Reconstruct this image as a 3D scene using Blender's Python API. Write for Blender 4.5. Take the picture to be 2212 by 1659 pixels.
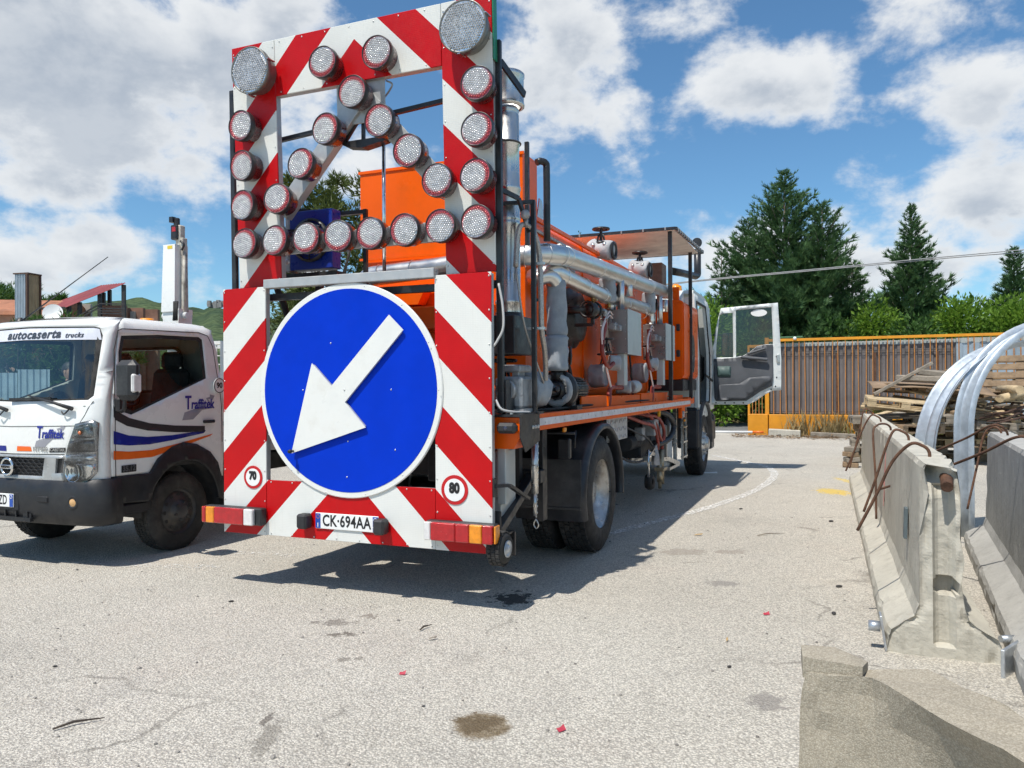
import bpy, bmesh, math, random
from mathutils import Vector, Matrix, Euler, noise
from mathutils.geometry import delaunay_2d_cdt

for o in list(bpy.data.objects):
    bpy.data.objects.remove(o, do_unlink=True)
SC = bpy.context.scene
COL = SC.collection
R = math.radians
random.seed(11)

# ------------------------------------------------------------------ camera
cd = bpy.data.cameras.new('camera')
cam = bpy.data.objects.new('camera', cd); COL.objects.link(cam)
cd.sensor_width = 36.0; cd.lens = 27.04; cd.clip_end = 9000; cd.clip_start = 0.05
cam.matrix_world = (Matrix.Translation((0, 0, 1.48)) @ Matrix.Rotation(R(90.15), 4, 'X')
                    @ Matrix.Rotation(-0.0057, 4, 'Z'))
SC.camera = cam
SC.render.resolution_x = 1024; SC.render.resolution_y = 768

# ------------------------------------------------------------------ light
SUN_EL, SUN_AZ = 62.0, 38.0          # shadows fall towards azimuth +38 deg (from +Y to +X)
sl = bpy.data.lights.new('sun', 'SUN'); sl.energy = 4.3; sl.angle = R(0.53); sl.color = (1.0, 0.955, 0.88)
sun = bpy.data.objects.new('sun', sl); COL.objects.link(sun)
_d = Vector((math.sin(R(SUN_AZ)) * math.cos(R(SUN_EL)), math.cos(R(SUN_AZ)) * math.cos(R(SUN_EL)), -math.sin(R(SUN_EL))))
sun.rotation_euler = _d.to_track_quat('-Z', 'Y').to_euler()
sun.location = (-12, -15, 30)
SC.view_settings.view_transform = 'Standard'; SC.view_settings.look = 'None'
SC.view_settings.exposure = 0.2; SC.view_settings.gamma = 1.0
SC.view_settings.use_curve_mapping = False
SC.cycles.use_denoising = True; SC.cycles.adaptive_threshold = 0.025
SC.cycles.max_bounces = 6; SC.cycles.diffuse_bounces = 3; SC.cycles.glossy_bounces = 3; SC.cycles.transparent_max_bounces = 10

# ------------------------------------------------------------------ world: sky + clouds
wd = bpy.data.worlds.new('World'); SC.world = wd; wd.use_nodes = True
wt = wd.node_tree; wt.nodes.clear()

class NT:
    """small node-tree writer"""
    def __init__(s, tree): s.t = tree
    def n(s, kind, **kw):
        nd = s.t.nodes.new(kind)
        for k, v in kw.items():
            if k.startswith('i_'):
                nd.inputs[k[2:].replace('_', ' ')].default_value = v
            else: setattr(nd, k, v)
        return nd
    def l(s, a, b): s.t.links.new(a, b)
    def val(s, a, sock):
        if hasattr(a, 'is_output') or isinstance(a, bpy.types.NodeSocket): s.l(a, sock)
        else: sock.default_value = a
    def m(s, op, a, b=0.0, c=0.0, clamp=False):
        nd = s.t.nodes.new('ShaderNodeMath'); nd.operation = op; nd.use_clamp = clamp
        s.val(a, nd.inputs[0]); s.val(b, nd.inputs[1]); s.val(c, nd.inputs[2])
        return nd.outputs[0]
    def vm(s, op, a, b=(0, 0, 0)):
        nd = s.t.nodes.new('ShaderNodeVectorMath'); nd.operation = op
        s.val(a, nd.inputs[0]); s.val(b, nd.inputs[1])
        return nd.outputs[0]
    def ramp(s, fac, lo, hi, a=0.0, b=1.0, smooth=True):
        nd = s.t.nodes.new('ShaderNodeMapRange')
        if smooth: nd.interpolation_type = 'SMOOTHSTEP'
        s.val(fac, nd.inputs[0])
        for i, v in enumerate((lo, hi, a, b)): s.val(v, nd.inputs[i + 1])
        return nd.outputs[0]
    def mix(s, fac, a, b, mode='MIX'):
        nd = s.t.nodes.new('ShaderNodeMix'); nd.data_type = 'RGBA'; nd.blend_type = mode
        s.val(fac, nd.inputs[0]); s.val(a, nd.inputs[6]); s.val(b, nd.inputs[7])
        return nd.outputs[2]
    def noise(s, vec, scale, detail=4.0, rough=0.55, dist=0.0):
        nd = s.t.nodes.new('ShaderNodeTexNoise')
        if vec is not None: s.l(vec, nd.inputs['Vector'])
        nd.inputs['Scale'].default_value = scale; nd.inputs['Detail'].default_value = detail
        nd.inputs['Roughness'].default_value = rough; nd.inputs['Distortion'].default_value = dist
        return nd.outputs[0]

def azel(px, py):
    u = (px - 1106) / 1661.0
    return math.degrees(math.atan(u)), math.degrees(math.atan((833 - py) / 1661.0 * math.cos(math.atan(u))))
# cloud heaps: (place in the sky, half width deg, half height deg, weight)
HEAPS = [((150, 110), 15, 8, 1.3), ((480, 130), 9, 6.5, 1.15), ((620, 60), 4.5, 5, 1.1), ((90, 390), 6, 2.2, .95), ((130, 540), 9, 3.4, 1.0),
         ((420, 370), 3.6, 3.2, .9), ((1200, 130), 6.5, 7.5, 1.0), ((1330, 230), 3.0, 4.5, .8), ((1180, 360), 4.5, 2.0, .5), ((1450, 20), 7, 2.2, .7),
         ((1640, 190), 6.0, 3.6, 1.0), ((1760, 130), 3.4, 3.0, .7), ((2010, 40), 5, 3, .8), ((2120, 190), 5.5, 4.2, .95), ((2230, 250), 4, 3, .8),
         ((2060, 470), 8, 3.2, 1.0), ((2160, 380), 5, 3.2, .9), ((1950, 590), 10, 3.0, .95), ((1590, 540), 5, 2.6, 1.0), ((1350, 560), 6, 2.0, .6),
         ((780, 360), 6, 4.0, .6), ((2190, 640), 6, 2.6, .8), ((1420, 340), 2, .8, .25), ((640, 330), 3.0, 3.4, .6), ((700, 560), 5, 2.5, .6)]
grp = bpy.data.node_groups.new('cloud_density', 'ShaderNodeTree')
grp.interface.new_socket('Az', in_out='INPUT', socket_type='NodeSocketFloat')
grp.interface.new_socket('El', in_out='INPUT', socket_type='NodeSocketFloat')
grp.interface.new_socket('Density', in_out='OUTPUT', socket_type='NodeSocketFloat')
g = NT(grp); gi = g.n('NodeGroupInput'); go = g.n('NodeGroupOutput')
AZ, EL = gi.outputs[0], gi.outputs[1]
cv = g.n('ShaderNodeCombineXYZ'); g.l(AZ, cv.inputs[0]); g.l(g.m('MULTIPLY', EL, 1.45), cv.inputs[1])
big = g.noise(cv.outputs[0], 0.055, 3, 0.5)
cv0 = g.n('ShaderNodeCombineXYZ'); g.l(AZ, cv0.inputs[0]); g.l(EL, cv0.inputs[1])
acc = None
for (pos, hw, hh, wgt) in HEAPS:
    a0, e0 = azel(*pos)
    dv = g.vm('MULTIPLY', g.vm('SUBTRACT', cv0.outputs[0], (a0, e0, 0)), (1.0 / hw, 1.0 / hh, 0))
    nd = g.t.nodes.new('ShaderNodeVectorMath'); nd.operation = 'DOT_PRODUCT'; g.l(dv, nd.inputs[0]); g.l(dv, nd.inputs[1])
    v = g.m('MULTIPLY', g.m('POWER', 0.4066, nd.outputs['Value']), wgt)
    acc = v if acc is None else g.m('MAXIMUM', acc, v)
# away from the heaps the sky goes on with scattered cumulus from the noise alone
out_w = g.ramp(g.m('ABSOLUTE', AZ), 36, 52)
up_w = g.ramp(EL, 30, 42)
other = g.m('MULTIPLY', g.m('MAXIMUM', out_w, up_w), g.ramp(big, 0.44, 0.68, 0.0, 0.95))
g.l(g.m('MAXIMUM', acc, other), go.inputs[0])

w = NT(wt)
tc = w.n('ShaderNodeTexCoord'); sx = w.n('ShaderNodeSeparateXYZ'); w.l(tc.outputs['Generated'], sx.inputs[0])
az = w.m('MULTIPLY', w.m('ARCTAN2', sx.outputs[0], sx.outputs[1]), 57.2958)
el = w.m('MULTIPLY', w.m('ARCSINE', sx.outputs[2]), 57.2958)
gn = w.n('ShaderNodeGroup'); gn.node_tree = grp; w.l(az, gn.inputs[0]); w.l(el, gn.inputs[1]); heap = gn.outputs[0]
cw_ = w.n('ShaderNodeCombineXYZ'); w.l(az, cw_.inputs[0]); w.l(w.m('MULTIPLY', el, 1.5), cw_.inputs[1])
f0 = w.noise(cw_.outputs[0], 0.15, 10, 0.60, 0.10)
f1 = w.noise(w.vm('ADD', cw_.outputs[0], (-1.0, 2.4, 0)), 0.15, 5, 0.58, 0.10)
d0 = w.m('ADD', heap, w.m('MULTIPLY', w.m('SUBTRACT', f0, 0.5), 2.3))
cover = w.ramp(d0, 0.34, 0.86)
shade = w.ramp(w.m('SUBTRACT', f1, f0), -0.12, 0.16)
thick = w.ramp(d0, 0.60, 1.15)
gn2 = w.n('ShaderNodeGroup'); gn2.node_tree = grp; w.l(az, gn2.inputs[0]); w.l(w.m('ADD', el, 2.3), gn2.inputs[1])
under = w.ramp(w.m('ADD', gn2.outputs[0], w.m('MULTIPLY', w.m('SUBTRACT', f1, 0.5), 1.5)), 0.30, 1.15)
dark = w.m('MULTIPLY', thick, w.m('ADD', w.m('MULTIPLY', under, 0.62), w.m('MULTIPLY', shade, 0.30)), clamp=True)
ccol = w.mix(dark, (0.84, 0.86, 0.875, 1), (0.40, 0.46, 0.545, 1))
sky = w.n('ShaderNodeTexSky'); sky.sky_type = 'NISHITA'; sky.sun_disc = False
sky.sun_elevation = R(SUN_EL); sky.sun_rotation = R(180 + SUN_AZ); sky.air_density = 1.0; sky.dust_density = 0.25; sky.ozone_density = 2.2
skc = w.mix(1.0, sky.outputs[0], (0.70, 1.0, 1.13, 1), 'MULTIPLY')
b1 = w.n('ShaderNodeBackground'); w.l(skc, b1.inputs[0]); b1.inputs[1].default_value = 0.105
b2 = w.n('ShaderNodeBackground'); w.l(ccol, b2.inputs[0]); b2.inputs[1].default_value = 0.90
ms = w.n('ShaderNodeMixShader'); w.l(w.m('MULTIPLY', cover, w.ramp(el, 0.0, 4.0, 0.55, 0.95)), ms.inputs[0])
w.l(b1.outputs[0], ms.inputs[1]); w.l(b2.outputs[0], ms.inputs[2])
wo = w.n('ShaderNodeOutputWorld'); w.l(ms.outputs[0], wo.inputs[0])
wd.cycles.sampling_method = 'MANUAL'; wd.cycles.sample_map_resolution = 512

# ------------------------------------------------------------------ materials
MATS = {}
def mat(name, col, rough=0.5, metal=0.0, var=0.10, scale=6.0, bump=0.0, bscale=40.0, spec=0.5, dirt=None, dirtamt=0.0, dscale=3.0, coat=0.0, obj=True, rvar=0.12):
    """procedural material: base colour with soft noise variation, dirt blotches, roughness break-up, optional bump"""
    if name in MATS: return MATS[name]
    m = bpy.data.materials.new(name); m.use_nodes = True; t = m.node_tree; t.nodes.clear(); k = NT(t)
    o = k.n('ShaderNodeOutputMaterial'); b = k.n('ShaderNodeBsdfPrincipled'); k.l(b.outputs[0], o.inputs[0])
    tcn = k.n('ShaderNodeTexCoord'); vec = tcn.outputs['Object' if obj else 'Generated']
    c = tuple(col) + (1,) if len(col) == 3 else col
    n1 = k.noise(vec, scale, 5, 0.6)
    lo = tuple(max(0, x * (1 - var)) for x in c[:3]) + (1,); hi = tuple(min(1, x * (1 + var)) for x in c[:3]) + (1,)
    cc = k.mix(k.ramp(n1, 0.3, 0.7), lo, hi)
    if dirt is not None:
        n2 = k.noise(vec, dscale, 7, 0.65)
        cc = k.mix(k.m('MULTIPLY', k.ramp(n2, 0.45, 0.75), dirtamt), cc, tuple(dirt) + (1,))
    k.l(cc, b.inputs['Base Color'])
    n3 = k.noise(vec, scale * 2.3, 4, 0.6)
    k.l(k.ramp(n3, 0.25, 0.75, max(0.02, rough - rvar), min(1, rough + rvar)), b.inputs['Roughness'])
    b.inputs['Metallic'].default_value = metal
    b.inputs['Specular IOR Level'].default_value = spec
    b.inputs['Coat Weight'].default_value = coat
    b.inputs['Coat Roughness'].default_value = 0.08
    if bump > 0:
        bn = k.n('ShaderNodeBump'); bn.inputs['Strength'].default_value = bump; bn.inputs['Distance'].default_value = 0.02
        k.l(k.noise(vec, bscale, 6, 0.6), bn.inputs['Height']); k.l(bn.outputs[0], b.inputs['Normal'])
    MATS[name] = m; return m

def glass(name, tint=(0.9, 0.95, 0.93), refl=1.0, dens=0.0):
    if name in MATS: return MATS[name]
    m = bpy.data.materials.new(name); m.use_nodes = True; t = m.node_tree; t.nodes.clear(); k = NT(t)
    o = k.n('ShaderNodeOutputMaterial'); tr = k.n('ShaderNodeBsdfTransparent'); tr.inputs[0].default_value = tuple(tint) + (1,)
    gl = k.n('ShaderNodeBsdfGlossy'); gl.inputs[0].default_value = (1, 1, 1, 1); gl.inputs[1].default_value = 0.015
    fr = k.n('ShaderNodeFresnel'); fr.inputs[0].default_value = 1.5
    mx = k.n('ShaderNodeMixShader'); k.l(k.m('MULTIPLY', fr.outputs[0], 1.7 * refl, clamp=True), mx.inputs[0])
    k.l(tr.outputs[0], mx.inputs[1]); k.l(gl.outputs[0], mx.inputs[2]); k.l(mx.outputs[0], o.inputs[0])
    MATS[name] = m; return m

# ------------------------------------------------------------------ mesh builder
class MB:
    def __init__(s): s.v = []; s.f = []; s.sm = []
    def add(s, vs, fs, smooth=False):
        b = len(s.v); s.v += [tuple(p) for p in vs]
        for f in fs: s.f.append([b + i for i in f]); s.sm.append(smooth)
        return s
    def box(s, c, d, rot=None, ch=0.0):
        hx, hy, hz = d[0] / 2, d[1] / 2, d[2] / 2; ch = min(ch, hx * .9, hy * .9, hz * .9)
        M = rot.to_matrix() if isinstance(rot, Euler) else (Euler(rot).to_matrix() if rot is not None else None)
        if ch <= 0:
            vs = [Vector((x, y, z)) for x in (-hx, hx) for y in (-hy, hy) for z in (-hz, hz)]
            fs = [(0, 1, 3, 2), (4, 6, 7, 5), (0, 4, 5, 1), (2, 3, 7, 6), (0, 2, 6, 4), (1, 5, 7, 3)]
        else:
            vs = []; idx = {}
            for sx in (-1, 1):
                for sy in (-1, 1):
                    for sz in (-1, 1):
                        for a in range(3):
                            p = [sx * (hx - ch), sy * (hy - ch), sz * (hz - ch)]
                            p[a] = (sx * hx, sy * hy, sz * hz)[a]
                            idx[(sx, sy, sz, a)] = len(vs); vs.append(Vector(p))
            fs = []
            for a in range(3):
                b_, c_ = (a + 1) % 3, (a + 2) % 3
                for sg in (-1, 1):
                    q = []
                    for (u, v) in ((-1, -1), (1, -1), (1, 1), (-1, 1)):
                        k = [0, 0, 0]; k[a] = sg; k[b_] = u; k[c_] = v; q.append(idx[(k[0], k[1], k[2], a)])
                    fs.append(q if sg > 0 else q[::-1])
                for u in (-1, 1):
                    for v in (-1, 1):   # edge along axis a
                        k0 = [0, 0, 0]; k1 = [0, 0, 0]; k0[a] = -1; k1[a] = 1
                        for k in (k0, k1): k[b_] = u; k[c_] = v
                        q = [idx[(*k0, b_)], idx[(*k1, b_)], idx[(*k1, c_)], idx[(*k0, c_)]]
                        fs.append(q if u * v < 0 else q[::-1])
            for sx in (-1, 1):
                for sy in (-1, 1):
                    for sz in (-1, 1):
                        q = [idx[(sx, sy, sz, a)] for a in range(3)]
                        fs.append(q if sx * sy * sz > 0 else q[::-1])
        C = Vector(c)
        return s.add([(M @ p if M is not None else p) + C for p in vs], fs)
    def bar(s, a, b, w, h, up=(0, 0, 1), ch=0.0):
        """rectangular bar from a to b, w across, h along up"""
        a, b = Vector(a), Vector(b); d = (b - a); L = d.length; y = d.normalized(); u = Vector(up)
        x = y.cross(u)
        if x.length < 1e-4: x = y.cross(Vector((1, 0, 0)))
        x.normalize(); z = x.cross(y)
        M = Matrix((x, y, z)).transposed(); t = MB().box((0, 0, 0), (w, L, h), ch=ch)
        return s.add([M @ Vector(p) + (a + b) / 2 for p in t.v], t.f)
    def cyl(s, a, b, r0, r1=None, n=16, caps=True, smooth=True):
        return s.tube([a, b], [r0, r0 if r1 is None else r1], n, caps, smooth)
    def tube(s, pts, r, n=10, caps=True, smooth=True):
        P = [Vector(p) for p in pts]; rr = r if isinstance(r, (list, tuple)) else [r] * len(P)
        rings = []; t0 = (P[1] - P[0]).normalized()
        u = t0.cross(Vector((0, 0, 1)))
        if u.length < 1e-3: u = t0.cross(Vector((0, 1, 0)))
        u.normalize(); vs = []
        for i, p in enumerate(P):
            t = ((P[min(i + 1, len(P) - 1)] - p).normalized() + (p - P[max(i - 1, 0)]).normalized())
            t = t0 if t.length < 1e-6 else t.normalized()
            u = (u - t * u.dot(t)); u.normalize(); w_ = t.cross(u); t0 = t
            for k in range(n):
                a = 2 * math.pi * k / n; vs.append(p + (u * math.cos(a) + w_ * math.sin(a)) * rr[i])
        fs = [[i * n + k, (i + 1) * n + k, (i + 1) * n + (k + 1) % n, i * n + (k + 1) % n] for i in range(len(P) - 1) for k in range(n)]
        s.add(vs, [f[::-1] for f in fs], smooth)
        if caps:
            b = len(s.v) - len(vs)
            s.f.append([b + k for k in range(n)][::1]); s.sm.append(False)
            s.f.append([b + (len(P) - 1) * n + k for k in range(n)][::-1]); s.sm.append(False)
        return s
    def lathe(s, prof, c, axis=(0, 0, 1), n=24, smooth=True, a0=0.0, a1=2 * math.pi):
        """prof: list of (radius, height along axis)"""
        ax = Vector(axis).normalized(); u = ax.cross(Vector((0, 0, 1)))
        if u.length < 1e-3: u = Vector((1, 0, 0))
        u.normalize(); w_ = ax.cross(u); C = Vector(c); full = abs(a1 - a0 - 2 * math.pi) < 1e-6
        m = n if full else n + 1; vs = []
        for (r_, h) in prof:
            for k in range(m):
                a = a0 + (a1 - a0) * k / n; vs.append(C + ax * h + (u * math.cos(a) + w_ * math.sin(a)) * r_)
        fs = []
        for i in range(len(prof) - 1):
            for k in range(n):
                k2 = (k + 1) % m
                fs.append([i * m + k, i * m + k2, (i + 1) * m + k2, (i + 1) * m + k])
        return s.add(vs, fs, smooth)
    def ball(s, c, r, n=10, sq=(1, 1, 1)):
        prof = [(max(1e-4, math.sin(math.pi * i / (n // 2 + 2))), -math.cos(math.pi * i / (n // 2 + 2))) for i in range(n // 2 + 3)]
        t = MB().lathe(prof, (0, 0, 0), (0, 0, 1), n)
        return s.add([(c[0] + p[0] * r * sq[0], c[1] + p[1] * r * sq[1], c[2] + p[2] * r * sq[2]) for p in t.v], t.f, True)
    def torus(s, c, R_, r_, axis=(0, 0, 1), n=24, m=8):
        return s.lathe([(R_ + r_ * math.cos(2 * math.pi * k / m), r_ * math.sin(2 * math.pi * k / m)) for k in range(m + 1)], c, axis, n)
    def prism(s, poly, a, b, plane='xz'):
        """polygon extruded between a and b along the missing axis"""
        def P(u, v, w_): return {'xz': (u, w_, v), 'xy': (u, v, w_), 'yz': (w_, u, v)}[plane]
        n = len(poly); vs = [P(u, v, a) for u, v in poly] + [P(u, v, b) for u, v in poly]
        fs = [[i, (i + 1) % n, n + (i + 1) % n, n + i] for i in range(n)]
        return s.add(vs, fs + [list(range(n))[::-1], list(range(n, 2 * n))])
    def xform(s, M):
        s.v = [tuple(M @ Vector(p)) for p in s.v]; return s
    def build(s, name, m, parent=None, loc=None, autosmooth=None, recalc=True):
        me = bpy.data.meshes.new(name); me.from_pydata(s.v, [], s.f); me.update()
        me.polygons.foreach_set('use_smooth', s.sm)
        if recalc:
            bm = bmesh.new(); bm.from_mesh(me); bmesh.ops.recalc_face_normals(bm, faces=bm.faces); bm.to_mesh(me); bm.free()
        me.materials.append(m)
        return link(name, me, parent, loc)

def link(name, data, parent=None, loc=None, rot=None):
    o = bpy.data.objects.new(name, data); COL.objects.link(o)
    if parent is not None: o.parent = parent
    if loc is not None: o.location = loc
    if rot is not None: o.rotation_euler = rot
    return o
def tag(o, label, cat, group=None, kind=None):
    if label: o['label'] = label
    if cat: o['category'] = cat
    if group: o['group'] = group
    if kind: o['kind'] = kind
    return o
def empty(name, loc=(0, 0, 0), rz=0.0, label=None, cat=None, group=None):
    e = bpy.data.objects.new(name, None); COL.objects.link(e); e.location = loc; e.rotation_euler = (0, 0, rz); e.empty_display_size = 0.2
    return tag(e, label, cat, group)
def copy_tree(o, parent=None):
    c = o.copy(); COL.objects.link(c); c.parent = parent
    for ch in list(o.children): copy_tree(ch, c)
    return c
def arc(c, r, a0, a1, n, plane='xz', w=0.0):
    out = []
    for i in range(n + 1):
        a = R(a0 + (a1 - a0) * i / n); u, v = c[0] + r * math.cos(a), c[1] + r * math.sin(a)
        out.append({'xz': (u, w, v), 'xy': (u, v, w), 'yz': (w, u, v)}[plane])
    return out
def smooth_path(pts, n=6):
    """Catmull-Rom through points"""
    P = [Vector(p) for p in pts]; P = [P[0] * 2 - P[1]] + P + [P[-1] * 2 - P[-2]]; out = []
    for i in range(1, len(P) - 2):
        for k in range(n):
            t = k / n; a, b, c, d = P[i - 1], P[i], P[i + 1], P[i + 2]
            out.append(0.5 * ((2 * b) + (c - a) * t + (2 * a - 5 * b + 4 * c - d) * t * t + (3 * b - a - 3 * c + d) * t ** 3))
    out.append(P[-2]); return out
def inside(p, poly):
    x, y = p; r = False; n = len(poly); j = n - 1
    for i in range(n):
        xi, yi = poly[i]; xj, yj = poly[j]
        if (yi > y) != (yj > y) and x < (xj - xi) * (y - yi) / (yj - yi + 1e-12) + xi: r = not r
        j = i
    return r
def dense(poly, step):
    out = []; n = len(poly)
    for i in range(n):
        a, b = Vector(poly[i]), Vector(poly[(i + 1) % n]); k = max(1, int((b - a).length / step))
        out += [tuple(a + (b - a) * (j / k)) for j in range(k)]
    return out
def rpoly(x0, z0, x1, z1, r=0.03, n=4):
    out = []
    for (cx, cz, a) in ((x1 - r, z1 - r, 0), (x0 + r, z1 - r, 90), (x0 + r, z0 + r, 180), (x1 - r, z0 + r, 270)):
        for i in range(n + 1):
            t = R(a + 90 * i / n); out.append((cx + r * math.cos(t), cz + r * math.sin(t)))
    return out
def sheet(name, outline, holes, fmap, m, parent=None, step=0.08, thick=0.0, smooth=True):
    """triangulated sheet with holes in a 2-D domain, mapped to 3-D by fmap(u, v, off); thick adds a back skin and rim"""
    loops = [dense(outline, step)] + [dense(h, step) for h in holes]
    vs = []; es = []
    for L in loops:
        b = len(vs); vs += [Vector(p) for p in L]; es += [(b + i, b + (i + 1) % len(L)) for i in range(len(L))]
    xs = [p[0] for p in outline]; ys = [p[1] for p in outline]
    u = min(xs) + step / 2
    while u < max(xs):
        v = min(ys) + step / 2
        while v < max(ys):
            if inside((u, v), outline): vs.append(Vector((u, v)))
            v += step
        u += step
    V, E_, F_, *_ = delaunay_2d_cdt(vs, es, [], 0, 1e-6)
    fs = []
    for f in F_:
        c = sum((V[i] for i in f), Vector((0, 0))) / len(f)
        if inside(c, outline) and not any(inside(c, h) for h in holes): fs.append(list(f))
    mb = MB(); mb.add([fmap(p.x, p.y, 0.0) for p in V], fs, smooth)
    if thick:
        b = len(mb.v); mb.add([fmap(p.x, p.y, -thick) for p in V], [f[::-1] for f in fs], smooth)
        cnt = {}
        for f in fs:
            for i in range(len(f)):
                e = (f[i], f[(i + 1) % len(f)]); cnt[tuple(sorted(e))] = None if tuple(sorted(e)) in cnt else e
        for k_, e in cnt.items():
            if e: mb.f.append([e[1], e[0], b + e[0], b + e[1]]); mb.sm.append(False)
    return mb.build(name, m, parent, recalc=bool(thick))
def text(name, s_, size, m, parent, M, ext=0.0008, shear=0.0, bold=0.0, sx=1.0, align='CENTER', space=1.0):
    cu = bpy.data.curves.new('t', 'FONT'); cu.body = s_; cu.size = size; cu.align_x = align; cu.align_y = 'CENTER'
    cu.extrude = ext; cu.shear = shear; cu.offset = bold; cu.resolution_u = 3; cu.space_character = space
    ob = bpy.data.objects.new('t', cu); COL.objects.link(ob); dg = bpy.context.evaluated_depsgraph_get()
    me = bpy.data.meshes.new_from_object(ob.evaluated_get(dg)); bpy.data.objects.remove(ob, do_unlink=True); bpy.data.curves.remove(cu)
    me.transform(M @ Matrix.Diagonal((sx, 1, 1, 1))); me.materials.clear(); me.materials.append(m)
    return link(name, me, parent)
FACE_BACK = Matrix.Rotation(R(90), 4, 'X')      # text in xz plane, readable from -y
# ================================================================== the setting
YAW = -R(22.3)
T0 = Vector((-1.124, 5.38, 0.0))
TM = Matrix.Translation(T0) @ Matrix.Rotation(YAW, 4, 'Z')
def tw(x, y, z=0.0): return TM @ Vector((x, y, z))          # truck-aligned yard frame -> world

def ground_material():
    m = bpy.data.materials.new('pale_worn_asphalt'); m.use_nodes = True; t = m.node_tree; t.nodes.clear(); k = NT(t)
    o = k.n('ShaderNodeOutputMaterial'); b = k.n('ShaderNodeBsdfPrincipled'); k.l(b.outputs[0], o.inputs[0])
    v = k.n('ShaderNodeTexCoord').outputs['Object']
    vo = k.n('ShaderNodeTexVoronoi'); k.l(v, vo.inputs['Vector']); vo.inputs['Scale'].default_value = 92
    vo2 = k.n('ShaderNodeTexVoronoi'); k.l(v, vo2.inputs['Vector']); vo2.inputs['Scale'].default_value = 210
    big = k.noise(v, 0.35, 5, 0.6); mid = k.noise(v, 2.2, 6, 0.65); fin = k.noise(v, 38, 5, 0.7); warm = k.noise(v, 0.9, 4, 0.6)
    base = k.mix(k.ramp(big, 0.3, 0.7), (0.54, 0.49, 0.405, 1), (0.70, 0.645, 0.545, 1))
    base = k.mix(k.m('MULTIPLY', k.ramp(warm, 0.5, 0.75), 0.5), base, (0.58, 0.49, 0.40, 1))
    base = k.mix(k.m('MULTIPLY', k.ramp(mid, 0.52, 0.75), 0.55), base, (0.34, 0.31, 0.27, 1))
    sep = k.n('ShaderNodeSeparateColor'); k.l(vo.outputs['Color'], sep.inputs[0])
    stone = k.mix(k.ramp(sep.outputs[0], 0.0, 1.0, smooth=False), (0.20, 0.19, 0.18, 1), (0.88, 0.84, 0.75, 1))
    base = k.mix(0.36, base, stone)
    gap = k.ramp(vo.outputs['Distance'], 0.40, 0.62)
    base = k.mix(k.m('MULTIPLY', gap, 0.45), base, (0.17, 0.16, 0.145, 1))
    base = k.mix(k.m('MULTIPLY', k.ramp(fin, 0.58, 0.76), 0.5), base, (0.13, 0.12, 0.11, 1))
    base = k.mix(k.m('MULTIPLY', k.ramp(fin, 0.44, 0.28), 0.35), base, (0.64, 0.61, 0.56, 1))
    # hairline cracks and dusty patches
    wob = k.n('ShaderNodeTexNoise'); k.l(v, wob.inputs['Vector']); wob.inputs['Scale'].default_value = 1.7; wob.inputs['Detail'].default_value = 6
    dst = k.vm('ADD', v, k.vm('MULTIPLY', k.vm('SUBTRACT', wob.outputs[1], (.5, .5, .5)), (.9, .9, 0)))
    ck = k.n('ShaderNodeTexVoronoi'); ck.feature = 'DISTANCE_TO_EDGE'; k.l(dst, ck.inputs['Vector']); ck.inputs['Scale'].default_value = .42
    crack = k.m('MULTIPLY', k.ramp(ck.outputs['Distance'], .010, .002), k.ramp(k.noise(v, .8, 3), .50, .62))
    base = k.mix(k.m('MULTIPLY', crack, .55), base, (.16, .145, .125, 1))
    dust = k.ramp(k.noise(v, .55, 6, .7), .55, .72)
    base = k.mix(k.m('MULTIPLY', dust, .40), base, (.66, .59, .49, 1))
    scuf = k.ramp(k.noise(k.vm('MULTIPLY', v, (3.2, .35, 1)), 1.1, 5, .65), .58, .78)
    base = k.mix(k.m('MULTIPLY', scuf, .30), base, (.30, .275, .245, 1))
    # oil and water stains lying on the yard, each with its own ragged outline
    sp = k.n('ShaderNodeSeparateXYZ'); k.l(v, sp.inputs[0]); rg1 = k.noise(v, 13, 4, .6)
    for (x, y, rx, ry, col, amt, rag) in STAINS:
        dx = k.m('MULTIPLY', k.m('SUBTRACT', sp.outputs[0], x), 1.0 / rx); dy = k.m('MULTIPLY', k.m('SUBTRACT', sp.outputs[1], y), 1.0 / ry)
        d = k.m('SQRT', k.m('ADD', k.m('MULTIPLY', dx, dx), k.m('MULTIPLY', dy, dy)))
        d = k.m('ADD', d, k.m('MULTIPLY', k.m('SUBTRACT', rg1, 0.5), rag * 1.2)); d = k.m('ADD', d, k.m('MULTIPLY', k.m('SUBTRACT', fin, 0.5), rag * .8))
        base = k.mix(k.m('MULTIPLY', k.ramp(d, 1.05, 0.75), amt), base, col + (1,))
    k.l(base, b.inputs['Base Color']); b.inputs['Roughness'].default_value = 0.92; b.inputs['Specular IOR Level'].default_value = 0.25
    h = k.m('ADD', k.m('MULTIPLY', vo.outputs['Distance'], -0.9), k.m('ADD', k.m('MULTIPLY', vo2.outputs['Distance'], -0.35), k.m('MULTIPLY', fin, 0.5)))
    bn = k.n('ShaderNodeBump'); bn.inputs['Strength'].default_value = 0.75; bn.inputs['Distance'].default_value = 0.012
    k.l(h, bn.inputs['Height']); k.l(bn.outputs[0], b.inputs['Normal'])
    return m
def gp(px, py):
    """yard point under a direction measured in the photograph (2212-px wide), on the ground plane"""
    c, s = math.cos(0.0057), math.sin(0.0057); u = (px - 1106) / 1661.1; vv = -(py - 829.5) / 1661.1
    u, vv = u * c + vv * s, -u * s + vv * c; q = vv + 0.0026
    return (u * 1.48 / -q, 1.48 / -q)
_s = gp(1040, 1566); _b = gp(1108, 1292); _e = gp(730, 1345); _g = gp(1655, 1515); _h = gp(1500, 1192); _i = gp(1270, 1150)
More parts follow.
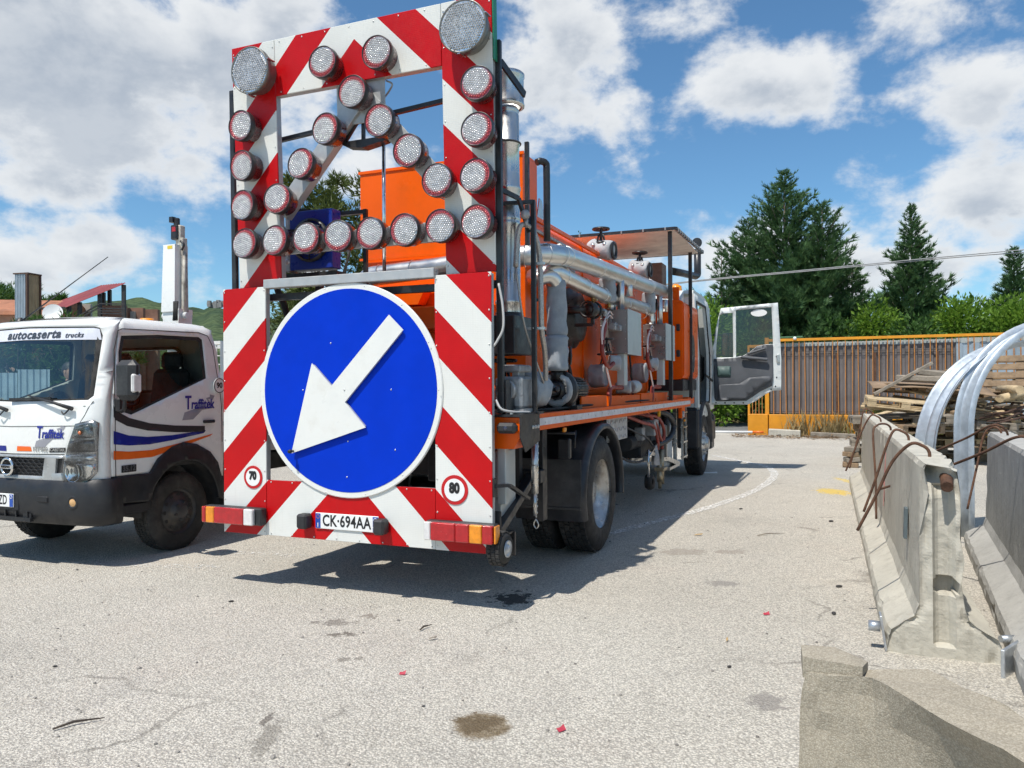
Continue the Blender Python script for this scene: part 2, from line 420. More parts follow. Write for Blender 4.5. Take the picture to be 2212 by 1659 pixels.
STAINS = [(_s[0], _s[1], 0.135, 0.145, (0.16, 0.11, 0.05), 0.8, 0.5), (_s[0] - .01, _s[1] + .01, 0.10, 0.10, (0.09, 0.06, 0.03), 0.6, 2.6),
          (_b[0], _b[1], 0.14, 0.16, (0.035, 0.033, 0.032), 0.9, 2.6), (_e[0], _e[1], 0.10, 0.06, (0.17, 0.15, 0.13), 0.7, 3.6), (gp(800, 1330)[0], gp(800, 1330)[1], 0.05, 0.05, (0.2, 0.17, 0.14), 0.7, 3.0), (gp(680, 1343)[0], gp(680, 1343)[1], 0.035, 0.03, (0.17, 0.15, 0.13), 0.7, 3.0), (gp(742, 1425)[0], gp(742, 1425)[1], 0.03, 0.03, (0.2, 0.18, 0.15), 0.7, 3.0), (gp(780, 1420)[0], gp(780, 1420)[1], 0.025, 0.03, (0.2, 0.18, 0.15), 0.7, 3.0), (gp(580, 1550)[0], gp(580, 1550)[1], 0.02, 0.06, (0.15, 0.13, 0.11), 0.8, 3.0),
          (gp(735, 1370)[0], gp(735, 1370)[1], 0.08, 0.04, (0.14, 0.12, 0.10), 0.8, 3.6), (_g[0], _g[1], 0.10, 0.10, (0.24, 0.22, 0.20), 0.7, 1.8),
          (_h[0] - .1, _h[1], 0.22, 0.14, (0.30, 0.26, 0.22), 0.6, 1.6), (_h[0] + .32, _h[1], 0.16, 0.09, (0.30, 0.26, 0.22), 0.6, 1.6),
          (gp(1560, 1260)[0], gp(1560, 1260)[1], 0.12, 0.10, (0.26, 0.24, 0.22), 0.7, 1.6), (gp(580, 1590)[0], gp(580, 1590)[1], 0.05, 0.16, (0.20, 0.18, 0.15), 0.6, 2.4),
          (gp(1800, 1062)[0], gp(1800, 1062)[1], 0.22, 0.34, (0.72, 0.50, 0.06), 0.75, 2.0), (gp(1835, 1040)[0], gp(1835, 1040)[1], 0.10, 0.5, (0.74, 0.52, 0.07), 0.6, 2.0)]
GM = ground_material()
g0 = MB(); g0.add([(-60, -40, 0), (60, -40, 0), (60, 23.2, 0), (-60, 23.2 + 46, 0)], [(0, 1, 2, 3)])
# yard sheet, cut along the fence line on the far side
FENCE_O = Vector((7.2, 22.5, 0)); FENCE_YAW = R(-24.0); FM = Matrix.Translation(FENCE_O) @ Matrix.Rotation(FENCE_YAW, 4, 'Z')
def fw(x, y, z=0.0): return FM @ Vector((x, y, z))
g0 = MB(); a, b_, c_, d_ = fw(-60, 0.7), fw(60, 0.7), Vector((60, -45, 0)), Vector((-75, -45, 0))
g0.add([d_, c_, b_, a], [(0, 1, 2, 3)])
gr = g0.build('ground', GM); gr['kind'] = 'structure'; gr['label'] = 'pale worn asphalt of the yard'
# far terrain down to the horizon
TMAT = mat('dry_field_soil', (0.10, 0.12, 0.045), 0.95, var=0.5, scale=0.05, bump=0.4, bscale=2.0, dirt=(0.20, 0.16, 0.09), dirtamt=0.6, dscale=0.02)
t0 = MB(); t0.add([(-7000, -3000, -.03), (7000, -3000, -.03), (7000, 8000, -.03), (-7000, 8000, -.03)], [(0, 1, 2, 3)])
tr = t0.build('terrain', TMAT); tr['kind'] = 'structure'; tr['label'] = 'open field terrain reaching to the horizon'
# road passing behind the fence, with edge line, and the verge beyond it
RMAT = mat('road_asphalt', (0.16, 0.157, 0.15), 0.9, var=0.25, scale=1.5, bump=0.5, bscale=60, dirt=(0.24, 0.22, 0.19), dirtamt=0.5, dscale=0.6)
PAINT = mat('worn_white_road_paint', (0.70, 0.68, 0.62), 0.8, var=0.12, scale=4, bump=0.35, bscale=90, dirt=(0.40, 0.37, 0.33), dirtamt=0.75, dscale=5)
r0 = MB(); r0.add([fw(-60, 1.0, .004), fw(60, 1.0, .004), fw(60, 7.3, .004), fw(-60, 7.3, .004)], [(0, 1, 2, 3)])
rd = r0.build('road', RMAT); rd['kind'] = 'structure'; rd['label'] = 'grey asphalt road passing behind the gate'
r1 = MB(); r1.add([fw(-60, 1.5, .008), fw(60, 1.5, .008), fw(60, 1.64, .008), fw(-60, 1.64, .008)], [(0, 1, 2, 3)])
r1.build('edge_line', PAINT, rd)
r2 = MB(); r2.add([fw(-60, 6.8, .008), fw(60, 6.8, .008), fw(60, 6.94, .008), fw(-60, 6.94, .008)], [(0, 1, 2, 3)])
r2.build('edge_line', PAINT, rd)
VM_ = mat('verge_earth', (0.15, 0.135, 0.06), 0.95, var=0.4, scale=2, bump=0.6, bscale=14)
v0 = MB(); n = 80
for i in range(n + 1):
    x = -60 + 120 * i / n
    for (yy, zz) in ((7.3, 0.0), (7.8, .12), (9.0, .18), (12.0, .05)): v0.v.append(tuple(fw(x, yy + random.uniform(-.06, .06), zz + (random.uniform(-.03, .05) if zz > 0 else 0))))
for i in range(n):
    for j in range(3): v0.f.append([i * 4 + j, i * 4 + j + 1, i * 4 + 5 + j, i * 4 + 4 + j]); v0.sm.append(True)
vg = v0.build('verge', VM_); vg['kind'] = 'structure'; vg['label'] = 'grassy verge along the far side of the road'

def ribbon(pts, wd_, z):
    mb = MB(); P = [Vector((p[0], p[1], 0)) for p in pts]; n = len(P)
    for i, p in enumerate(P):
        t = (P[min(i + 1, n - 1)] - P[max(i - 1, 0)]).normalized(); q = Vector((-t.y, t.x, 0)) * wd_ / 2
        w_ = 1 + 0.12 * math.sin(i * 2.1); mb.v += [tuple(p - q * w_ + Vector((0, 0, z))), tuple(p + q * w_ + Vector((0, 0, z)))]
    for i in range(n - 1): mb.f.append([2 * i, 2 * i + 1, 2 * i + 3, 2 * i + 2]); mb.sm.append(False)
    return mb
def paint_mat(name, lo, hi):
    m = bpy.data.materials.new(name); m.use_nodes = True; t = m.node_tree; t.nodes.clear(); k = NT(t)
    o = k.n('ShaderNodeOutputMaterial'); b = k.n('ShaderNodeBsdfPrincipled'); tr_ = k.n('ShaderNodeBsdfTransparent'); mx = k.n('ShaderNodeMixShader')
    v = k.n('ShaderNodeTexCoord').outputs['Object']
    k.l(k.mix(k.ramp(k.noise(v, 5, 5), .3, .7), (.68, .66, .61, 1), (.80, .78, .74, 1)), b.inputs['Base Color']); b.inputs['Roughness'].default_value = .85
    k.l(k.ramp(k.noise(v, 26, 6, .7), lo, hi), mx.inputs[0]); k.l(tr_.outputs[0], mx.inputs[1]); k.l(b.outputs[0], mx.inputs[2]); k.l(mx.outputs[0], o.inputs[0])
    return m
PW1, PW2 = paint_mat('chipped_white_line_paint', .40, .58), paint_mat('faded_line_and_sun_dash', .50, .66)
LN = [([(1300, 1156), (1330, 1150), (1450, 1118), (1520, 1100), (1580, 1080), (1630, 1060), (1664, 1038), (1672, 1022), (1655, 1008), (1615, 999), (1570, 990), (1540, 984)], .125, PW1, 'white painted line curving round past the open cab door'),
      ([(0, 1192), (60, 1202), (140, 1212), (220, 1218), (300, 1222), (480, 1224)], .12, PW2, 'faded white line in front of the white truck'),
      ([(800, 1250), (880, 1258), (930, 1264), (990, 1266)], .11, PW2, 'sunlight through the board gaps, painted as a pale dash in the truck shadow'),  # sunlight passing the board gaps, painted as a pale ribbon on the ground
      ([(430, 1190), (560, 1196), (720, 1206)], .12, PW2, 'faded white line under the tail of the orange truck')]
for pts, wd_, mm, lb in LN:
    P = smooth_path([(*gp(*p), 0) for p in pts], 5)
    o = ribbon(P, wd_, .005).build('marking_or_sun_dash', mm, gr); o['label'] = lb

# hills on the skyline, behind the left of the yard
def ridge(name, dist, prof, mm, label, depth=900, seed=1):
    """prof: (azimuth deg, elevation deg)"""
    mb = MB(); rnd = random.Random(seed); rows = 9; P = []
    azs = []; a = prof[0][0]
    while a <= prof[-1][0]: azs.append(a); a += 0.35
    for a in azs:
        for i in range(len(prof) - 1):
            if prof[i][0] <= a <= prof[i + 1][0]:
                t = (a - prof[i][0]) / (prof[i + 1][0] - prof[i][0]); t = t * t * (3 - 2 * t); e = prof[i][1] * (1 - t) + prof[i + 1][1] * t
        top = dist * math.tan(R(e))
        for j in range(rows):
            f = j / (rows - 1); rr = dist - depth * (1 - f); z = top * (f ** 0.8) + (noise.noise((a * .6, f * 5, seed)) * 12 + noise.noise((a * 3, f * 14, seed)) * 6) * (0.2 + f * .8)
            mb.v.append((rr * math.sin(R(a)), rr * math.cos(R(a)), z - 2 if j else -5))
    n = len(azs)
    for i in range(n - 1):
        for j in range(rows - 1): mb.f.append([i * rows + j, (i + 1) * rows + j, (i + 1) * rows + j + 1, i * rows + j + 1]); mb.sm.append(True)
    o = mb.build(name, mm); o['kind'] = 'structure'; o['label'] = label; return o
def forest(name, dark, light, sc):
    m = bpy.data.materials.new(name); m.use_nodes = True; t = m.node_tree; t.nodes.clear(); k = NT(t)
    o = k.n('ShaderNodeOutputMaterial'); b = k.n('ShaderNodeBsdfPrincipled'); k.l(b.outputs[0], o.inputs[0])
    v = k.n('ShaderNodeTexCoord').outputs['Object']; vo = k.n('ShaderNodeTexVoronoi'); k.l(v, vo.inputs['Vector']); vo.inputs['Scale'].default_value = sc
    n = k.noise(v, sc * .12, 6, .65); c = k.mix(k.ramp(n, .35, .65), dark, light); k.l(k.mix(k.m('MULTIPLY', vo.outputs['Distance'], .8), c, tuple(x * .45 for x in dark[:3]) + (1,)), b.inputs['Base Color'])
    b.inputs['Roughness'].default_value = 1; b.inputs['Specular IOR Level'].default_value = .1
    bn = k.n('ShaderNodeBump'); bn.inputs['Strength'].default_value = 1; bn.inputs['Distance'].default_value = 8; bn.invert = True
    k.l(vo.outputs['Distance'], bn.inputs['Height']); k.l(bn.outputs[0], b.inputs['Normal']); return m
HM1 = forest('wooded_hillside', (.035, .07, .028, 1), (.11, .155, .045, 1), .07)
HM2 = forest('far_wooded_hillside', (.055, .09, .05, 1), (.12, .16, .07, 1), .05)
ridge('hill', 2300, [(-75, 4.4), (-55, 5.0), (-36, 5.0), (-30.7, 5.45), (-28, 5.8), (-25.7, 6.0), (-24.4, 5.88), (-23, 5.66), (-22, 5.5), (-21, 5.8), (-20, 5.5), (-17, 4.9), (-12, 4.2), (0, 3.2), (14, 2.4), (40, 2), (70, 2.5)], HM2, 'wooded hill with a ruin on its crest', 1100, 2)
ridge('hill', 1500, [(-75, 2.9), (-50, 4.0), (-34, 4.9), (-30, 5.0), (-28, 4.4), (-26, 3.6), (-23, 3.0), (-18, 2.2), (0, 1.4), (30, 1.2), (70, 1.2)], HM1, 'darker lower wooded hill behind the red roofed shed', 700, 5)
# ================================================================== shared materials
ORANGE = mat('orange_truck_paint', (0.85, 0.112, 0.001), 0.34, var=0.08, scale=1.2, dirt=(0.42, 0.085, 0.012), dirtamt=0.35, dscale=2.2, spec=0.22, coat=0.06)
BLACKM = mat('black_painted_steel', (0.018, 0.018, 0.02), 0.38, var=0.3, scale=8, dirt=(0.07, 0.065, 0.06), dirtamt=0.4, dscale=6)
DARK = mat('dark_chassis_steel', (0.028, 0.028, 0.03), 0.6, var=0.4, scale=5, dirt=(0.10, 0.09, 0.075), dirtamt=0.6, dscale=4)
ALU = mat('milled_aluminium', (0.46, 0.47, 0.47), 0.50, 0.45, var=0.08, scale=9, dirt=(0.40, 0.40, 0.39), dirtamt=0.5, dscale=5)
STEEL = mat('polished_stainless_steel', (0.62, 0.61, 0.59), 0.30, 1.0, var=0.10, scale=3, dirt=(0.42, 0.40, 0.37), dirtamt=0.35, dscale=4, )
FOIL = mat('aluminium_pipe_cladding', (0.70, 0.69, 0.67), 0.34, 1.0, var=0.06, scale=4, rvar=0.06)
GALV = mat('galvanised_steel', (0.52, 0.55, 0.58), 0.42, 0.75, var=0.16, scale=14, dirt=(0.36, 0.38, 0.41), dirtamt=0.6, dscale=9)
ZINC = mat('grey_zinc_sheet', (0.50, 0.53, 0.52), 0.45, 0.35, var=0.08, scale=3, dirt=(0.36, 0.38, 0.37), dirtamt=0.4)
PAD = mat('grey_insulation_cloth', (0.30, 0.325, 0.35), 0.75, var=0.12, scale=9, bump=0.5, bscale=11, spec=0.35)
PADL = mat('pale_insulation_cloth', (0.42, 0.43, 0.435), 0.7, var=0.14, scale=9, bump=0.5, bscale=11, spec=0.35)
CAST = mat('cast_grey_metal', (0.36, 0.36, 0.36), 0.5, 0.5, var=0.2, scale=20, bump=0.3, bscale=60)
REDHOSE = mat('dark_red_rubber_hose', (0.26, 0.04, 0.028), 0.55, var=0.2, scale=10)
WHOSE = mat('pinkish_white_tube', (0.72, 0.60, 0.56), 0.4, var=0.1)
RUBBER = mat('black_rubber', (0.022, 0.021, 0.02), 0.75, var=0.25, scale=8, dirt=(0.085, 0.076, 0.065), dirtamt=0.55, dscale=5, bump=0.15, bscale=50)
TREAD = mat('tyre_tread_rubber', (0.026, 0.025, 0.024), 0.85, var=0.3, scale=10, dirt=(0.10, 0.09, 0.08), dirtamt=0.5, dscale=8)
RIMM = mat('dusty_wheel_rim_steel', (0.52, 0.52, 0.51), 0.36, 0.7, var=0.16, scale=5, dirt=(0.16, 0.11, 0.07), dirtamt=0.9, dscale=3)
FENDER = mat('matt_black_fender_plastic', (0.025, 0.026, 0.03), 0.42, var=0.2, scale=6, dirt=(0.10, 0.095, 0.09), dirtamt=0.55, dscale=3)
WHITEP = mat('white_truck_paint', (0.80, 0.80, 0.77), 0.28, var=0.03, scale=2, dirt=(0.60, 0.58, 0.53), dirtamt=0.22, dscale=2.5, coat=0.3)
PLATEW = mat('white_plate', (0.80, 0.80, 0.78), 0.4, var=0.03)
BLUEP = mat('plate_blue', (0.012, 0.07, 0.36), 0.4, var=0.05)
INK = mat('black_print', (0.012, 0.012, 0.014), 0.5, var=0.1)
TANCAN = mat('beige_canvas', (0.70, 0.66, 0.60), 0.85, var=0.12, scale=5, bump=0.35, bscale=12)
CHROME = mat('chromed_rod', (0.75, 0.75, 0.74), 0.10, 1.0, var=0.04)
BOLT = mat('zinc_bolt', (0.62, 0.62, 0.60), 0.35, 0.9, var=0.1)
LRED = mat('red_lamp_lens', (0.42, 0.008, 0.012), 0.16, var=0.15, scale=20, coat=0.5, bump=0.25, bscale=120)
LAMB = mat('amber_lamp_lens', (0.80, 0.27, 0.01), 0.16, var=0.15, scale=20, coat=0.5, bump=0.25, bscale=120)
LCLR = mat('clear_lamp_lens', (0.72, 0.70, 0.68), 0.15, var=0.1, scale=20, coat=0.5, bump=0.2, bscale=120)
BLKPL = mat('black_plastic', (0.02, 0.02, 0.022), 0.5, var=0.2, scale=12, dirt=(0.08, 0.078, 0.075), dirtamt=0.4, dscale=8)
REDP = mat('red_print', (0.50, 0.006, 0.010), 0.4, var=0.05)
GREENE = mat('green_acrylic_edge', (0.03, 0.22, 0.12), 0.25, var=0.1)

def sheeting(name, red, white, off, xc, per=0.604):
    """retro-reflective sheet: diagonal red and white bands mirrored about xc, with a fine cell pattern"""
    m = bpy.data.materials.new(name); m.use_nodes = True; t = m.node_tree; t.nodes.clear(); k = NT(t)
    o = k.n('ShaderNodeOutputMaterial'); b = k.n('ShaderNodeBsdfPrincipled'); k.l(b.outputs[0], o.inputs[0])
    v = k.n('ShaderNodeTexCoord').outputs['Object']; sp = k.n('ShaderNodeSeparateXYZ'); k.l(v, sp.inputs[0])
    d = k.m('ADD', sp.outputs[2], k.m('ABSOLUTE', k.m('SUBTRACT', sp.outputs[0], xc)))
    f = k.m('FRACT', k.m('DIVIDE', k.m('ADD', k.m('SUBTRACT', d, off), per * 20), per)); isred = k.m('LESS_THAN', f, 0.502)
    cx = k.m('PINGPONG', sp.outputs[0], 0.006); cz = k.m('PINGPONG', sp.outputs[2], 0.006)
    cell = k.ramp(k.m('MINIMUM', cx, cz), 0.0006, 0.0014)
    ns = k.noise(v, 3, 5, .6); ns2 = k.noise(v, 17, 6, .7)
    wcol = k.mix(k.m('MULTIPLY', k.ramp(ns2, .55, .8), .35), k.mix(k.ramp(ns, .3, .7), tuple(x * .93 for x in white) + (1,), white + (1,)), (.52, .50, .46, 1))
    stk = k.noise(k.vm('MULTIPLY', v, (22, 1, 1.3)), 1.0, 6, .65)
    wcol = k.mix(k.m('MULTIPLY', k.ramp(stk, .55, .8), .35), wcol, (.50, .47, .42, 1))
    wcol = k.mix(k.m('MULTIPLY', k.m('SUBTRACT', 1.0, cell), .16), wcol, (.45, .47, .45, 1))
    rcol = k.mix(k.m('MULTIPLY', k.ramp(stk, .58, .82), .30), k.mix(k.ramp(ns, .3, .7), tuple(x * .84 for x in red) + (1,), red + (1,)), (.34, .03, .03, 1))
    k.l(k.mix(isred, wcol, rcol), b.inputs['Base Color'])
    k.l(k.ramp(ns2, .3, .7, .28, .48), b.inputs['Roughness']); b.inputs['Specular IOR Level'].default_value = .28
    bn = k.n('ShaderNodeBump'); bn.inputs['Strength'].default_value = .25; bn.inputs['Distance'].default_value = .002; k.l(cell, bn.inputs['Height']); k.l(bn.outputs[0], b.inputs['Normal'])
    return m
RED3, WHT3 = (0.53, 0.0015, 0.004), (0.76, 0.76, 0.715)
STR_LOW = sheeting('striped_sheeting', RED3, WHT3, 0.585, -0.035)
STR_UP = sheeting('striped_sheeting', RED3, WHT3, 4.21, 0.04)
BLUES = mat('blue_reflective_sheet', (0.0, 0.034, 0.50), 0.5, var=0.06, scale=3, spec=0.10, bump=0.05, bscale=160)
WSHEET = mat('white_reflective_sheet', (0.76, 0.76, 0.72), 0.38, var=0.05, scale=5, dirt=(0.55, 0.52, 0.46), dirtamt=0.4, dscale=5, coat=0.2)

# ================================================================== orange road-marking truck
truck = empty('road_marking_truck', tuple(T0), YAW, 'orange road-marking truck carrying a striped arrow board at its tail', 'truck')
def part(name, mb, m, parent=truck, label=None):
    o = mb.build(name, m, parent)
    if label: o['label'] = label
    return o

# ---- lower board: aluminium frame, striped panels, round sign
fr = MB()
for (x0, x1) in ((-1.138, -.748), (.662, 1.068)):
    for xx in (x0 + .02, x1 - .02): fr.box((xx, .035, 1.307), (.04, .045, 1.82), ch=.004)
fr.box((-.04, .035, .425), (1.40, .044, .05), ch=.004); fr.box((-.04, .036, .77), (1.40, .043, .05), ch=.004)
fr.box((-.04, .012, 2.238), (1.412, .07, .065), ch=.004); fr.box((-.04, .036, 1.45), (1.40, .04, .05), ch=.004)
lowb = part('lower_board', fr, ALU)
def panel(x0, x1, z0, z1, y, m, parent, th=.012, f=None):
    mb = MB().box(((x0 + x1) / 2, y + th / 2, (z0 + z1) / 2), (x1 - x0, th, z1 - z0), ch=.0015)
    if f: mb.v = [(p[0], p[1] + f(p[2]), p[2]) for p in mb.v]
    return part('striped_panel', mb, m, parent)
panel(-1.142, -.744, .392, 2.221, 0, STR_LOW, lowb); panel(.660, 1.072, .392, 2.221, 0, STR_LOW, lowb); panel(-.741, .657, .394, .799, .001, STR_LOW, lowb)
disc = MB().lathe([(1e-4, 0), (.748, 0), (.754, -.006), (.754, -.014), (.748, -.02), (1e-4, -.02)], (-.03, -.012, 1.455), (0, -1, 0), 96, smooth=False)
dsc = part('sign_disc', disc, WSHEET, lowb, 'round sign disc with white rim')
part('blue_field', MB().lathe([(1e-4, .002), (.712, .002), (.713, 0)], (-.03, -.0125, 1.455), (0, -1, 0), 96, smooth=False), BLUES, lowb, 'blue field of the round sign')
AR = [(-.485, 1.005), (-.305, 1.648), (-.140, 1.487), (.330, 1.968), (.440, 1.862), (-.028, 1.374), (.138, 1.200)]
part('arrow', MB().prism(AR, -.040, -.030), WSHEET, lowb, 'white arrow plate pointing down to the left')
part('arrow_backing', MB().prism([(x * .96 - .001, 1.455 + (z - 1.455) * .96) for x, z in AR], -.0295, -.0165), ALU, lowb)
part('pin', MB().lathe([(1e-4, .05), (.012, .05), (.016, .03), (.008, .02), (.008, 0)], (-.468, -.041, 1.022), (0, -1, 0), 10), INK, lowb)
rv = MB()
def rivet(x, y, z, r=.006): rv.ball((x, y, z), r, 6, (1, .5, 1))
for i in range(9):
    z = .42 + i * .222
    for x in (-1.128, -.757, .673, 1.058): rivet(x, -.002, z)
for i in range(8):
    rivet(-.70 + i * .19, -.001, .41); rivet(-.70 + i * .19, -.001, .785)
for i in range(14):
    a = 2 * math.pi * i / 14; rivet(-.03 + .735 * math.cos(a), -.034, 1.455 + .735 * math.sin(a), .005)
for (x, z) in ((-.03, 1.46), (-.16, 1.79), (-.40, 1.46), (.33, 1.46), (-.02, 1.10), (.36, 1.05), (-.03, .85)): rivet(x, -.0155 - (.027 if x == -.03 and z == 1.46 else 0), z, .006)
part('rivets', rv, BOLT, lowb)
# speed plaques
for (x, z, s_, r_) in ((-.862, .815, '70', .085), (.803, .797, '80', .098)):
    o = part('speed_plaque', MB().lathe([(1e-4, .004), (r_, .004), (r_, 0)], (x, -.001, z), (0, -1, 0), 40, smooth=False), REDP, lowb, 'round red rimmed speed plaque reading ' + s_)
    part('plaque_face', MB().lathe([(1e-4, .002), (r_ * .76, .002), (r_ * .76, 0)], (x, -.005, z), (0, -1, 0), 40, smooth=False), PLATEW, lowb)
    text('plaque_numerals', s_, r_ * .92, INK, lowb, Matrix.Translation((x, -.0078, z + .01)) @ FACE_BACK, bold=.006, sx=.82)
    text('plaque_print', 'omologato', r_ * .16, INK, lowb, Matrix.Translation((x, -.0076, z - r_ * .52)) @ FACE_BACK, bold=.0004) if False else None
# number plate
part('number_plate', MB().box((-.04, -.006, .531), (.522, .010, .112), ch=.003), PLATEW, lowb, 'white number plate reading CK 694AA')
part('plate_band', MB().box((-.278, -.0118, .531), (.042, .002, .104)), BLUEP, lowb); part('plate_band', MB().box((.198, -.0118, .531), (.042, .002, .104)), BLUEP, lowb)
text('plate_lettering', 'CK·694AA', .112, INK, lowb, Matrix.Translation((-.040, -.0118, .532)) @ FACE_BACK, bold=.0022, sx=.78, space=1.04)
text('plate_country_letter', 'I', .04, PLATEW, lowb, Matrix.Translation((-.278, -.0132, .500)) @ FACE_BACK, bold=.001)
text('plate_province_letters', 'TR', .034, PLATEW, lowb, Matrix.Translation((.198, -.0132, .500)) @ FACE_BACK, bold=.001)
part('plate_ring', MB().torus((.198, -.0135, .558), .015, .0018, (0, -1, 0), 20, 6), PLATEW, lowb)
st = MB()
for i in range(12): a = R(30 * i); st.box((-.278 + .013 * math.cos(a), -.0132, .560 + .013 * math.sin(a)), (.0035, .001, .0035))
part('plate_stars', st, LAMB, lowb)
for x in (-.372, .262):
    part('plate_lamp', MB().box((x, -.045, .527), (.085, .088, .105), ch=.014), BLKPL, truck)
# tail lamps
for (x0, x1, flip) in ((-1.268, -.737, False), (.62, 1.119, True)):
    zc = .533; L = x1 - x0
    hb = part('tail_lamp', MB().box(((x0 + x1) / 2, -.035, zc), (L, .066, .126), ch=.008), BLKPL, truck, 'rear light cluster')
    seg = [(0, .20, LAMB), (.20, .64, LRED), (.64, .86, LRED), (.86, 1.0, LCLR)]
    if not flip: seg = [(0, .07, LRED), (.07, .22, LAMB), (.22, .74, LRED), (.74, .90, LCLR)]
    else: seg = [(0, .10, LCLR), (.10, .46, LRED), (.46, .66, LRED), (.66, .84, LAMB), (.84, .99, LRED)]
    for (a_, b2_, mm) in seg:
        part('lamp_lens', MB().box((x0 + L * (a_ + b2_) / 2, -.084, zc), (L * (b2_ - a_) - .003, .034, .118), ch=.006), mm, hb)
    part('side_lens', MB().box((x1 + .006 if flip else x0 - .006, -.05, zc), (.012, .07, .112), ch=.003), LAMB, hb)

# ---- upper board, leaning out at the top
UY = lambda z: .1 - .1 * (z - 2.235) / 1.787
uf = MB()
def ubox(mb, x0, x1, z0, z1, y0, y1):
    t = MB().box(((x0 + x1) / 2, (y0 + y1) / 2, (z0 + z1) / 2), (x1 - x0, y1 - y0, z1 - z0), ch=.003)
    t.v = [(p[0] + .012 * (p[2] - 2.235), p[1] + UY(p[2]), p[2]) for p in t.v]; mb.add(t.v, t.f)
for (x0, x1) in ((-1.06, -.672), (.703, 1.066)):
    ubox(uf, x0 + .002, x0 + .03, 2.24, 4.01, .004, .055); ubox(uf, x1 - .03, x1 - .002, 2.24, 4.01, .004, .055)
ubox(uf, -.672, .703, 3.62, 3.65, .004, .055); ubox(uf, -.672, .703, 3.98, 4.01, .004, .055)
ubox(uf, -.672, .703, 2.465, 2.60, .006, .03)
AP = (.062, 3.535)
for (tx, tz) in ((-.672, 2.775), (.715, 2.80)):
    a3 = Vector((AP[0], UY(AP[1]) + .02, AP[1])); b3 = Vector((tx, UY(tz) + .02, tz)); uf.bar(a3, b3, .014, .135, (0, 0, 1), .002)
    d = (b3 - a3).normalized(); nrm = Vector((-d.z, 0, d.x)); nrm = nrm if nrm.z < 0 else -nrm
    uf.bar(a3 + nrm * .066 + Vector((0, .03, 0)), b3 + nrm * .066 + Vector((0, .03, 0)), .06, .006, tuple(nrm))
upb = part('upper_board', uf, ALU)
apex = MB(); ubox(apex, -.165, .235, 3.34, 3.655, .028, .036); part('apex_plate', apex, ALU, upb)
def upanel(x0, x1, z0, z1):
    t = MB(); ubox(t, x0, x1, z0, z1, -.010, .002); o = part('striped_panel', t, STR_UP, upb)
upanel(-1.062, -.670, 2.236, 4.022); upanel(.701, 1.068, 2.236, 4.022); upanel(-.667, .698, 3.618, 4.022)
ge = MB(); ubox(ge, 1.0705, 1.080, 3.60, 4.02, -.008, .05); part('green_edge', ge, GREENE, upb)
rv = MB()
for i in range(8):
    z = 2.29 + i * .24
    for x in (-1.045, -.685, .718, 1.052): rivet(x + .012 * (z - 2.235), UY(z) - .011, z)
for i in range(7): rivet(-.6 + i * .2, UY(3.64) - .011, 3.64); rivet(-.6 + i * .2, UY(4.0) - .011, 4.0)
part('rivets', rv, BOLT, upb)
# lamps: one shared housing, rim and lens mesh each size
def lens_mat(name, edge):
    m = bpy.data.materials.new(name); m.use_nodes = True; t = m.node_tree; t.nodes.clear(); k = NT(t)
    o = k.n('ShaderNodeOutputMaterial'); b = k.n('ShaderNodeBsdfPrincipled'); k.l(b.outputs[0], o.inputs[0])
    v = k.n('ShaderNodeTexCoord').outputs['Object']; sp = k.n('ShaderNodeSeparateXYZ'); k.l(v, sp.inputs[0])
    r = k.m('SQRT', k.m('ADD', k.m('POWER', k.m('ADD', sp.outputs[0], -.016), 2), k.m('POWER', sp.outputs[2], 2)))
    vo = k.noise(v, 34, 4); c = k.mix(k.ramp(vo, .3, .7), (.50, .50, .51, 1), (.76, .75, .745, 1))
    k.l(k.mix(k.ramp(r, .078, .102), c, edge + (1,)), b.inputs['Base Color']); b.inputs['Roughness'].default_value = .12; b.inputs['Coat Weight'].default_value = .8  # red reflection painted into the lens rim, stronger on one side
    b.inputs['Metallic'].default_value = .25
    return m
LENS = lens_mat('beaded_lens_red_reflection', (.50, .07, .08)); BIGLENS = mat('faceted_silver_lens', (0.72, 0.72, 0.72), 0.14, 0.7, var=0.3, scale=60, coat=0.7)
SMOKE = mat('smoked_housing_red_reflection', (.10, .022, .022), 0.22, var=0.3, scale=20, coat=0.4)  # reflection of the red board stripes is put into this housing colour
def lamp_meshes(r, dep, big):
    hs = MB().lathe([(r * .86, 0), (r * .94, -dep * .55), (r * .985, -dep * .62), (r * .985, -dep * .66)], (0, 0, 0), (0, 1, 0), 36)
    rm = MB().lathe([(r * .97, -dep * .62), (r * 1.0, -dep * .66), (r, -dep * .97), (r * .985, -dep), (r * .94, -dep), (r * .925, -dep * .955)], (0, 0, 0), (0, 1, 0), 40)
    ln = MB().lathe([(r * .93, -dep * .95), (1e-4, -dep * .965)], (0, 0, 0), (0, 1, 0), 36)
    sp = .0165 if not big else .0175; br = sp * .53; n = int(r / sp) + 2
    for i in range(-n, n + 1):
        for j in range(-n, n + 1):
            x = (i + (j % 2) * .5) * sp; z = j * sp * .866
            if math.hypot(x, z) < r * .93 - br * .7:
                if big: ln.lathe([(br, 0), (br * .5, .009), (1e-4, .012)], (x, -dep * .96, z), (0, -1, 0), 4, smooth=False)
                else: ln.lathe([(br, 0), (br * .75, .005), (br * .35, .008), (1e-4, .0088)], (x, -dep * .96, z), (0, -1, 0), 6)
    return hs, rm, ln
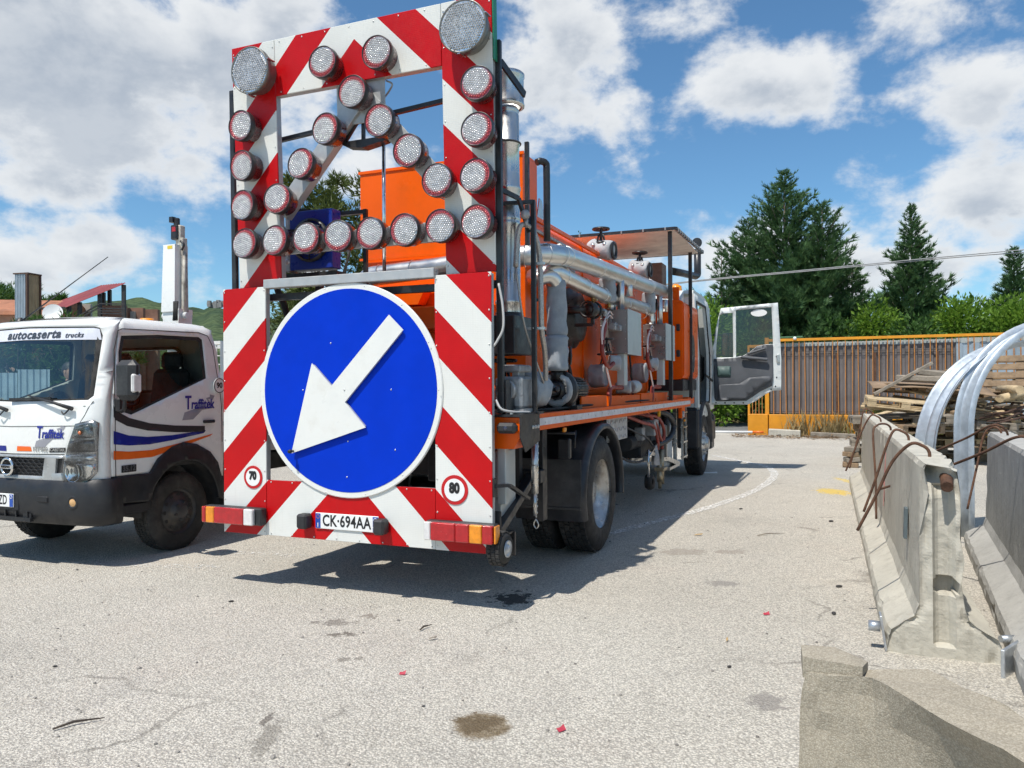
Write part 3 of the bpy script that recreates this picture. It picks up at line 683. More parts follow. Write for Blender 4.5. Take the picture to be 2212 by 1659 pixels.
def warn_lamp(proto_r, dep, big, hmat):
    hs, rm, ln = lamp_meshes(proto_r, dep, big)
    h = part('warning_lamp', hs, hmat, truck); r_ = part('lamp_rim', rm, mat('lamp_rim_black', (.035, .03, .03), .35) if not big else mat('lamp_rim_steel', (.20, .195, .18), .4, .6), h)
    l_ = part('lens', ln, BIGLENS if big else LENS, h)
    if big:
        cl = MB()
        for a in (20, 140, 260): cl.bar((proto_r * 1.01 * math.cos(R(a)), -dep * 1.0, proto_r * 1.01 * math.sin(R(a))), (proto_r * 1.01 * math.cos(R(a)), -dep * .35, proto_r * 1.01 * math.sin(R(a))), .02, .006)
        part('clip', cl, STEEL, h)
    return h
LX = [(-.882, 3.404), (-.884, 3.118), (-.894, 2.825), (-.899, 2.54), (-.627, 2.543), (-.359, 2.542), (-.094, 2.54), (.181, 2.54), (.452, 2.541), (.723, 2.543), (.993, 2.542),
      (.999, 2.832), (1.009, 3.122), (1.012, 3.415), (.707, 2.843), (.496, 3.064), (.281, 3.29), (.075, 3.509), (-.149, 3.285), (-.374, 3.063), (-.603, 2.84), (-.151, 3.737), (.285, 3.737)]
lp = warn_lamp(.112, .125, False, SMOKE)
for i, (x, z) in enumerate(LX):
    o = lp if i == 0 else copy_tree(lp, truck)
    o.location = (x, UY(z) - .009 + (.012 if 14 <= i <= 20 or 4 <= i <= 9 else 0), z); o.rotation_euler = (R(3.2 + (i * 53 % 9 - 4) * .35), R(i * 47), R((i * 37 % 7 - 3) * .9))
bg = warn_lamp(.168, .125, True, mat('lamp_body_steel', (.22, .215, .20), .4, .5))
for i, (x, z) in enumerate(((-.78, 3.787), (.933, 3.793))):
    o = bg if i == 0 else copy_tree(bg, truck)
    o.location = (x, UY(z) - .009, z); o.rotation_euler = (R(3.2), 0, 0)
    o['label'] = 'large faceted lamp at the top corner of the board'

# ---- black lifting frame behind the boards
f = MB()
for x in (-1.128, 1.084): f.bar((x, .13, 1.30), (x + .01, .085, 3.75), .042, .036, (0, 1, 0), .004)
f.bar((-1.10, .16, 3.32), (1.07, .16, 3.47), .03, .03); f.bar((-1.10, .16, 2.16), (1.07, .16, 2.16), .05, .05)
f.bar((1.10, .12, 3.62), (1.15, .42, 3.50), .016, .05); f.bar((1.09, .12, 2.78), (1.14, .32, 2.76), .02, .03); f.bar((1.14, .32, 2.76), (1.17, .44, 2.55), .02, .03)
f.bar((.95, .34, 2.74), (1.2, .44, 2.76), .022, .022)
part('lifting_frame', f, BLACKM)
f = MB().tube([(.18, .15, 2.24), (.18, .15, 3.22)], .013, 10); part('lift_rod', f, CHROME)
f = MB().prism([(-.13, 3.225), (.27, 3.225), (.24, 3.195), (.06, 3.165), (-.07, 3.185)], .06, .14); f.bar((-.13, .10, 3.22), (.045, .10, 3.44), .02, .035); f.bar((.045, .10, 3.22), (.045, .10, 3.44), .022, .022); f.bar((.27, .10, 3.225), (.045, .10, 3.44), .02, .025)
part('rod_bracket', f, BLACKM)
f = MB().tube(smooth_path([(.24, .09, 3.62), (.30, .07, 3.58), (.27, .08, 3.54), (.22, .09, 3.50)], 4), .007, 6); part('lamp_cable', f, CAST)

# ---- chassis, deck, side rails
f = MB()
for x in (-.42, .42): f.box((x, 4.9, .92), (.08, 9.0, .26), ch=.01)
for y in (.5, 1.6, 3.2, 4.6, 6.0, 7.3): f.box((0, y, .92), (.76, .12, .18))
f.cyl((-1.0, 2.13, .52), (1.0, 2.13, .52), .07, n=12); f.cyl((-1.0, 8.38, .50), (1.0, 8.38, .50), .05, n=12); f.ball((0, 2.13, .52), .22, 14)
f.box((0, 1.15, .95), (1.5, .06, .3)); f.cyl((-.1, 2.2, .58), (0, 6.5, .72), .055, n=10)
part('chassis', f, DARK)
part('deck', MB().box((0, 3.68, 1.262), (2.34, 6.44, .034), ch=.003), BLACKM)
for s in (1, -1):
    f = MB().box((s * 1.19, 3.68, 1.227), (.06, 6.44, .116), ch=.004); rl = part('side_rail', f, ORANGE)
    part('reflective_tape', MB().box((s * 1.2225, 3.66, 1.228), (.004, 6.38, .052)), mat('white_reflective_tape', (.66, .63, .64), .4, var=.12, scale=14, dirt=(.40, .38, .40), dirtamt=.5, dscale=6), rl)
    sm = MB()
    for i in range(30): sm.box((s * 1.2235, .6 + i * .213, 1.228 + (.010 if i % 2 else -.008)), (.0035, .004, .012))
    part('tape_marks', sm, INK, rl)
    br = MB(); br.add(*(lambda t: (t.v, t.f))(MB().prism([(.11, 1.289), (.47, 1.289), (.47, 1.10), (.20, 1.04), (.11, 1.14)], s * 1.221, s * 1.229, 'yz')))
    br.box((s * 1.13, .11, 1.283), (.20, .006, .012)); br.box((s * 1.13, .29, 1.2885), (.19, .36, .008))
    bk = part('corner_bracket', br, BLACKM)
    bb = MB()
    for y in (.335, .385, .435): bb.lathe([(1e-4, .009), (.012, .009), (.014, 0)], (s * 1.2285, y, 1.20), (s, 0, 0), 6, smooth=False)
    for x in (1.08, 1.145): bb.lathe([(1e-4, .01), (.011, .01), (.012, 0)], (s * x, .16, 1.293), (0, 0, 1), 6, smooth=False)
    part('bracket_bolts', bb, BOLT, bk)
    part('bumper_box', MB().prism([(s * .92, 1.272), (s * 1.215, 1.272), (s * 1.215, 1.14), (s * 1.17, 1.065), (s * .92, 1.065)], .13, .38), ORANGE)
    part('rear_camera', MB().box((s * 1.145, .085, 1.205), (.135, .075, .07), ch=.02), BLKPL)
    part('camera_eye', MB().lathe([(1e-4, .004), (.014, .004), (.016, 0)], (s * 1.145, .047, 1.205), (0, -1, 0), 12), mat('camera_glass', (.03, .03, .05), .08, coat=1))
# deck edge kerbs
for s, y0, y1, h in [(s, *q) for q in ((1.75, 2.55, .10), (2.62, 3.95, .09), (4.02, 5.55, .10), (5.75, 6.7, .05)) for s in (1, -1)]:
    f = MB(); f.box((s * 1.13, (y0 + y1) / 2, 1.28 + h / 2), (.02, y1 - y0, h), ch=.003); f.box((s * 1.05, y1 - .02, 1.28 + h / 2), (.16, .02, h)); f.box((s * 1.10, (y0 + y1) / 2, 1.28 + h), (.08, y1 - y0, .012)); part('deck_kerb', f, ORANGE)

# ---- tank and hopper
def rbox(x0, x1, y0, y1, z0, z1, r, seg=5):
    poly = rpoly(x0, z0, x1, z1, r, seg); t = MB(); t.prism(poly, y0, y1, 'xz'); return t
f = rbox(-.78, .78, 1.36, 6.05, 1.34, 2.93, .10)
tank = part('tank', f, ORANGE, label='large orange heating tank')
f = MB()
for y in (2.95, 4.45, 5.9): f.prism([(p[0] * 1.006, p[1]) for p in rpoly(-.787, 1.335, .787, 2.937, .10)], y, y + .025, 'xz')
f.box((.79, 3.7, 2.905), (.03, 4.6, .04), ch=.004); f.box((-.79, 3.7, 2.905), (.03, 4.6, .04), ch=.004)
part('tank_rib', f, ORANGE, tank)
f = MB(); f.prism([(-.80, 2.90), (.77, 2.90), (.77, 3.41), (-.80, 3.41)], 1.34, 1.68, 'xz'); f.box((-.015, 1.335, 3.40), (1.60, .014, .025)); f.box((-.015, 1.335, 2.62), (1.58, .012, .02))
hop = part('hopper', f, ORANGE, label='tall orange hopper behind the arrow board')
part('filler_neck', MB().lathe([(.035, 0), (.035, .10), (.05, .10), (.05, .13), (.03, .14)], (.62, 1.5, 3.40), (0, 0, 1), 16), ORANGE, hop)
part('lifting_eye', MB().torus((.36, 1.42, 3.42), .022, .006, (0, 1, 0), 14, 6), ORANGE, hop)
part('bracket_plate', MB().prism([(1.72, 2.90), (2.02, 2.90), (1.96, 3.02), (1.90, 3.03), (1.86, 3.12), (1.80, 3.13), (1.76, 3.02)], .74, .75, 'yz'), STEEL, hop)
f = MB().box((-.10, 1.27, 2.06), (1.30, .16, .20), ch=.01); f.prism([(-.72, 2.35), (-.05, 2.35), (-.14, 2.18), (-.72, 2.18)], 1.20, 1.33); part('rear_trough', f, ORANGE, tank)
part('yellow_tank', MB().lathe([(1e-4, -.55), (.2, -.5), (.26, -.3), (.26, .3), (.2, .5), (1e-4, .55)], (-.78, 2.5, 2.75), (0, 0, 1), 20), mat('yellow_orange_plastic', (.80, .30, .01), .4))
for s in (1, -1):
    part('manhole', MB().lathe([(.30, 0), (.30, .03), (.235, .035), (.235, .10), (.16, .11), (1e-4, .11)], (s * .775, 2.58, 2.14), (s, 0, 0), 32), BLACKM, tank)
    part('control_box', MB().box((s * .845, 1.95, 2.60), (.09, .26, .22), ch=.008), mat('grey_control_box', (.22, .24, .26), .45)); part('control_box', MB().box((s * .84, 2.33, 2.58), (.08, .18, .18), ch=.008), MATS['grey_control_box'])

# ---- exhaust chimney and burner box
CX, CY = .985, .5
f = MB().lathe([(.088, 2.0), (.088, 2.06), (.094, 2.065), (.094, 2.085), (.088, 2.09), (.088, 2.62), (.093, 2.63), (.088, 2.64), (.088, 2.655), (.093, 2.665), (.088, 2.675), (.088, 2.86), (.094, 2.87), (.094, 2.89), (.088, 2.9), (.084, 3.18), (.092, 3.19), (.092, 3.21), (.084, 3.22), (.084, 3.40), (.078, 3.42), (.086, 3.43), (.07, 3.46)], (CX, CY, 0), (0, 0, 1), 32)
chim = part('chimney', f, STEEL, label='polished steel exhaust chimney')
part('chimney_cap', MB().lathe([(.10, 3.455), (.122, 3.46), (.125, 3.475), (.120, 3.49), (.120, 3.66), (.125, 3.67), (.125, 3.69), (.115, 3.70), (.112, 3.48), (.095, 3.462)], (CX, CY, 0), (0, 0, 1), 36), STEEL, chim)
part('clamp', MB().torus((CX, CY, 3.20), .093, .008, (0, 0, 1), 24, 6), BLACKM, chim)
part('chimney_collar', MB().cyl((CX, CY, 1.93), (CX, CY, 2.0), .094, n=28), BLACKM, chim)
part('burner_box', MB().box((.93, .50, 1.835), (.34, .34, .27), ch=.006), BLACKM)
# ---- radiator on the left
rad = part('radiator', MB().box((-.64, .46, 2.63), (.40, .12, .46), ch=.006), mat('blue_radiator_paint', (.010, .035, .30), .35, var=.1), label='blue oil cooler radiator')
part('side_tank', MB().box((-.862, .46, 2.64), (.045, .125, .50), ch=.008), ALU, rad)
f = MB().lathe([(.155, 0), (.17, .02), (.17, .04), (.15, .045)], (-.62, .40, 2.62), (0, -1, 0), 32)
for r_ in (.04, .07, .10, .13): f.torus((-.62, .36, 2.62), r_, .003, (0, -1, 0), 28, 5)
for a in range(0, 180, 45): f.bar((-.62 - .16 * math.cos(R(a)), .355, 2.62 - .16 * math.sin(R(a))), (-.62 + .16 * math.cos(R(a)), .355, 2.62 + .16 * math.sin(R(a))), .008, .008)
part('fan', f, BLACKM, rad)
f = MB().bar((-.90, .42, 2.89), (-.48, .62, 2.86), .04, .03); f.bar((-.52, .60, 2.86), (-.27, .62, 2.86), .04, .03); f.bar((-.28, .62, 2.88), (-.28, .62, 2.1), .03, .03); f.bar((-.9, .46, 2.36), (-.4, .46, 2.36), .12, .03); f.bar((-.6, .46, 2.36), (-.6, .46, 1.28), .05, .05); f.bar((-.95, .3, 2.70), (-.3, .3, 2.66), .03, .02)
part('radiator_stand', f, BLACKM, rad)
f = MB().tube(smooth_path([(-.86, .42, 2.47), (-.93, .40, 2.49), (-.96, .38, 2.44), (-.955, .38, 2.34)], 5), .022, 10); f.ball((-.87, .42, 2.47), .035, 10); part('radiator_elbow', f, FOIL, rad)
part('radiator_hose', MB().tube(smooth_path([(-.955, .38, 2.35), (-.95, .39, 2.25), (-.90, .42, 2.1), (-.8, .5, 1.6), (-.78, .5, 1.28)], 5), .026, 10), RUBBER, rad)

# ---- insulated pipework (right side)
def seams(mb, path, r, every):
    acc = 0.0
    for a_, b2_ in zip(path[:-1], path[1:]):
        a_, b2_ = Vector(a_), Vector(b2_); L = (b2_ - a_).length; acc += L
        if acc > every: acc = 0; mb.torus(tuple(b2_), r, .005, tuple(b2_ - a_), 20, 5)
mainp = [(-.55, .98, 1.95), (-.55, .98, 2.28)] + arc((-.42, 2.28), .13, 180, 90, 6, 'xz', .98)[1:] + [(.2, .97, 2.44), (.72, .94, 2.47)] + smooth_path([(.72, .94, 2.47), (.95, .98, 2.485), (1.06, 1.12, 2.51), (1.10, 1.40, 2.535)], 5)[1:] + [(1.10, 2.2, 2.57), (1.10, 3.2, 2.61), (1.10, 4.4, 2.66), (1.10, 5.75, 2.715)]
f = MB().tube(mainp, .083, 22); mp = part('exhaust_pipe', f, FOIL, label='shiny clad pipe running along the side')
for c_, ax_ in (((-.55, .98, 2.27), (0, 0, 1)), ((-.47, .98, 2.375), (1, 0, 1)), ((-.36, .975, 2.415), (1, 0, .1)), ((-.05, .97, 2.43), (1, 0, 0)), ((.30, .965, 2.445), (1, 0, 0)), ((.76, .945, 2.472), (1, .1, 0)), ((.93, .975, 2.483), (1, .3, 0)), ((1.05, 1.10, 2.507), (.6, 1, 0))): part('pipe_seam', MB().torus(c_, .0845, .004, ax_, 22, 5), FOIL, mp)
for y in (1.30, 1.44, 2.4, 3.6, 4.6, 5.66): part('pipe_seam', MB().torus((1.10, y, 2.535 + (y - 1.4) * .0414), .0845, .004, (0, 1, .04), 22, 5), FOIL, mp)
lowp = [(.86, 1.30, 2.36), (.95, 1.27, 2.37)] + smooth_path([(.97, 1.28, 2.385), (1.04, 1.34, 2.40), (1.06, 1.46, 2.39)], 4) + [(1.06, 2.2, 2.37), (1.05, 2.9, 2.36), (1.04, 4.9, 2.42)]
f = MB().tube(lowp, .068, 18); lw = part('lower_pipe', f, FOIL)
for y in (1.5, 2.1, 2.7, 3.6, 4.4): part('pipe_seam', MB().torus((1.06, y, 2.39 - (y - 1.46) * .02), .069, .004, (0, 1, 0), 20, 5), FOIL, lw)
f = MB().tube([(.90, 1.24, 2.33)] + smooth_path([(.95, 1.24, 2.345), (1.02, 1.28, 2.36), (1.05, 1.34, 2.31), (1.05, 1.37, 2.25)], 4), .062, 16); part('elbow_pipe', f, FOIL)
def pad_cyl(name, a, b, r, m=PAD, n=22, lump=.10, seed=1, label=None):
    a, b = Vector(a), Vector(b); k = 14; pts = [a + (b - a) * (i / k) for i in range(k + 1)]
    t = MB().tube(pts, [r * (.86 if i in (0, k) else 1.0) for i in range(k + 1)], n)
    t.v = [tuple(Vector(p) + (Vector(p) - (a + (b - a) * max(0, min(1, (Vector(p) - a).dot(b - a) / (b - a).length_squared)))) * (noise.noise(Vector(p) * 13 + Vector((seed * 9, 0, 0))) * lump * 1.4 + noise.noise(Vector(p) * 34 + Vector((seed * 5, 0, 0))) * lump * .7)) for p in t.v]
    o = part(name, t, m, label=label); return o
pad_cyl('insulated_duct', (1.05, 1.37, 1.87), (1.05, 1.37, 2.335), .083, PAD, seed=2, label='grey cloth wrapped vertical duct')
pad_cyl('insulated_duct', (1.05, 1.36, 1.60), (1.05, 1.36, 1.885), .094, PAD, seed=3)
pad_cyl('insulated_valve', (1.06, 2.90, 2.305), (1.06, 2.90, 2.55), .082, PAD, seed=4); pad_cyl('insulated_valve', (1.06, 4.80, 2.36), (1.06, 4.80, 2.61), .085, PAD, seed=5)
pad_cyl('insulated_pipe', (.83, 3.05, 1.58), (1.0, 3.05, 1.58), .115, PAD, seed=6); pad_cyl('insulated_pipe', (.83, 4.95, 1.63), (1.0, 4.95, 1.63), .12, PAD, seed=7)
pad_cyl('insulated_valve', (.66, 3.64, 2.99), (.93, 3.60, 2.95), .105, PADL, seed=8, label='pale wrapped valve on top of the tank'); pad_cyl('insulated_valve', (.68, 5.48, 3.03), (.93, 5.44, 2.99), .11, PADL, seed=9, label='pale wrapped valve near the canopy')
for (y_, z_) in ((3.60, 2.95), (5.44, 2.99)):
    part('valve_flange', MB().torus((.945, y_, z_ - .005), .085, .018, (1, 0, 0), 22, 6), BLACKM)
    for dx in (.73, .86): part('snap', MB().lathe([(1e-4, .008), (.02, .006), (.022, 0)], (dx, y_ - .085, z_ + .065), (0, -.8, .6), 12), BOLT)
for (x, y, z) in ((1.12, 2.95, 1.71), (1.12, 4.78, 1.745)): pad_cyl('insulated_valve', (x - .07, y, z), (x + .04, y + .05, z - .01), .075, PADL, seed=int(y * 10))
pad_cyl('insulated_pipe', (1.0, 3.42, 1.45), (1.16, 3.46, 1.46), .062, PADL, seed=13); pad_cyl('insulated_pipe', (1.08, 3.75, 1.46), (1.12, 3.9, 1.47), .07, PADL, seed=14)
def handwheel(c, r, axis, stem=.12, m=BLACKM):
    ax = Vector(axis).normalized(); t = MB().torus(c, r, r * .16, axis, 24, 7); u = ax.orthogonal().normalized(); w_ = ax.cross(u)
    for k in range(5):
        a = 2 * math.pi * k / 5; t.cyl(c, tuple(Vector(c) + (u * math.cos(a) + w_ * math.sin(a)) * r), r * .11, n=6)
    t.cyl(tuple(Vector(c) + ax * r * .25), tuple(Vector(c) - ax * stem), r * .2, n=10)
    b_ = Vector(c) - ax * stem
    for s in (-1, 1): t.cyl(tuple(b_ + u * r * .55 * s), tuple(b_ + ax * stem * .62 + u * r * .3 * s), r * .13, n=8)
    t.cyl(tuple(b_ - ax * .03), tuple(b_), r * .8, n=16); return part('handwheel', t, m)
handwheel((.80, 3.60, 3.19), .085, (0, 0, 1), .14); handwheel((.81, 5.44, 3.22), .09, (0, 0, 1), .14)
handwheel((1.06, 2.86, 1.94), .06, (0, 0, 1), .12); handwheel((1.07, 4.72, 1.955), .062, (0, 0, 1), .12)
handwheel((.96, 3.1, 1.80), .06, (0, 0, 1), .10); handwheel((.90, .62, 1.665), .085, (0, 0, 1), .16); handwheel((1.10, 1.56, 1.73), .07, (1, .4, 0), .06); handwheel((1.10, 3.14, 2.44), .065, (1, .4, 0), .05); handwheel((1.10, 5.05, 2.49), .065, (1, .4, 0), .05)
# burner boxes
for (y0, i) in ((3.06, 0), (5.03, 1)):
    bx = part('filter_box', MB().box((1.075, y0 + .30, 2.025), (.285, .58, .45), ch=.006), mat('plain_sheet_steel', (.36, .35, .34), .34, .8, var=.08, scale=2), label='square steel filter box')
    part('box_cover', MB().box((1.2215, y0 + .30, 2.025), (.008, .595, .46), ch=.002), ZINC, bx)
    rv = MB()
    for k in range(7):
        for yy in (y0 + .012, y0 + .585): rivet(1.226, yy, 1.81 + k * .07, .006)
        rivet(1.075 - .13, y0 + .009, 1.81 + k * .07, .005); rivet(1.2, y0 + .009, 1.81 + k * .07, .005)
    part('rivets', rv, BOLT, bx)
    part('down_tube', MB().box((1.14, y0 + .10, 1.645), (.08, .12, .33), ch=.004), ZINC, bx)
    f = MB().tube([(1.02, y0 + .10, 2.24)] + arc((1.02 - .0, 2.30), .001, 0, 1, 1, 'xz', y0 + .10)[:1] + smooth_path([(1.02, y0 + .10, 2.32), (1.015, y0 + .09, 2.38), (.97, y0 + .02, 2.44), (.90, y0 - .05, 2.46)], 4), .058, 16); part('elbow_pipe', f, FOIL, bx)
    part('vent_tube', MB().tube([(1.13, y0 + .10, 2.24), (1.13, y0 + .10, 2.60)], .036, 14), FOIL, bx)
    part('vent_tube', MB().tube([(1.11, y0 + .52, 2.24 + .2), (1.11, y0 + .52, 2.60)], .042, 14), FOIL, bx)
    f = MB().box((1.09, y0 - .06, 2.07), (.085, .10, .085), ch=.012); f.cyl((1.09, y0 - .13, 2.07), (1.09, y0 - .06, 2.07), .034, n=14); f.box((1.15, y0 - .06, 2.055), (.05, .08, .06), ch=.008); f.bar((1.06, y0 - .05, 2.11), (1.04, y0 - .05, 2.24), .02, .02)
    part('actuator', f, CAST)
    # red hose loops and pale tubes
    part('red_hose', MB().tube(smooth_path([(1.10, y0 - .42, 2.15), (1.11, y0 - .44, 2.05), (1.12, y0 - .56, 1.93), (1.13, y0 - .62, 1.80), (1.13, y0 - .50, 1.69), (1.12, y0 - .33, 1.66), (1.12, y0 - .18, 1.70)], 6), .021, 10), REDHOSE)
    part('red_hose', MB().tube(smooth_path([(1.08, y0 - .02 + .35, 1.455), (1.10, y0 - .18, 1.46), (1.12, y0 - .34, 1.42), (1.13, y0 - .38, 1.34), (1.12, y0 - .40, 1.28)], 6), .024, 10), REDHOSE)
    for d in (0, .035): part('pale_tube', MB().tube(smooth_path([(1.10, y0 - .12, 2.15 + d), (1.11, y0 - .30, 2.16 + d), (1.12, y0 - .55 - d, 2.02), (1.13, y0 - .58 - d, 1.85), (1.12, y0 - .42 - d, 1.65), (1.12, y0 - .25 - d, 1.45)], 6), .0075, 8), WHOSE)
f = MB().ball((1.05, 2.36, 2.185), .075, 14); f.cyl((.8, 2.25, 2.185), (1.05, 2.36, 2.185), .035, n=12); f.cyl((1.05, 2.36, 2.185), (1.09, 2.58, 2.19), .032, n=12); f.torus((1.06, 2.43, 2.186), .07, .012, (.15, 1, 0), 18, 6); f.torus((1.03, 2.29, 2.186), .07, .012, (.15, 1, 0), 18, 6); f.bar((.8, 2.4, 2.05), (1.05, 2.4, 2.05), .03, .03); f.bar((1.05, 2.4, 2.05), (1.05, 2.4, 2.12), .03, .03)
part('ball_valve', f, BLACKM)
f = MB().tube(smooth_path([(1.085, 2.56, 2.19), (1.10, 2.63, 2.19), (1.10, 2.645, 2.16), (1.10, 2.645, 2.10)], 4), .028, 10); f.torus((1.10, 2.645, 2.12), .03, .006, (0, 0, 1), 14, 5); part('pipe_elbow', f, CAST)
f = MB().cyl((1.05, 2.42, 2.25), (1.05, 2.42, 2.33), .02, n=8); f.box((1.07, 2.40, 2.28), (.05, .03, .02)); part('bleed_tap', f, mat('brass', (.45, .33, .15), .35, .9))
f = MB().cyl((1.06, 2.95, 2.26), (1.06, 2.95, 2.30), .02, n=8); f.cyl((1.06, 3.5, 2.30), (1.06, 3.5, 2.36), .02, n=8); part('bleed_tap', f, MATS['brass'])
# pumps and motors
def flange(c, r, t, axis, m, name, n=28, holes=8):
    ax = Vector(axis); mb = MB().lathe([(1e-4, 0), (r, 0), (r, t), (1e-4, t)], c, axis, n, smooth=False); return part(name, mb, m)
f = MB().lathe([(.06, .20), (.075, .22), (.08, .26), (.16, .27), (.165, .28), (.165, .32), (.13, .34), (.10, .42), (.08, .44), (1e-4, .44)], (1.05, 1.10, 1.445), (0, 1, 0), 28); f.box((1.05, 1.5, 1.33), (.20, .10, .10)); f.box((1.05, 1.5, 1.30), (.30, .14, .03)); f.cyl((1.05, 1.37, 1.52), (1.05, 1.37, 1.62), .055, n=16)
pump = part('pump', f, BLACKM)
f = MB(); 
for k in range(9):
    a = 2 * math.pi * k / 9; f.box((1.05 + .105 * math.cos(a), 1.355, 1.445 + .105 * math.sin(a)), (.062, .03, .062), Euler((0, -a, 0)), ch=.02)
f.torus((1.05, 1.36, 1.445), .112, .028, (0, 1, 0), 24, 8); f.v = [(p[0] + noise.noise(Vector(p) * 18) * .012, p[1] + noise.noise(Vector(p) * 22) * .01, p[2] + noise.noise(Vector(p) * 20) * .012) for p in f.v]; part('pump_jacket', f, PADL, pump)
f = MB().cyl((1.05, 1.0, 1.455), (1.05, 1.36, 1.45), .055, n=16); f.ball((1.13, 1.12, 1.45), .024, 8); f.cyl((1.06, 1.12, 1.45), (1.15, 1.12, 1.45), .016, n=8); part('pump_shaft', f, BLACKM, pump)
f = MB().lathe([(1e-4, 1.58), (.085, 1.58), (.09, 1.62), (.09, 1.92), (.07, 1.96), (1e-4, 1.96)], (1.06, 0, 1.45), (0, 1, 0), 24)
for k in range(24): a = 2 * math.pi * k / 24; f.box((1.06 + .095 * math.cos(a), 1.77, 1.45 + .095 * math.sin(a)), (.02, .28, .005), Euler((0, -a, 0)))
part('electric_motor', f, BLACKM)
pad_cyl('insulated_pump', (1.06, .58, 1.45), (1.06, .88, 1.45), .135, PAD, seed=21, label='grey jacketed pump body')
f = MB().box((1.07, .40, 1.435), (.20, .24, .22), ch=.02); f.box((1.07, .42, 1.60), (.16, .22, .05), ch=.01); f.cyl((1.07, .28, 1.45), (1.07, .22, 1.45), .07, n=18); f.box((1.08, .36, 1.31), (.22, .2, .03)); f.box((1.10, .40, 1.565), (.05, .12, .04), ch=.006); part('gear_motor', f, CAST, label='bare metal gear motor')
part('red_cap', MB().ball((1.10, .36, 1.60), .014, 10), REDP)
f = MB().torus((1.02, .25, 1.66), .03, .006, (1, 0, 0), 8, 5); f.bar((1.02, .25, 1.63), (1.02, .3, 1.55), .012, .006); part('latch', f, BOLT)
# posts, hoses, gauge
f = MB().bar((1.20, .45, 1.29), (1.20, .44, 2.76), .032, .032, (0, 1, 0), .003); f.bar((1.0, .40, 2.755), (1.215, .44, 2.755), .026, .026); f.box((1.2, .45, 1.295), (.10, .10, .014)); part('pipe_stand', f, BLACKM)
f = MB()
for z in (1.88, 2.33): f.bar((1.13, .47, z), (1.27, .47, z), .03, .018); f.ball((1.2, .44, z), .012, 8)
part('pipe_clip', f, BOLT)
f = MB(); 
for i in range(7): f.bar((1.10, .13, 1.29), (1.10, .13, 1.29 + .001), .001, .001)
f = MB().prism([(.14, 1.29), (.42, 1.29), (.19, 1.52), (.14, 1.52)], 1.11, 1.118, 'yz'); part('gusset', f, BLACKM)
part('braided_hose', MB().tube(smooth_path([(1.10, .36, 2.3), (1.11, .37, 2.50), (1.14, .38, 2.59), (1.19, .46, 2.56), (1.215, .52, 2.40), (1.225, .52, 2.1), (1.225, .53, 1.88), (1.22, .60, 1.75), (1.20, .68, 1.62), (1.19, .70, 1.52)], 7), .019, 12), mat('braided_steel_hose', (.42, .39, .36), .4, .6, var=.25, scale=120))
part('braided_hose', MB().tube(smooth_path([(1.10, .36, 2.3), (1.14, .42, 1.9), (1.19, .66, 1.5)], 6), .008, 8), MATS['braided_steel_hose'])
f = MB().lathe([(1e-4, .03), (.028, .03), (.032, .02), (.032, 0)], (1.17, .37, 2.655), (.3, -1, 0), 18); f.cyl((1.17, .385, 2.58), (1.17, .385, 2.63), .014, n=8); part('pressure_gauge', f, CAST)
part('sensor_block', MB().box((1.19, .46, 2.61), (.04, .05, .10), ch=.006), mat('dark_blue_plastic', (.02, .04, .14), .4))
part('vertical_pipe', MB().tube([(1.02, 1.0, 3.20)] + smooth_path([(1.04, 1.02, 3.215), (1.075, 1.05, 3.20), (1.08, 1.06, 3.12), (1.08, 1.06, 2.6)], 4), .027, 12), BLACKM)
f = MB().bar((.96, .95, 2.55), (.96, .95, 3.35), .03, .03, (0, 1, 0)); part('pipe_stand', f, BLACKM)
part('white_cable', MB().tube(smooth_path([(1.10, .06, 2.15), (1.13, .055, 2.0), (1.135, .05, 1.86), (1.10, .04, 1.78), (1.076, .03, 1.74)], 6), .008, 8), mat('grey_cable', (.45, .44, .43), .5)); part('white_cable', MB().tube(smooth_path([(1.08, .05, 1.39), (1.12, .05, 1.33), (1.18, .12, 1.31), (1.20, .25, 1.305), (1.21, .33, 1.303)], 6), .008, 8), MATS['grey_cable'])

# ---- canopy over the operator stand
f = MB(); nx, ny = 14, 12
for j in range(ny + 1):
    for i in range(nx + 1):
        u, v = i / nx, j / ny; x = -1.25 + 2.56 * u; y = 5.28 + 1.87 * v + .06 * u * v
        f.v.append((x, y, 3.465 - .02 * v - .05 * math.sin(math.pi * u) * math.sin(math.pi * v) + .012 * noise.noise((x * 3, y * 3, 0))))
for j in range(ny):
    for i in range(nx): a = j * (nx + 1) + i; f.f.append([a, a + 1, a + nx + 2, a + nx + 1]); f.sm.append(True)
can = part('canopy', f, TANCAN, label='beige canvas canopy on black posts')
f = MB(); c4 = [(1.31, 5.28, 3.475), (1.37, 7.15, 3.455), (-1.25, 7.15, 3.455), (-1.25, 5.28, 3.475)]
for i in range(4): f.bar(c4[i], c4[(i + 1) % 4], .035, .035)
part('canopy_frame', f, BLACKM, can)
f = MB()
for (x, y, zt, zb) in ((1.21, 5.42, 3.47, 1.28), (1.21, 7.0, 3.45, 1.28), (-1.21, 5.42, 3.47, 1.28), (-1.21, 7.0, 3.45, 1.28)): part('canopy_post', MB().bar((x, y, zb), (x, y, zt), .05, .05, (0, 1, 0), .004), BLACKM, can)
for i in range(14): part('lashing', MB().box((1.318 + i * .0038, 5.35 + i * .13, 3.462), (.046, .028, .046), ch=.006), mat('pale_cable_tie', (.30, .30, .30), .5), can)
for i in range(9): part('lashing', MB().box((-1.1 + i * .285, 5.275, 3.472), (.018, .046, .046), ch=.006), MATS['pale_cable_tie'], can)
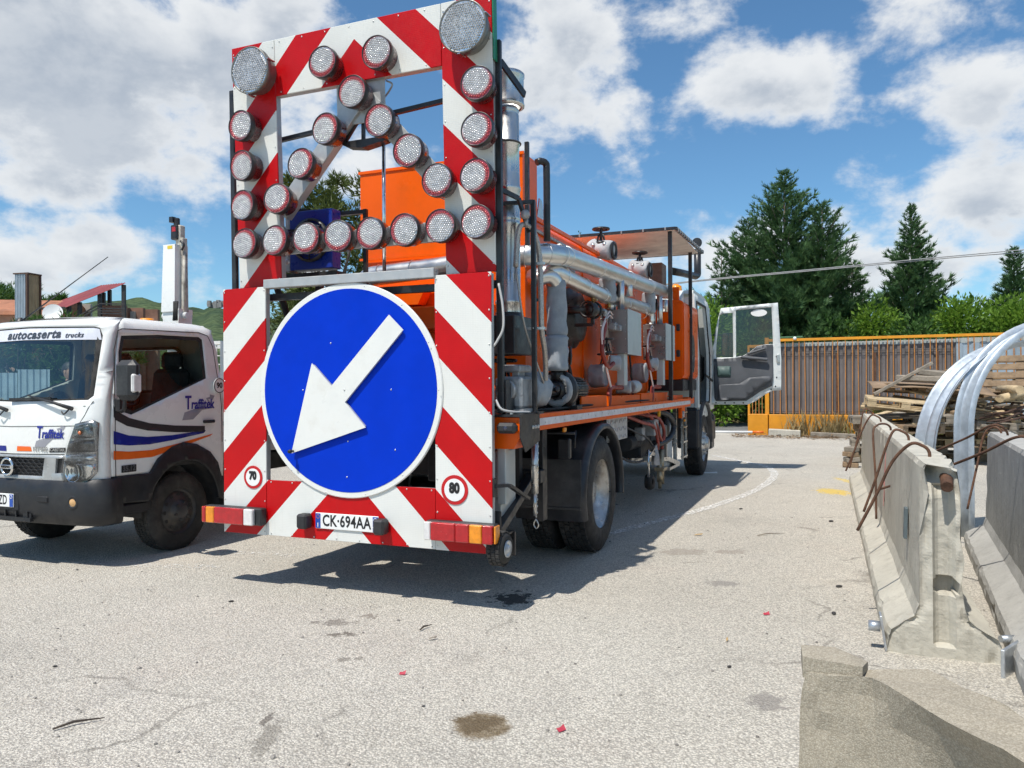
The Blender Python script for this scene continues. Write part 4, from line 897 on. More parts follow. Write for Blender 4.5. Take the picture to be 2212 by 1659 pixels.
f = MB().tube([(.9, 7.25, 3.22), (.98, 7.6, 3.235), (1.06, 8.25, 3.27)] + smooth_path([(1.07, 8.38, 3.28), (1.09, 8.47, 3.32), (1.09, 8.48, 3.40)], 4) + [(1.09, 8.48, 3.74)], .058, 16); f.box((1.09, 8.48, 3.70), (.20, .06, .03)); part('exhaust_stack', f, BLACKM)
part('rain_cap', MB().lathe([(1e-4, .012), (.085, .012), (.085, 0), (1e-4, 0)], (1.09, 8.44, 3.84), (-.1, -1, 0), 24, smooth=False), BLACKM)
part('step_box', MB().box((.72, 6.42, 3.04), (.44, .30, .34), ch=.01), mat('brown_checker_box', (.15, .085, .06), .5, var=.2, scale=16, bump=.6, bscale=25))
part('lifting_lug', MB().box((1.07, 6.6, 2.80), (.09, .05, .18), ch=.006), ORANGE)

# ---- engine cabinet and cab
SIDEX = 1.205
cabi = part('engine_cabinet', rbox(-1.2, 1.2, 6.5, 7.74, 1.56, 2.70, .09), ORANGE, label='orange engine cabinet behind the cab')
part('cabinet_plinth', MB().box((0, 7.12, 1.48), (2.36, 1.2, .165), ch=.01), BLACKM, cabi)
for x in (.62, 1.0): part('cabinet_door', MB().box((x, 6.494, 2.12), (.36, .012, 1.04), ch=.004), ORANGE, cabi)
for z in (1.93, 2.30): part('latch', MB().box((1.12, 6.475, z), (.05, .03, .10), ch=.01), BLKPL, cabi)
part('oval_vent', MB().lathe([(1e-4, .006), (.30, .006), (.30, 0)], (1.2, 7.25, 1.95), (1, 0, 0), 32, smooth=False).xform(Matrix.Translation((1.2, 7.25, 1.95)) @ Matrix.Diagonal((1, .55, .95, 1)) @ Matrix.Translation((-1.2, -7.25, -1.95))), BLACKM, cabi)
part('louvre', MB().box((1.203, 7.1, 2.50), (.006, .5, .05)), ORANGE, cabi)
# cab shell: side sheets with door opening, roof, front
CABW = mat('white_cab_paint', (0.66, 0.69, 0.68), 0.35, var=0.05, scale=3, dirt=(0.45, 0.45, 0.42), dirtamt=0.3)
side_poly = [(7.80, 1.12), (7.95, 1.12), (8.0, .95), (8.8, .95), (9.1, 1.05), (9.62, 1.05), (9.62, 1.95), (9.42, 2.86), (9.25, 2.93), (7.80, 2.93)]
door_hole = [(8.0, 1.20), (9.0, 1.20), (9.08, 1.4), (9.08, 2.0), (8.95, 2.80), (8.0, 2.80)]
for s in (1, -1):
    sheet('cab_side', side_poly, [door_hole] if s > 0 else [[(8.1, 2.0), (9.15, 2.0), (8.95, 2.75), (8.1, 2.75)]], lambda u, v, o, s=s: (s * (1.19 - .06 * max(0, v - 2.0) + o), u, v), CABW, truck, step=.12, thick=.05)
sheet('door_seal', [(7.97, 1.17), (9.03, 1.17), (9.11, 1.4), (9.11, 2.0), (8.98, 2.83), (7.97, 2.83)], [door_hole], lambda u, v, o: (1.203 - .06 * max(0, v - 2.0) + o, u, v), RUBBER, truck, step=.15, thick=.02)
f = MB(); f.prism([(7.80, 2.93), (9.25, 2.93), (9.2, 2.97), (8.9, 3.0), (7.85, 2.99)], -1.12, 1.12, 'yz'); part('cab_roof', f, CABW)
part('roof_beacon', MB().lathe([(.10, 0), (.10, .04), (.09, .10), (.04, .14), (1e-4, .145)], (.8, 8.1, 2.99), (0, 0, 1), 18), LAMB)
part('roof_fairing', MB().prism([(7.45, 2.75), (7.80, 2.98), (7.80, 2.75)], -.9, .98, 'yz'), CABW)
f = MB(); f.prism([(9.60, 1.05), (9.62, 1.95), (9.44, 2.84), (9.40, 2.84), (9.58, 1.95), (9.56, 1.05)], -1.15, 1.15, 'yz'); part('cab_front', f, CABW)
part('cab_rear_wall', MB().box((0, 7.83, 2.0), (2.26, .05, 1.75)), CABW)
part('front_bumper', MB().box((0, 9.66, .72), (2.4, .24, .5), ch=.05), FENDER)
part('cab_floor', MB().box((0, 8.7, 1.13), (2.2, 1.7, .06)), DARK)
for x in (.62, -.62):
    part('cab_seat', MB().box((x, 8.35, 1.62), (.5, .5, .16), ch=.05).box((x, 8.1, 2.0), (.48, .14, .72), (R(-8), 0, 0), ch=.05), BLKPL)
part('dashboard', MB().box((0, 9.32, 1.78), (2.1, .36, .5), ch=.06), BLKPL)
f = MB().torus((.62, 9.02, 2.05), .21, .016, (0, -.75, .66), 28, 8); f.cyl((.62, 9.02, 2.05), (.62, 9.25, 1.85), .03, n=8); part('steering_wheel', f, BLKPL)
# open door, swung out about its front edge
HY = 9.06
DPOLY = [(1.225, 1.14), (1.82, 1.14), (1.95, 1.20), (2.08, 1.30), (2.22, 1.375), (2.36, 1.385), (2.365, 1.9), (2.315, 2.86), (1.39, 2.80), (1.30, 2.45), (1.235, 1.95)]
WIN = [(1.635, 2.76), (2.215, 2.79), (2.235, 2.16), (2.12, 2.16), (1.98, 2.135), (1.85, 2.03), (1.75, 1.975), (1.635, 1.955)]
QWIN = [(1.365, 2.68), (1.42, 2.71), (1.585, 2.715), (1.59, 1.95), (1.30, 1.95), (1.31, 2.2)]
dmap = lambda u, v, o: (u, HY + .08 * (u - 1.2) - o, v)
door = sheet('cab_door', DPOLY, [WIN, QWIN], dmap, CABW, truck, step=.09, thick=.055); door['label'] = 'cab door standing wide open'
DG = mat('dark_grey_door_lining', (.075, .08, .09), .6, var=.12, scale=6, bump=.08, bscale=80)
IN = [(1.275, 1.25), (1.30, 1.20), (1.80, 1.205), (1.90, 1.27), (2.02, 1.36), (2.16, 1.43), (2.22, 1.46), (2.235, 1.6), (2.235, 2.155), (2.12, 2.155), (1.98, 2.13), (1.85, 2.025), (1.75, 1.97), (1.60, 1.94), (1.265, 1.93)]
sheet('door_lining', IN, [], lambda u, v, o: dmap(u, v, .022 + o + .012 * math.sin(v * 9)), DG, door, step=.07, thick=.03)
sheet('door_pocket', [(1.34, 1.22), (1.78, 1.23), (1.95, 1.38), (2.2, 1.55), (2.2, 1.63), (1.85, 1.60), (1.70, 1.50), (1.36, 1.48)], [], lambda u, v, o: dmap(u, v, .062 + o), DG, door, step=.1, thick=.03)
f = MB(); f.bar(dmap(1.72, 1.95, .07), dmap(2.16, 1.90, .075), .07, .055, (0, 0, 1), .02); f.bar(dmap(1.82, 2.0, .06), dmap(2.12, 2.09, .06), .05, .04, (0, 0, 1), .015); part('armrest', f, DG, door)
sheet('door_grille', rpoly(1.33, 1.62, 1.55, 1.80, .02), [], lambda u, v, o: dmap(u, v, .045 + o), mat('speaker_grille_green_grey', (.05, .09, .085), .6), door, step=.12, thick=.02)
sheet('door_glass', WIN, [], lambda u, v, o: dmap(u, v, -.03 + o), glass('tinted_door_glass', (.42, .42, .36)), door, step=.4); sheet('door_glass', QWIN, [], lambda u, v, o: dmap(u, v, -.03 + o), MATS['tinted_door_glass'], door, step=.4)
f = MB(); 
for (u, v) in ((2.29, 1.95), (2.29, 1.60), (2.27, 1.45), (2.2, 1.40), (1.45, 1.17), (1.6, 1.17), (1.75, 1.17), (1.30, 1.17)): f.lathe([(1e-4, .004), (.012, .004), (.013, 0)], dmap(u, v, .001), (0, -1, 0), 8)
part('door_plugs', f, INK, door)
part('lock_plate', MB().box(dmap(2.315, 1.92, .012), (.05, .03, .14), ch=.006), BOLT, door)
part('door_sticker', MB().lathe([(1e-4, .002), (.11, .002), (.11, 0)], (0, 0, 0), (0, -1, 0), 24, smooth=False).xform(Matrix.Translation(dmap(2.01, 2.70, -.02)) @ Matrix.Diagonal((1.2, 1, .55, 1))), PLATEW, door)
part('mirror', MB().box((1.47, HY + .30, 2.18), (.22, .07, .42), ch=.03), BLKPL, truck); part('mirror_glass', MB().box((1.47, HY + .262, 2.18), (.18, .004, .37)), mat('mirror_silver', (.85, .87, .88), .02, 1, var=.01)); part('mirror_arm', MB().bar((1.24, HY + .15, 2.35), (1.45, HY + .32, 2.36), .025, .025).bar((1.24, HY + .15, 1.98), (1.45, HY + .32, 2.0), .025, .025), BLKPL)
part('door_strap', MB().tube([(1.20, 8.55, 1.65), (1.24, HY, 1.55)], .018, 8), BLKPL)

# ---- wheels
def tyre(mb, x0, x1, r, rr, n=48, axis_x=True):
    w_ = x1 - x0
    prof = [(rr, .04 * w_), (rr + .02, 0), (r * .80, -.03 * w_), (r * .93, .02 * w_), (r * .985, .08 * w_), (r, .16 * w_), (r, .84 * w_), (r * .985, .92 * w_), (r * .93, .98 * w_), (r * .80, 1.03 * w_), (rr + .02, w_), (rr, .96 * w_)]
    mb.lathe(prof, (x0, 0, 0), (1, 0, 0), n)
def tread(x0, x1, r, rows, n, d=.012):
    mb = MB(); w_ = (x1 - x0) * .80 / rows; xs = x0 + (x1 - x0) * .10
    for j in range(rows):
        for i in range(n):
            a = 2 * math.pi * (i + .5 * (j % 2)) / n; mb.box((xs + w_ * (j + .5), r * math.cos(a), r * math.sin(a)), (w_ * .86, 2 * math.pi * r / n * .82, d * 2), Euler((a - math.pi / 2, 0, 0)) if False else Euler((a + math.pi / 2, 0, 0)), ch=.003)
    return mb
def truck_wheel(name, c, x0, x1, r, rr, style, out, label=None):
    """x0<x1 in truck coordinates; out=+1 right side"""
    e = MB(); tyre(e, x0, x1, r - .014, rr); w_ = part(name, e, RUBBER, truck, label); w_.location = c
    part('tread', tread(x0, x1, r - .012, 5, 44), TREAD, w_)
    xo = x1 if out > 0 else x0; q = MB()
    if style == 'dish': pr = [(rr + .018, .006), (rr + .018, -.012), (rr + .004, -.016), (rr, -.04), (rr - .028, -.05), (rr - .036, -.14), (rr - .06, -.20), (.19, -.215), (.165, -.21), (.16, -.15), (.12, -.14), (.10, -.08), (1e-4, -.08)]
    else: pr = [(rr + .012, 0), (rr + .012, -.012), (rr - .02, -.03), (rr - .04, -.05), (.20, -.02), (.16, .03), (.12, .035), (.11, .07), (.07, .09), (1e-4, .09)]
    q.lathe([(a_, h * 1.0) for a_, h in pr], (xo - out * .012, 0, 0), (out, 0, 0), 40)
    part('rim', q, RIMM, w_)
    nb = MB(); k = 10
    for i in range(k):
        a = 2 * math.pi * i / k; off = (-.215 if style == 'dish' else .0)
        nb.lathe([(.018, 0), (.018, .02), (.012, .045), (1e-4, .045)], (xo - out * .012 + out * off, .168 * math.cos(a), .168 * math.sin(a)), (out, 0, 0), 6)
    part('wheel_nuts', nb, CAST, w_)
    return w_
for s in (1, -1):
    truck_wheel('rear_wheel', (0, 2.13, .515), min(s * .925, s * 1.215), max(s * .925, s * 1.215), .515, .305, 'dish', s)
    truck_wheel('rear_wheel', (0, 2.13, .515), min(s * .59, s * .88), max(s * .59, s * .88), .515, .305, 'dish', s)
    truck_wheel('front_wheel', (0, 8.38, .515), min(s * .92, s * 1.20), max(s * .92, s * 1.20), .515, .292, 'hub', s)
    # rear fender: half ring with rolled lip
    q = MB(); n = 30; A0, A1 = 200, -12
    for i in range(n + 1):
        a = R(A0 + (A1 - A0) * i / n); ca, sa = math.cos(a), math.sin(a)
        for (xx, rr_) in ((.60, .635), (1.17, .635), (1.215, .628), (1.232, .60), (1.226, .575), (1.16, .60), (.60, .605)): q.v.append((s * xx, 2.20 + rr_ * 1.05 * ca, .55 + rr_ * .94 * sa))
    for i in range(n):
        for j in range(7): q.f.append([i * 7 + j, i * 7 + (j + 1) % 7, (i + 1) * 7 + (j + 1) % 7, (i + 1) * 7 + j]); q.sm.append(True)
    part('rear_fender', q, FENDER)
    part('mud_flap', MB().box((s * .88, 1.525, .66), (.64, .012, .42), ch=.003).box((s * .88, 1.516, .462), (.64, .02, .02)), FENDER)
    q = MB(); n = 22
    for i in range(n + 1):
        a = R(190 - 200 * i / n); ca, sa = math.cos(a), math.sin(a)
        for (xx, rr_) in ((.80, .62), (1.22, .62), (1.245, .60), (1.23, .575), (.80, .59)): q.v.append((s * xx, 8.38 + rr_ * ca * 1.1, .60 + rr_ * sa))
    for i in range(n):
        for j in range(5): q.f.append([i * 5 + j, i * 5 + (j + 1) % 5, (i + 1) * 5 + (j + 1) % 5, (i + 1) * 5 + j]); q.sm.append(True)
    part('front_fender', q, FENDER); part('front_mud_flap', MB().box((s * 1.06, 7.60, .80), (.34, .10, .62), ch=.03), FENDER)
    part('cab_step', MB().box((s * 1.12, 9.25, .62), (.2, .34, .5), ch=.02), FENDER)
# caster, arm and rear under-gear
cw = part('castor_wheel', MB().lathe([(.05, 0), (.085, -.01), (.105, .02), (.112, .05), (.105, .08), (.085, .11), (.05, .10)], (1.05, .05, .425), (1, 0, 0), 28), RUBBER)
part('tread', (lambda t: MB().add([(1.05 + .05 + p[0], .05 + p[1], .425 + p[2]) for p in t.v], t.f))(tread(-.055, .055, .108, 3, 22, .006)), TREAD, cw)
part('hub', MB().lathe([(.055, .0), (.055, .01), (.045, .0), (.03, -.005), (.02, .015), (1e-4, .015)], (1.155, .05, .425), (1, 0, 0), 20), GALV, cw)
f = MB().bar((1.02, .85, .80), (1.06, .10, .52), .07, .06, (0, 0, 1), .004); f.box((1.02, .88, .80), (.16, .10, .10), ch=.008); f.box((1.03, .06, .50), (.03, .06, .18)); part('castor_arm', f, BLACKM)
f = MB().box((1.0, .16, .50), (.24, .20, .012)); f.box((.93, .08, .53), (.34, .012, .26), ch=.003); f.box((1.0, .25, .42), (.26, .02, .16)); part('step_plate', f, BLACKM)
f = MB().bar((1.06, .02, .83), (1.15, .10, .83), .03, .02).bar((1.15, .10, .83), (1.16, .42, .70), .03, .02); f.box((1.075, .03, .82), (.02, .05, .12)); part('board_hinge', f, BLACKM)
f = MB().box((.98, .34, .82), (.13, .26, .44), ch=.004); f.box((1.065, .20, .88), (.06, .06, .38), ch=.004); part('battery_box', f, ZINC)
f = MB().cyl((1.16, .55, .72), (1.16, .55, 1.10), .026, n=14); f.cyl((1.16, .55, .56), (1.16, .55, .73), .014, n=10); f.torus((1.16, .55, .92), .027, .004, (0, 0, 1), 14, 5); part('gas_strut', f, STEEL)
f = MB()
for i in range(24): f.torus((1.185 - i * .0006, .545, 1.10 - i * .0235), .009, .0025, ((1, 0, 0) if i % 2 else (0, 1, 0)), 8, 4)
f.tube(smooth_path([(1.17, .54, .54), (1.19, .54, .50), (1.17, .55, .47), (1.15, .55, .50), (1.17, .54, .54)], 4), .004, 6); part('chain', f, BOLT)
f = MB().bar((1.05, 1.0, .45), (1.05, 1.0, 1.24), .05, .10, (0, 1, 0), .004); f.bar((.95, .75, .62), (.95, .75, 1.24), .05, .06, (0, 1, 0)); f.cyl((.8, 1.3, 1.10), (1.22, 1.3, 1.10), .010, n=8); f.cyl((1.2, 1.35, .98), (1.2, 1.38, 1.12), .008, n=8); f.box((1.15, 1.25, .98), (.10, .06, .16), ch=.01); part('under_bracket', f, BLACKM)
part('side_marker', MB().box((1.2, 1.10, 1.14), (.02, .05, .035), ch=.004), LAMB)
for s in (1, -1):
    f = MB().box((s * 1.13, 2.98, 1.05), (.008, .80, .24), ch=.002)
    for i in range(9):
        for j in range(3): f.box((s * 1.136, 2.64 + i * .085, .96 + j * .08), (.006, .055, .012), Euler((R(35 if (i + j) % 2 else -35), 0, 0)))
    part('tread_plate', f, GALV)
# spray gear between the axles
f = MB().bar((.98, 4.1, .62), (1.1, 5.7, .50), .05, .05); f.bar((1.1, 4.5, .68), (1.12, 4.9, .62), .03, .04); f.bar((1.1, 5.7, .50), (1.1, 6.5, .36), .05, .06); f.bar((1.1, 5.75, .36), (1.1, 6.5, .36), .06, .04); f.bar((1.08, 6.4, .36), (1.08, 6.4, 1.2), .05, .05); f.bar((1.1, 5.6, .50), (1.1, 5.6, .95), .04, .04); f.cyl((1.13, 4.42, .40), (1.13, 4.42, .72), .014, n=8); f.box((1.1, 4.42, .62), (.06, .06, .05)); f.bar((1.12, 4.44, .62), (1.12, 5.0, .76), .02, .015)
sg = part('spray_carriage', f, STEEL, label='steel line spraying carriage under the deck')
part('carriage_wheel', MB().lathe([(.04, 0), (.08, -.01), (.10, .02), (.10, .06), (.08, .09), (.04, .08)], (1.02, 4.80, .30), (1, 0, 0), 22), RUBBER, sg)
f = MB().cyl((1.12, 5.12, .18), (1.12, 5.12, .50), .022, n=10); f.cyl((1.12, 5.25, .22), (1.12, 5.25, .66), .030, n=10); f.box((1.12, 5.2, .42), (.12, .22, .05), ch=.008); f.cyl((1.12, 5.12, .26), (1.12, 5.12, .40), .036, n=10); part('spray_gun', f, mat('dull_brass', (.40, .33, .22), .45, .7, var=.3, scale=20), sg)
part('bead_hopper', MB().lathe([(.055, 0), (.05, .10), (.025, .22), (.02, .24)], (1.12, 4.86, .50), (0, 0, 1), 4, smooth=False), CAST, sg)
for c_, d_s in (((1.05, 4.9, .96), (.16, .24, .20)), ((1.02, 5.5, .86), (.14, .26, .22)), ((1.0, 4.55, .90), (.10, .14, .16))): part('valve_block', MB().box(c_, d_s, ch=.01), CAST, sg)
f = MB().box((1.02, 6.0, .65), (.10, .5, .60), ch=.02); part('fluid_reservoir', f, mat('cloudy_reservoir', (.30, .36, .40), .35, var=.2), sg)
hs = [[(1.0, 3.8, 1.15), (1.08, 4.3, 1.05), (1.12, 4.75, .98), (1.13, 4.95, .80), (1.12, 5.0, .68)], [(.9, 4.2, 1.2), (1.05, 4.6, 1.12), (1.12, 5.0, 1.08), (1.14, 5.3, .9), (1.12, 5.25, .66)], [(1.05, 4.6, 1.18), (1.12, 4.9, 1.0), (1.14, 5.0, .86), (1.13, 5.2, .78)]]
for p_ in hs: part('red_hose', MB().tube(smooth_path(p_, 6), .022, 8), REDHOSE, sg)
bh = smooth_path([(1.0, 5.0, 1.18), (1.14, 5.5, 1.10), (1.18, 5.75, .95), (1.17, 5.6, .80), (1.12, 5.2, .74), (1.08, 4.95, .76)], 10)
part('corrugated_hose', MB().tube(bh, [.040 if i % 2 else .033 for i in range(len(bh))], 10), BLKPL, sg)
part('thin_hose', MB().tube(smooth_path([(.9, 3.6, 1.1), (1.05, 4.1, .95), (1.1, 4.5, .85), (1.1, 4.8, .74)], 6), .012, 8), BLKPL, sg); part('thin_hose', MB().tube(smooth_path([(.9, 3.5, .8), (1.0, 4.0, .62), (1.08, 4.4, .60), (1.1, 4.9, .70)], 6), .014, 8), BLKPL, sg)
part('yellow_tap', MB().box((1.15, 4.95, 1.14), (.03, .05, .10), ch=.006), mat('yellow_handle', (.7, .4, .02), .5), sg)
f = MB().cyl((1.05, 5.9, .75), (1.05, 5.9, 1.15), .05, n=14); f.cyl((.9, 4.2, .8), (.9, 4.9, .8), .09, n=16); f.box((.8, 5.4, .8), (.3, 1.2, .5), ch=.02); part('under_tank', f, DARK)
for s in (1, -1):
    f = MB().bar((s * 1.17, 6.46, .42), (s * 1.17, 6.46, 1.16), .03, .02, (0, 1, 0)); f.bar((s * 1.17, 6.76, .42), (s * 1.17, 6.76, 1.16), .03, .02, (0, 1, 0))
    for i in range(4): f.bar((s * 1.17, 6.46, .46 + i * .21), (s * 1.17, 6.76, .46 + i * .21), .05, .02)
    part('ladder', f, STEEL)
    part('rail_bracket', MB().box((s * 1.18, 6.38, 1.10), (.05, .26, .16), ch=.006), ORANGE); part('front_beam', MB().box((s * 1.15, 7.05, 1.25), (.12, .5, .10), ch=.01), ORANGE)
    part('work_lamp', MB().box((s * 1.205, 6.32, 1.07), (.04, .10, .09), ch=.01), CAST); part('side_marker', MB().box((s * 1.21, 6.45, .98), (.015, .08, .03), ch=.003), LAMB)

# ---- small plumbing and wiring along the tank side
for i, pts in enumerate(([(.80, 1.75, 1.95), (.88, 1.85, 1.9), (.93, 2.0, 1.7), (.95, 2.1, 1.45), (.95, 2.15, 1.28)], [(.80, 3.75, 2.3), (.9, 3.85, 2.2), (.95, 4.0, 1.9), (.97, 4.1, 1.5), (.97, 4.15, 1.28)], [(.80, 4.3, 2.6), (.88, 4.35, 2.3), (.92, 4.4, 1.8), (.95, 4.45, 1.28)], [(1.05, .62, 1.30), (1.12, 1.2, 1.30), (1.14, 1.9, 1.31), (1.10, 2.6, 1.30), (1.14, 3.6, 1.31), (1.12, 5.0, 1.30)])):
    part('service_hose', MB().tube(smooth_path(pts, 7), (.018, .016, .012, .011)[i], 8), RUBBER if i != 1 else REDHOSE)
for (y, z) in ((2.05, 2.5), (3.3, 2.75), (4.2, 2.2), (5.3, 2.4)): part('cable_clip', MB().box((.792, y, z), (.02, .06, .03), ch=.005), BOLT)
part('conduit', MB().tube([(.80, 1.45, 2.80), (.80, 3.2, 2.80), (.80, 5.8, 2.80)], .014, 8), CAST)
part('junction_box', MB().box((.825, 3.35, 2.45), (.07, .16, .14), ch=.008), ZINC)
part('junction_box', MB().box((.825, 4.15, 1.95), (.07, .12, .18), ch=.008), MATS['grey_control_box'])
part('hose_coil', MB().torus((.80, 1.58, 2.30), .09, .012, (1, 0, 0), 26, 7), RUBBER)
part('rating_plate', MB().box((.7835, 2.05, 1.72), (.004, .12, .07)), ZINC)
f = MB()
for i in range(5): f.tube(smooth_path([(.5, 1.0 + i * .1, 1.1), (.7, 1.8, 1.05 - i * .02), (.75, 3.0, 1.0 + i * .02), (.85, 4.2 + i * .1, 1.05), (.9, 5.2, 1.1 - i * .02)], 6), .012, 6)
part('wiring_loom', f, RUBBER)
# ================================================================== white platform truck (faces the camera side)
WTX = -3.32
wtr = empty('platform_truck', tuple(tw(WTX, 0)), YAW, 'white cab truck with a folded lifting boom parked beside the orange truck', 'truck')
def interp(tab, z):
    if z <= tab[0][0]: return tab[0][1]
    for (a, va), (b, vb) in zip(tab[:-1], tab[1:]):
        if z <= b: t = (z - a) / (b - a); return va + (vb - va) * t
    return tab[-1][1]
FT = [(.35, -.10), (.75, -.12), (1.0, -.13), (1.2, -.128), (1.38, -.112), (2.01, .02), (2.045, .05), (2.075, .11), (2.09, .18)]
WT_ = [(.35, .93), (1.30, .942), (2.01, .865), (2.045, .85), (2.075, .81), (2.09, .76)]
RC, BOW = .13, .05
def WS(s, z, o=0.0):
    sg = -1 if s < 0 else 1; s = abs(s); w_ = interp(WT_, z); f0 = interp(FT, z); xe = w_ - RC
    if s <= .74: x = s / .74 * xe; y = f0 + BOW * (x / xe) ** 2; n = Vector((-.0 + 2 * BOW * x / xe / xe * .5, -1, 0))
    elif s <= .94:
        t = (s - .74) / .20 * math.pi / 2; x = xe + RC * math.sin(t); y = f0 + BOW + RC * (1 - math.cos(t)); n = Vector((math.sin(t), -math.cos(t), 0))
    else: x = w_; y = f0 + BOW + RC + (s - .94); n = Vector((1, 0, 0))
    n.normalize(); return (sg * (x + n.x * o), y + n.y * o, z)
def WSIDE(y, z, o=0.0, sg=1): 
    s = .94 + y - interp(FT, z) - BOW - RC; p = WS(max(s, .74), z, o); return (sg * p[0], p[1], p[2])
def WFR(x, z, o=0.0):
    xe = interp(WT_, z) - RC; a = abs(x)
    s = a / xe * .74 if a <= xe else .74 + min(1, (a - xe) / RC) * .20
    return WS(s if x >= 0 else -s, z, o)
def tmap(name, s_, size, m, parent, u0, v0, fmap, off=.003, **kw):
    o = text(name, s_, size, m, parent, Matrix.Identity(4), **kw)
    for v in o.data.vertices: v.co = fmap(u0 + v.co.x, v0 + v.co.y, off + v.co.z)
    return o
BLKT = mat('textured_black_bumper', (.013, .0135, .016), .5, var=.15, scale=6, dirt=(.05, .049, .047), dirtamt=.4, dscale=3)
SWIN = [(.215, 1.925), (.60, 1.955), (1.09, 1.962), (1.13, 1.94), (1.138, 1.57), (.256, 1.255), (.175, 1.28), (.145, 1.36), (.175, 1.78)]
arch = [(.82 + .50 * math.cos(R(a)), .36 + .50 * math.sin(R(a))) for a in range(0, 181, 12)]
wsx = [(.815, 1.385), (.84, 1.42), (.80, 1.92), (.775, 1.985), (.74, 1.995), (0, 2.012), (-.74, 1.995), (-.775, 1.985), (-.80, 1.92), (-.84, 1.42), (-.815, 1.385), (0, 1.37)]
# front skin in (x, z)
fo = [(.935, .70), (.935, 1.30), (.86, 2.01), (.845, 2.045), (.80, 2.075), (.75, 2.09), (-.75, 2.09), (-.80, 2.075), (-.845, 2.045), (-.86, 2.01), (-.935, 1.30), (-.935, .70)]
def clampx(x, z): w_ = interp(WT_, z); return max(-w_ + .001, min(w_ - .001, x))
ff = lambda x, z, o: WFR(clampx(x, z), z, o)
sheet('front_panel', fo, [wsx], ff, WHITEP, wtr, step=.06, thick=.02)
WGL = glass('windscreen_glass', (.80, .90, .86), 1.0)
sheet('windscreen', wsx, [], lambda x, z, o: ff(x, z, -.008 + o), WGL, wtr, step=.08)
ring = [(x * .965, 1.68 + (z - 1.68) * .955) for x, z in wsx]
sheet('windscreen_seal', wsx, [ring], lambda x, z, o: ff(x, z, -.004 + o), RUBBER, wtr, step=.1)
strip = [(.80, 1.885), (.775, 1.975), (.74, 1.985), (0, 2.0), (-.74, 1.985), (-.775, 1.975), (-.80, 1.885), (0, 1.90)]
ban = sheet('sunstrip', strip, [], lambda x, z, o: ff(x, z, .001 + o), mat('pale_banner_film', (.66, .67, .73), .35), wtr, step=.1)
tmap('banner_lettering', 'autocaserta', .105, mat('dark_banner_print', (.05, .055, .07), .4), wtr, .085, 1.943, ff, .004, shear=.18, bold=.003, sx=1.18, space=1.1)
tmap('banner_lettering', 'trucks', .060, MATS['dark_banner_print'], wtr, .555, 1.928, ff, .004, shear=.18, bold=.0015, sx=1.1, space=1.15)
# seams, hood line
def line(name, pts, fmap, r=.004, m=RUBBER, off=.0):
    return part(name, MB().tube([fmap(u, v, off) for u, v in dense(pts, .06)[:-1]], r, 5), m, wtr)
def openline(name, pts, fmap, r=.004, m=RUBBER, off=0.0):
    P = []
    for a, b in zip(pts[:-1], pts[1:]):
        k = max(1, int((Vector(b) - Vector(a)).length / .05)); P += [tuple(Vector(a) + (Vector(b) - Vector(a)) * (j / k)) for j in range(k)]
    P.append(pts[-1]); return part(name, MB().tube([fmap(u, v, off) for u, v in P], r, 5), m, wtr)
openline('panel_seam', [(-.75, 1.175), (0, 1.16), (.75, 1.175)], ff, .003); openline('panel_seam', [(.75, 1.19), (.80, 1.26), (.845, 1.375)], ff, .003); openline('panel_seam', [(-.75, 1.19), (-.80, 1.26), (-.845, 1.375)], ff, .003)
openline('panel_seam', [(-.6, .938), (0, .93), (.6, .938)], ff, .004)
LINER = {1: math.pi, -1: math.pi}
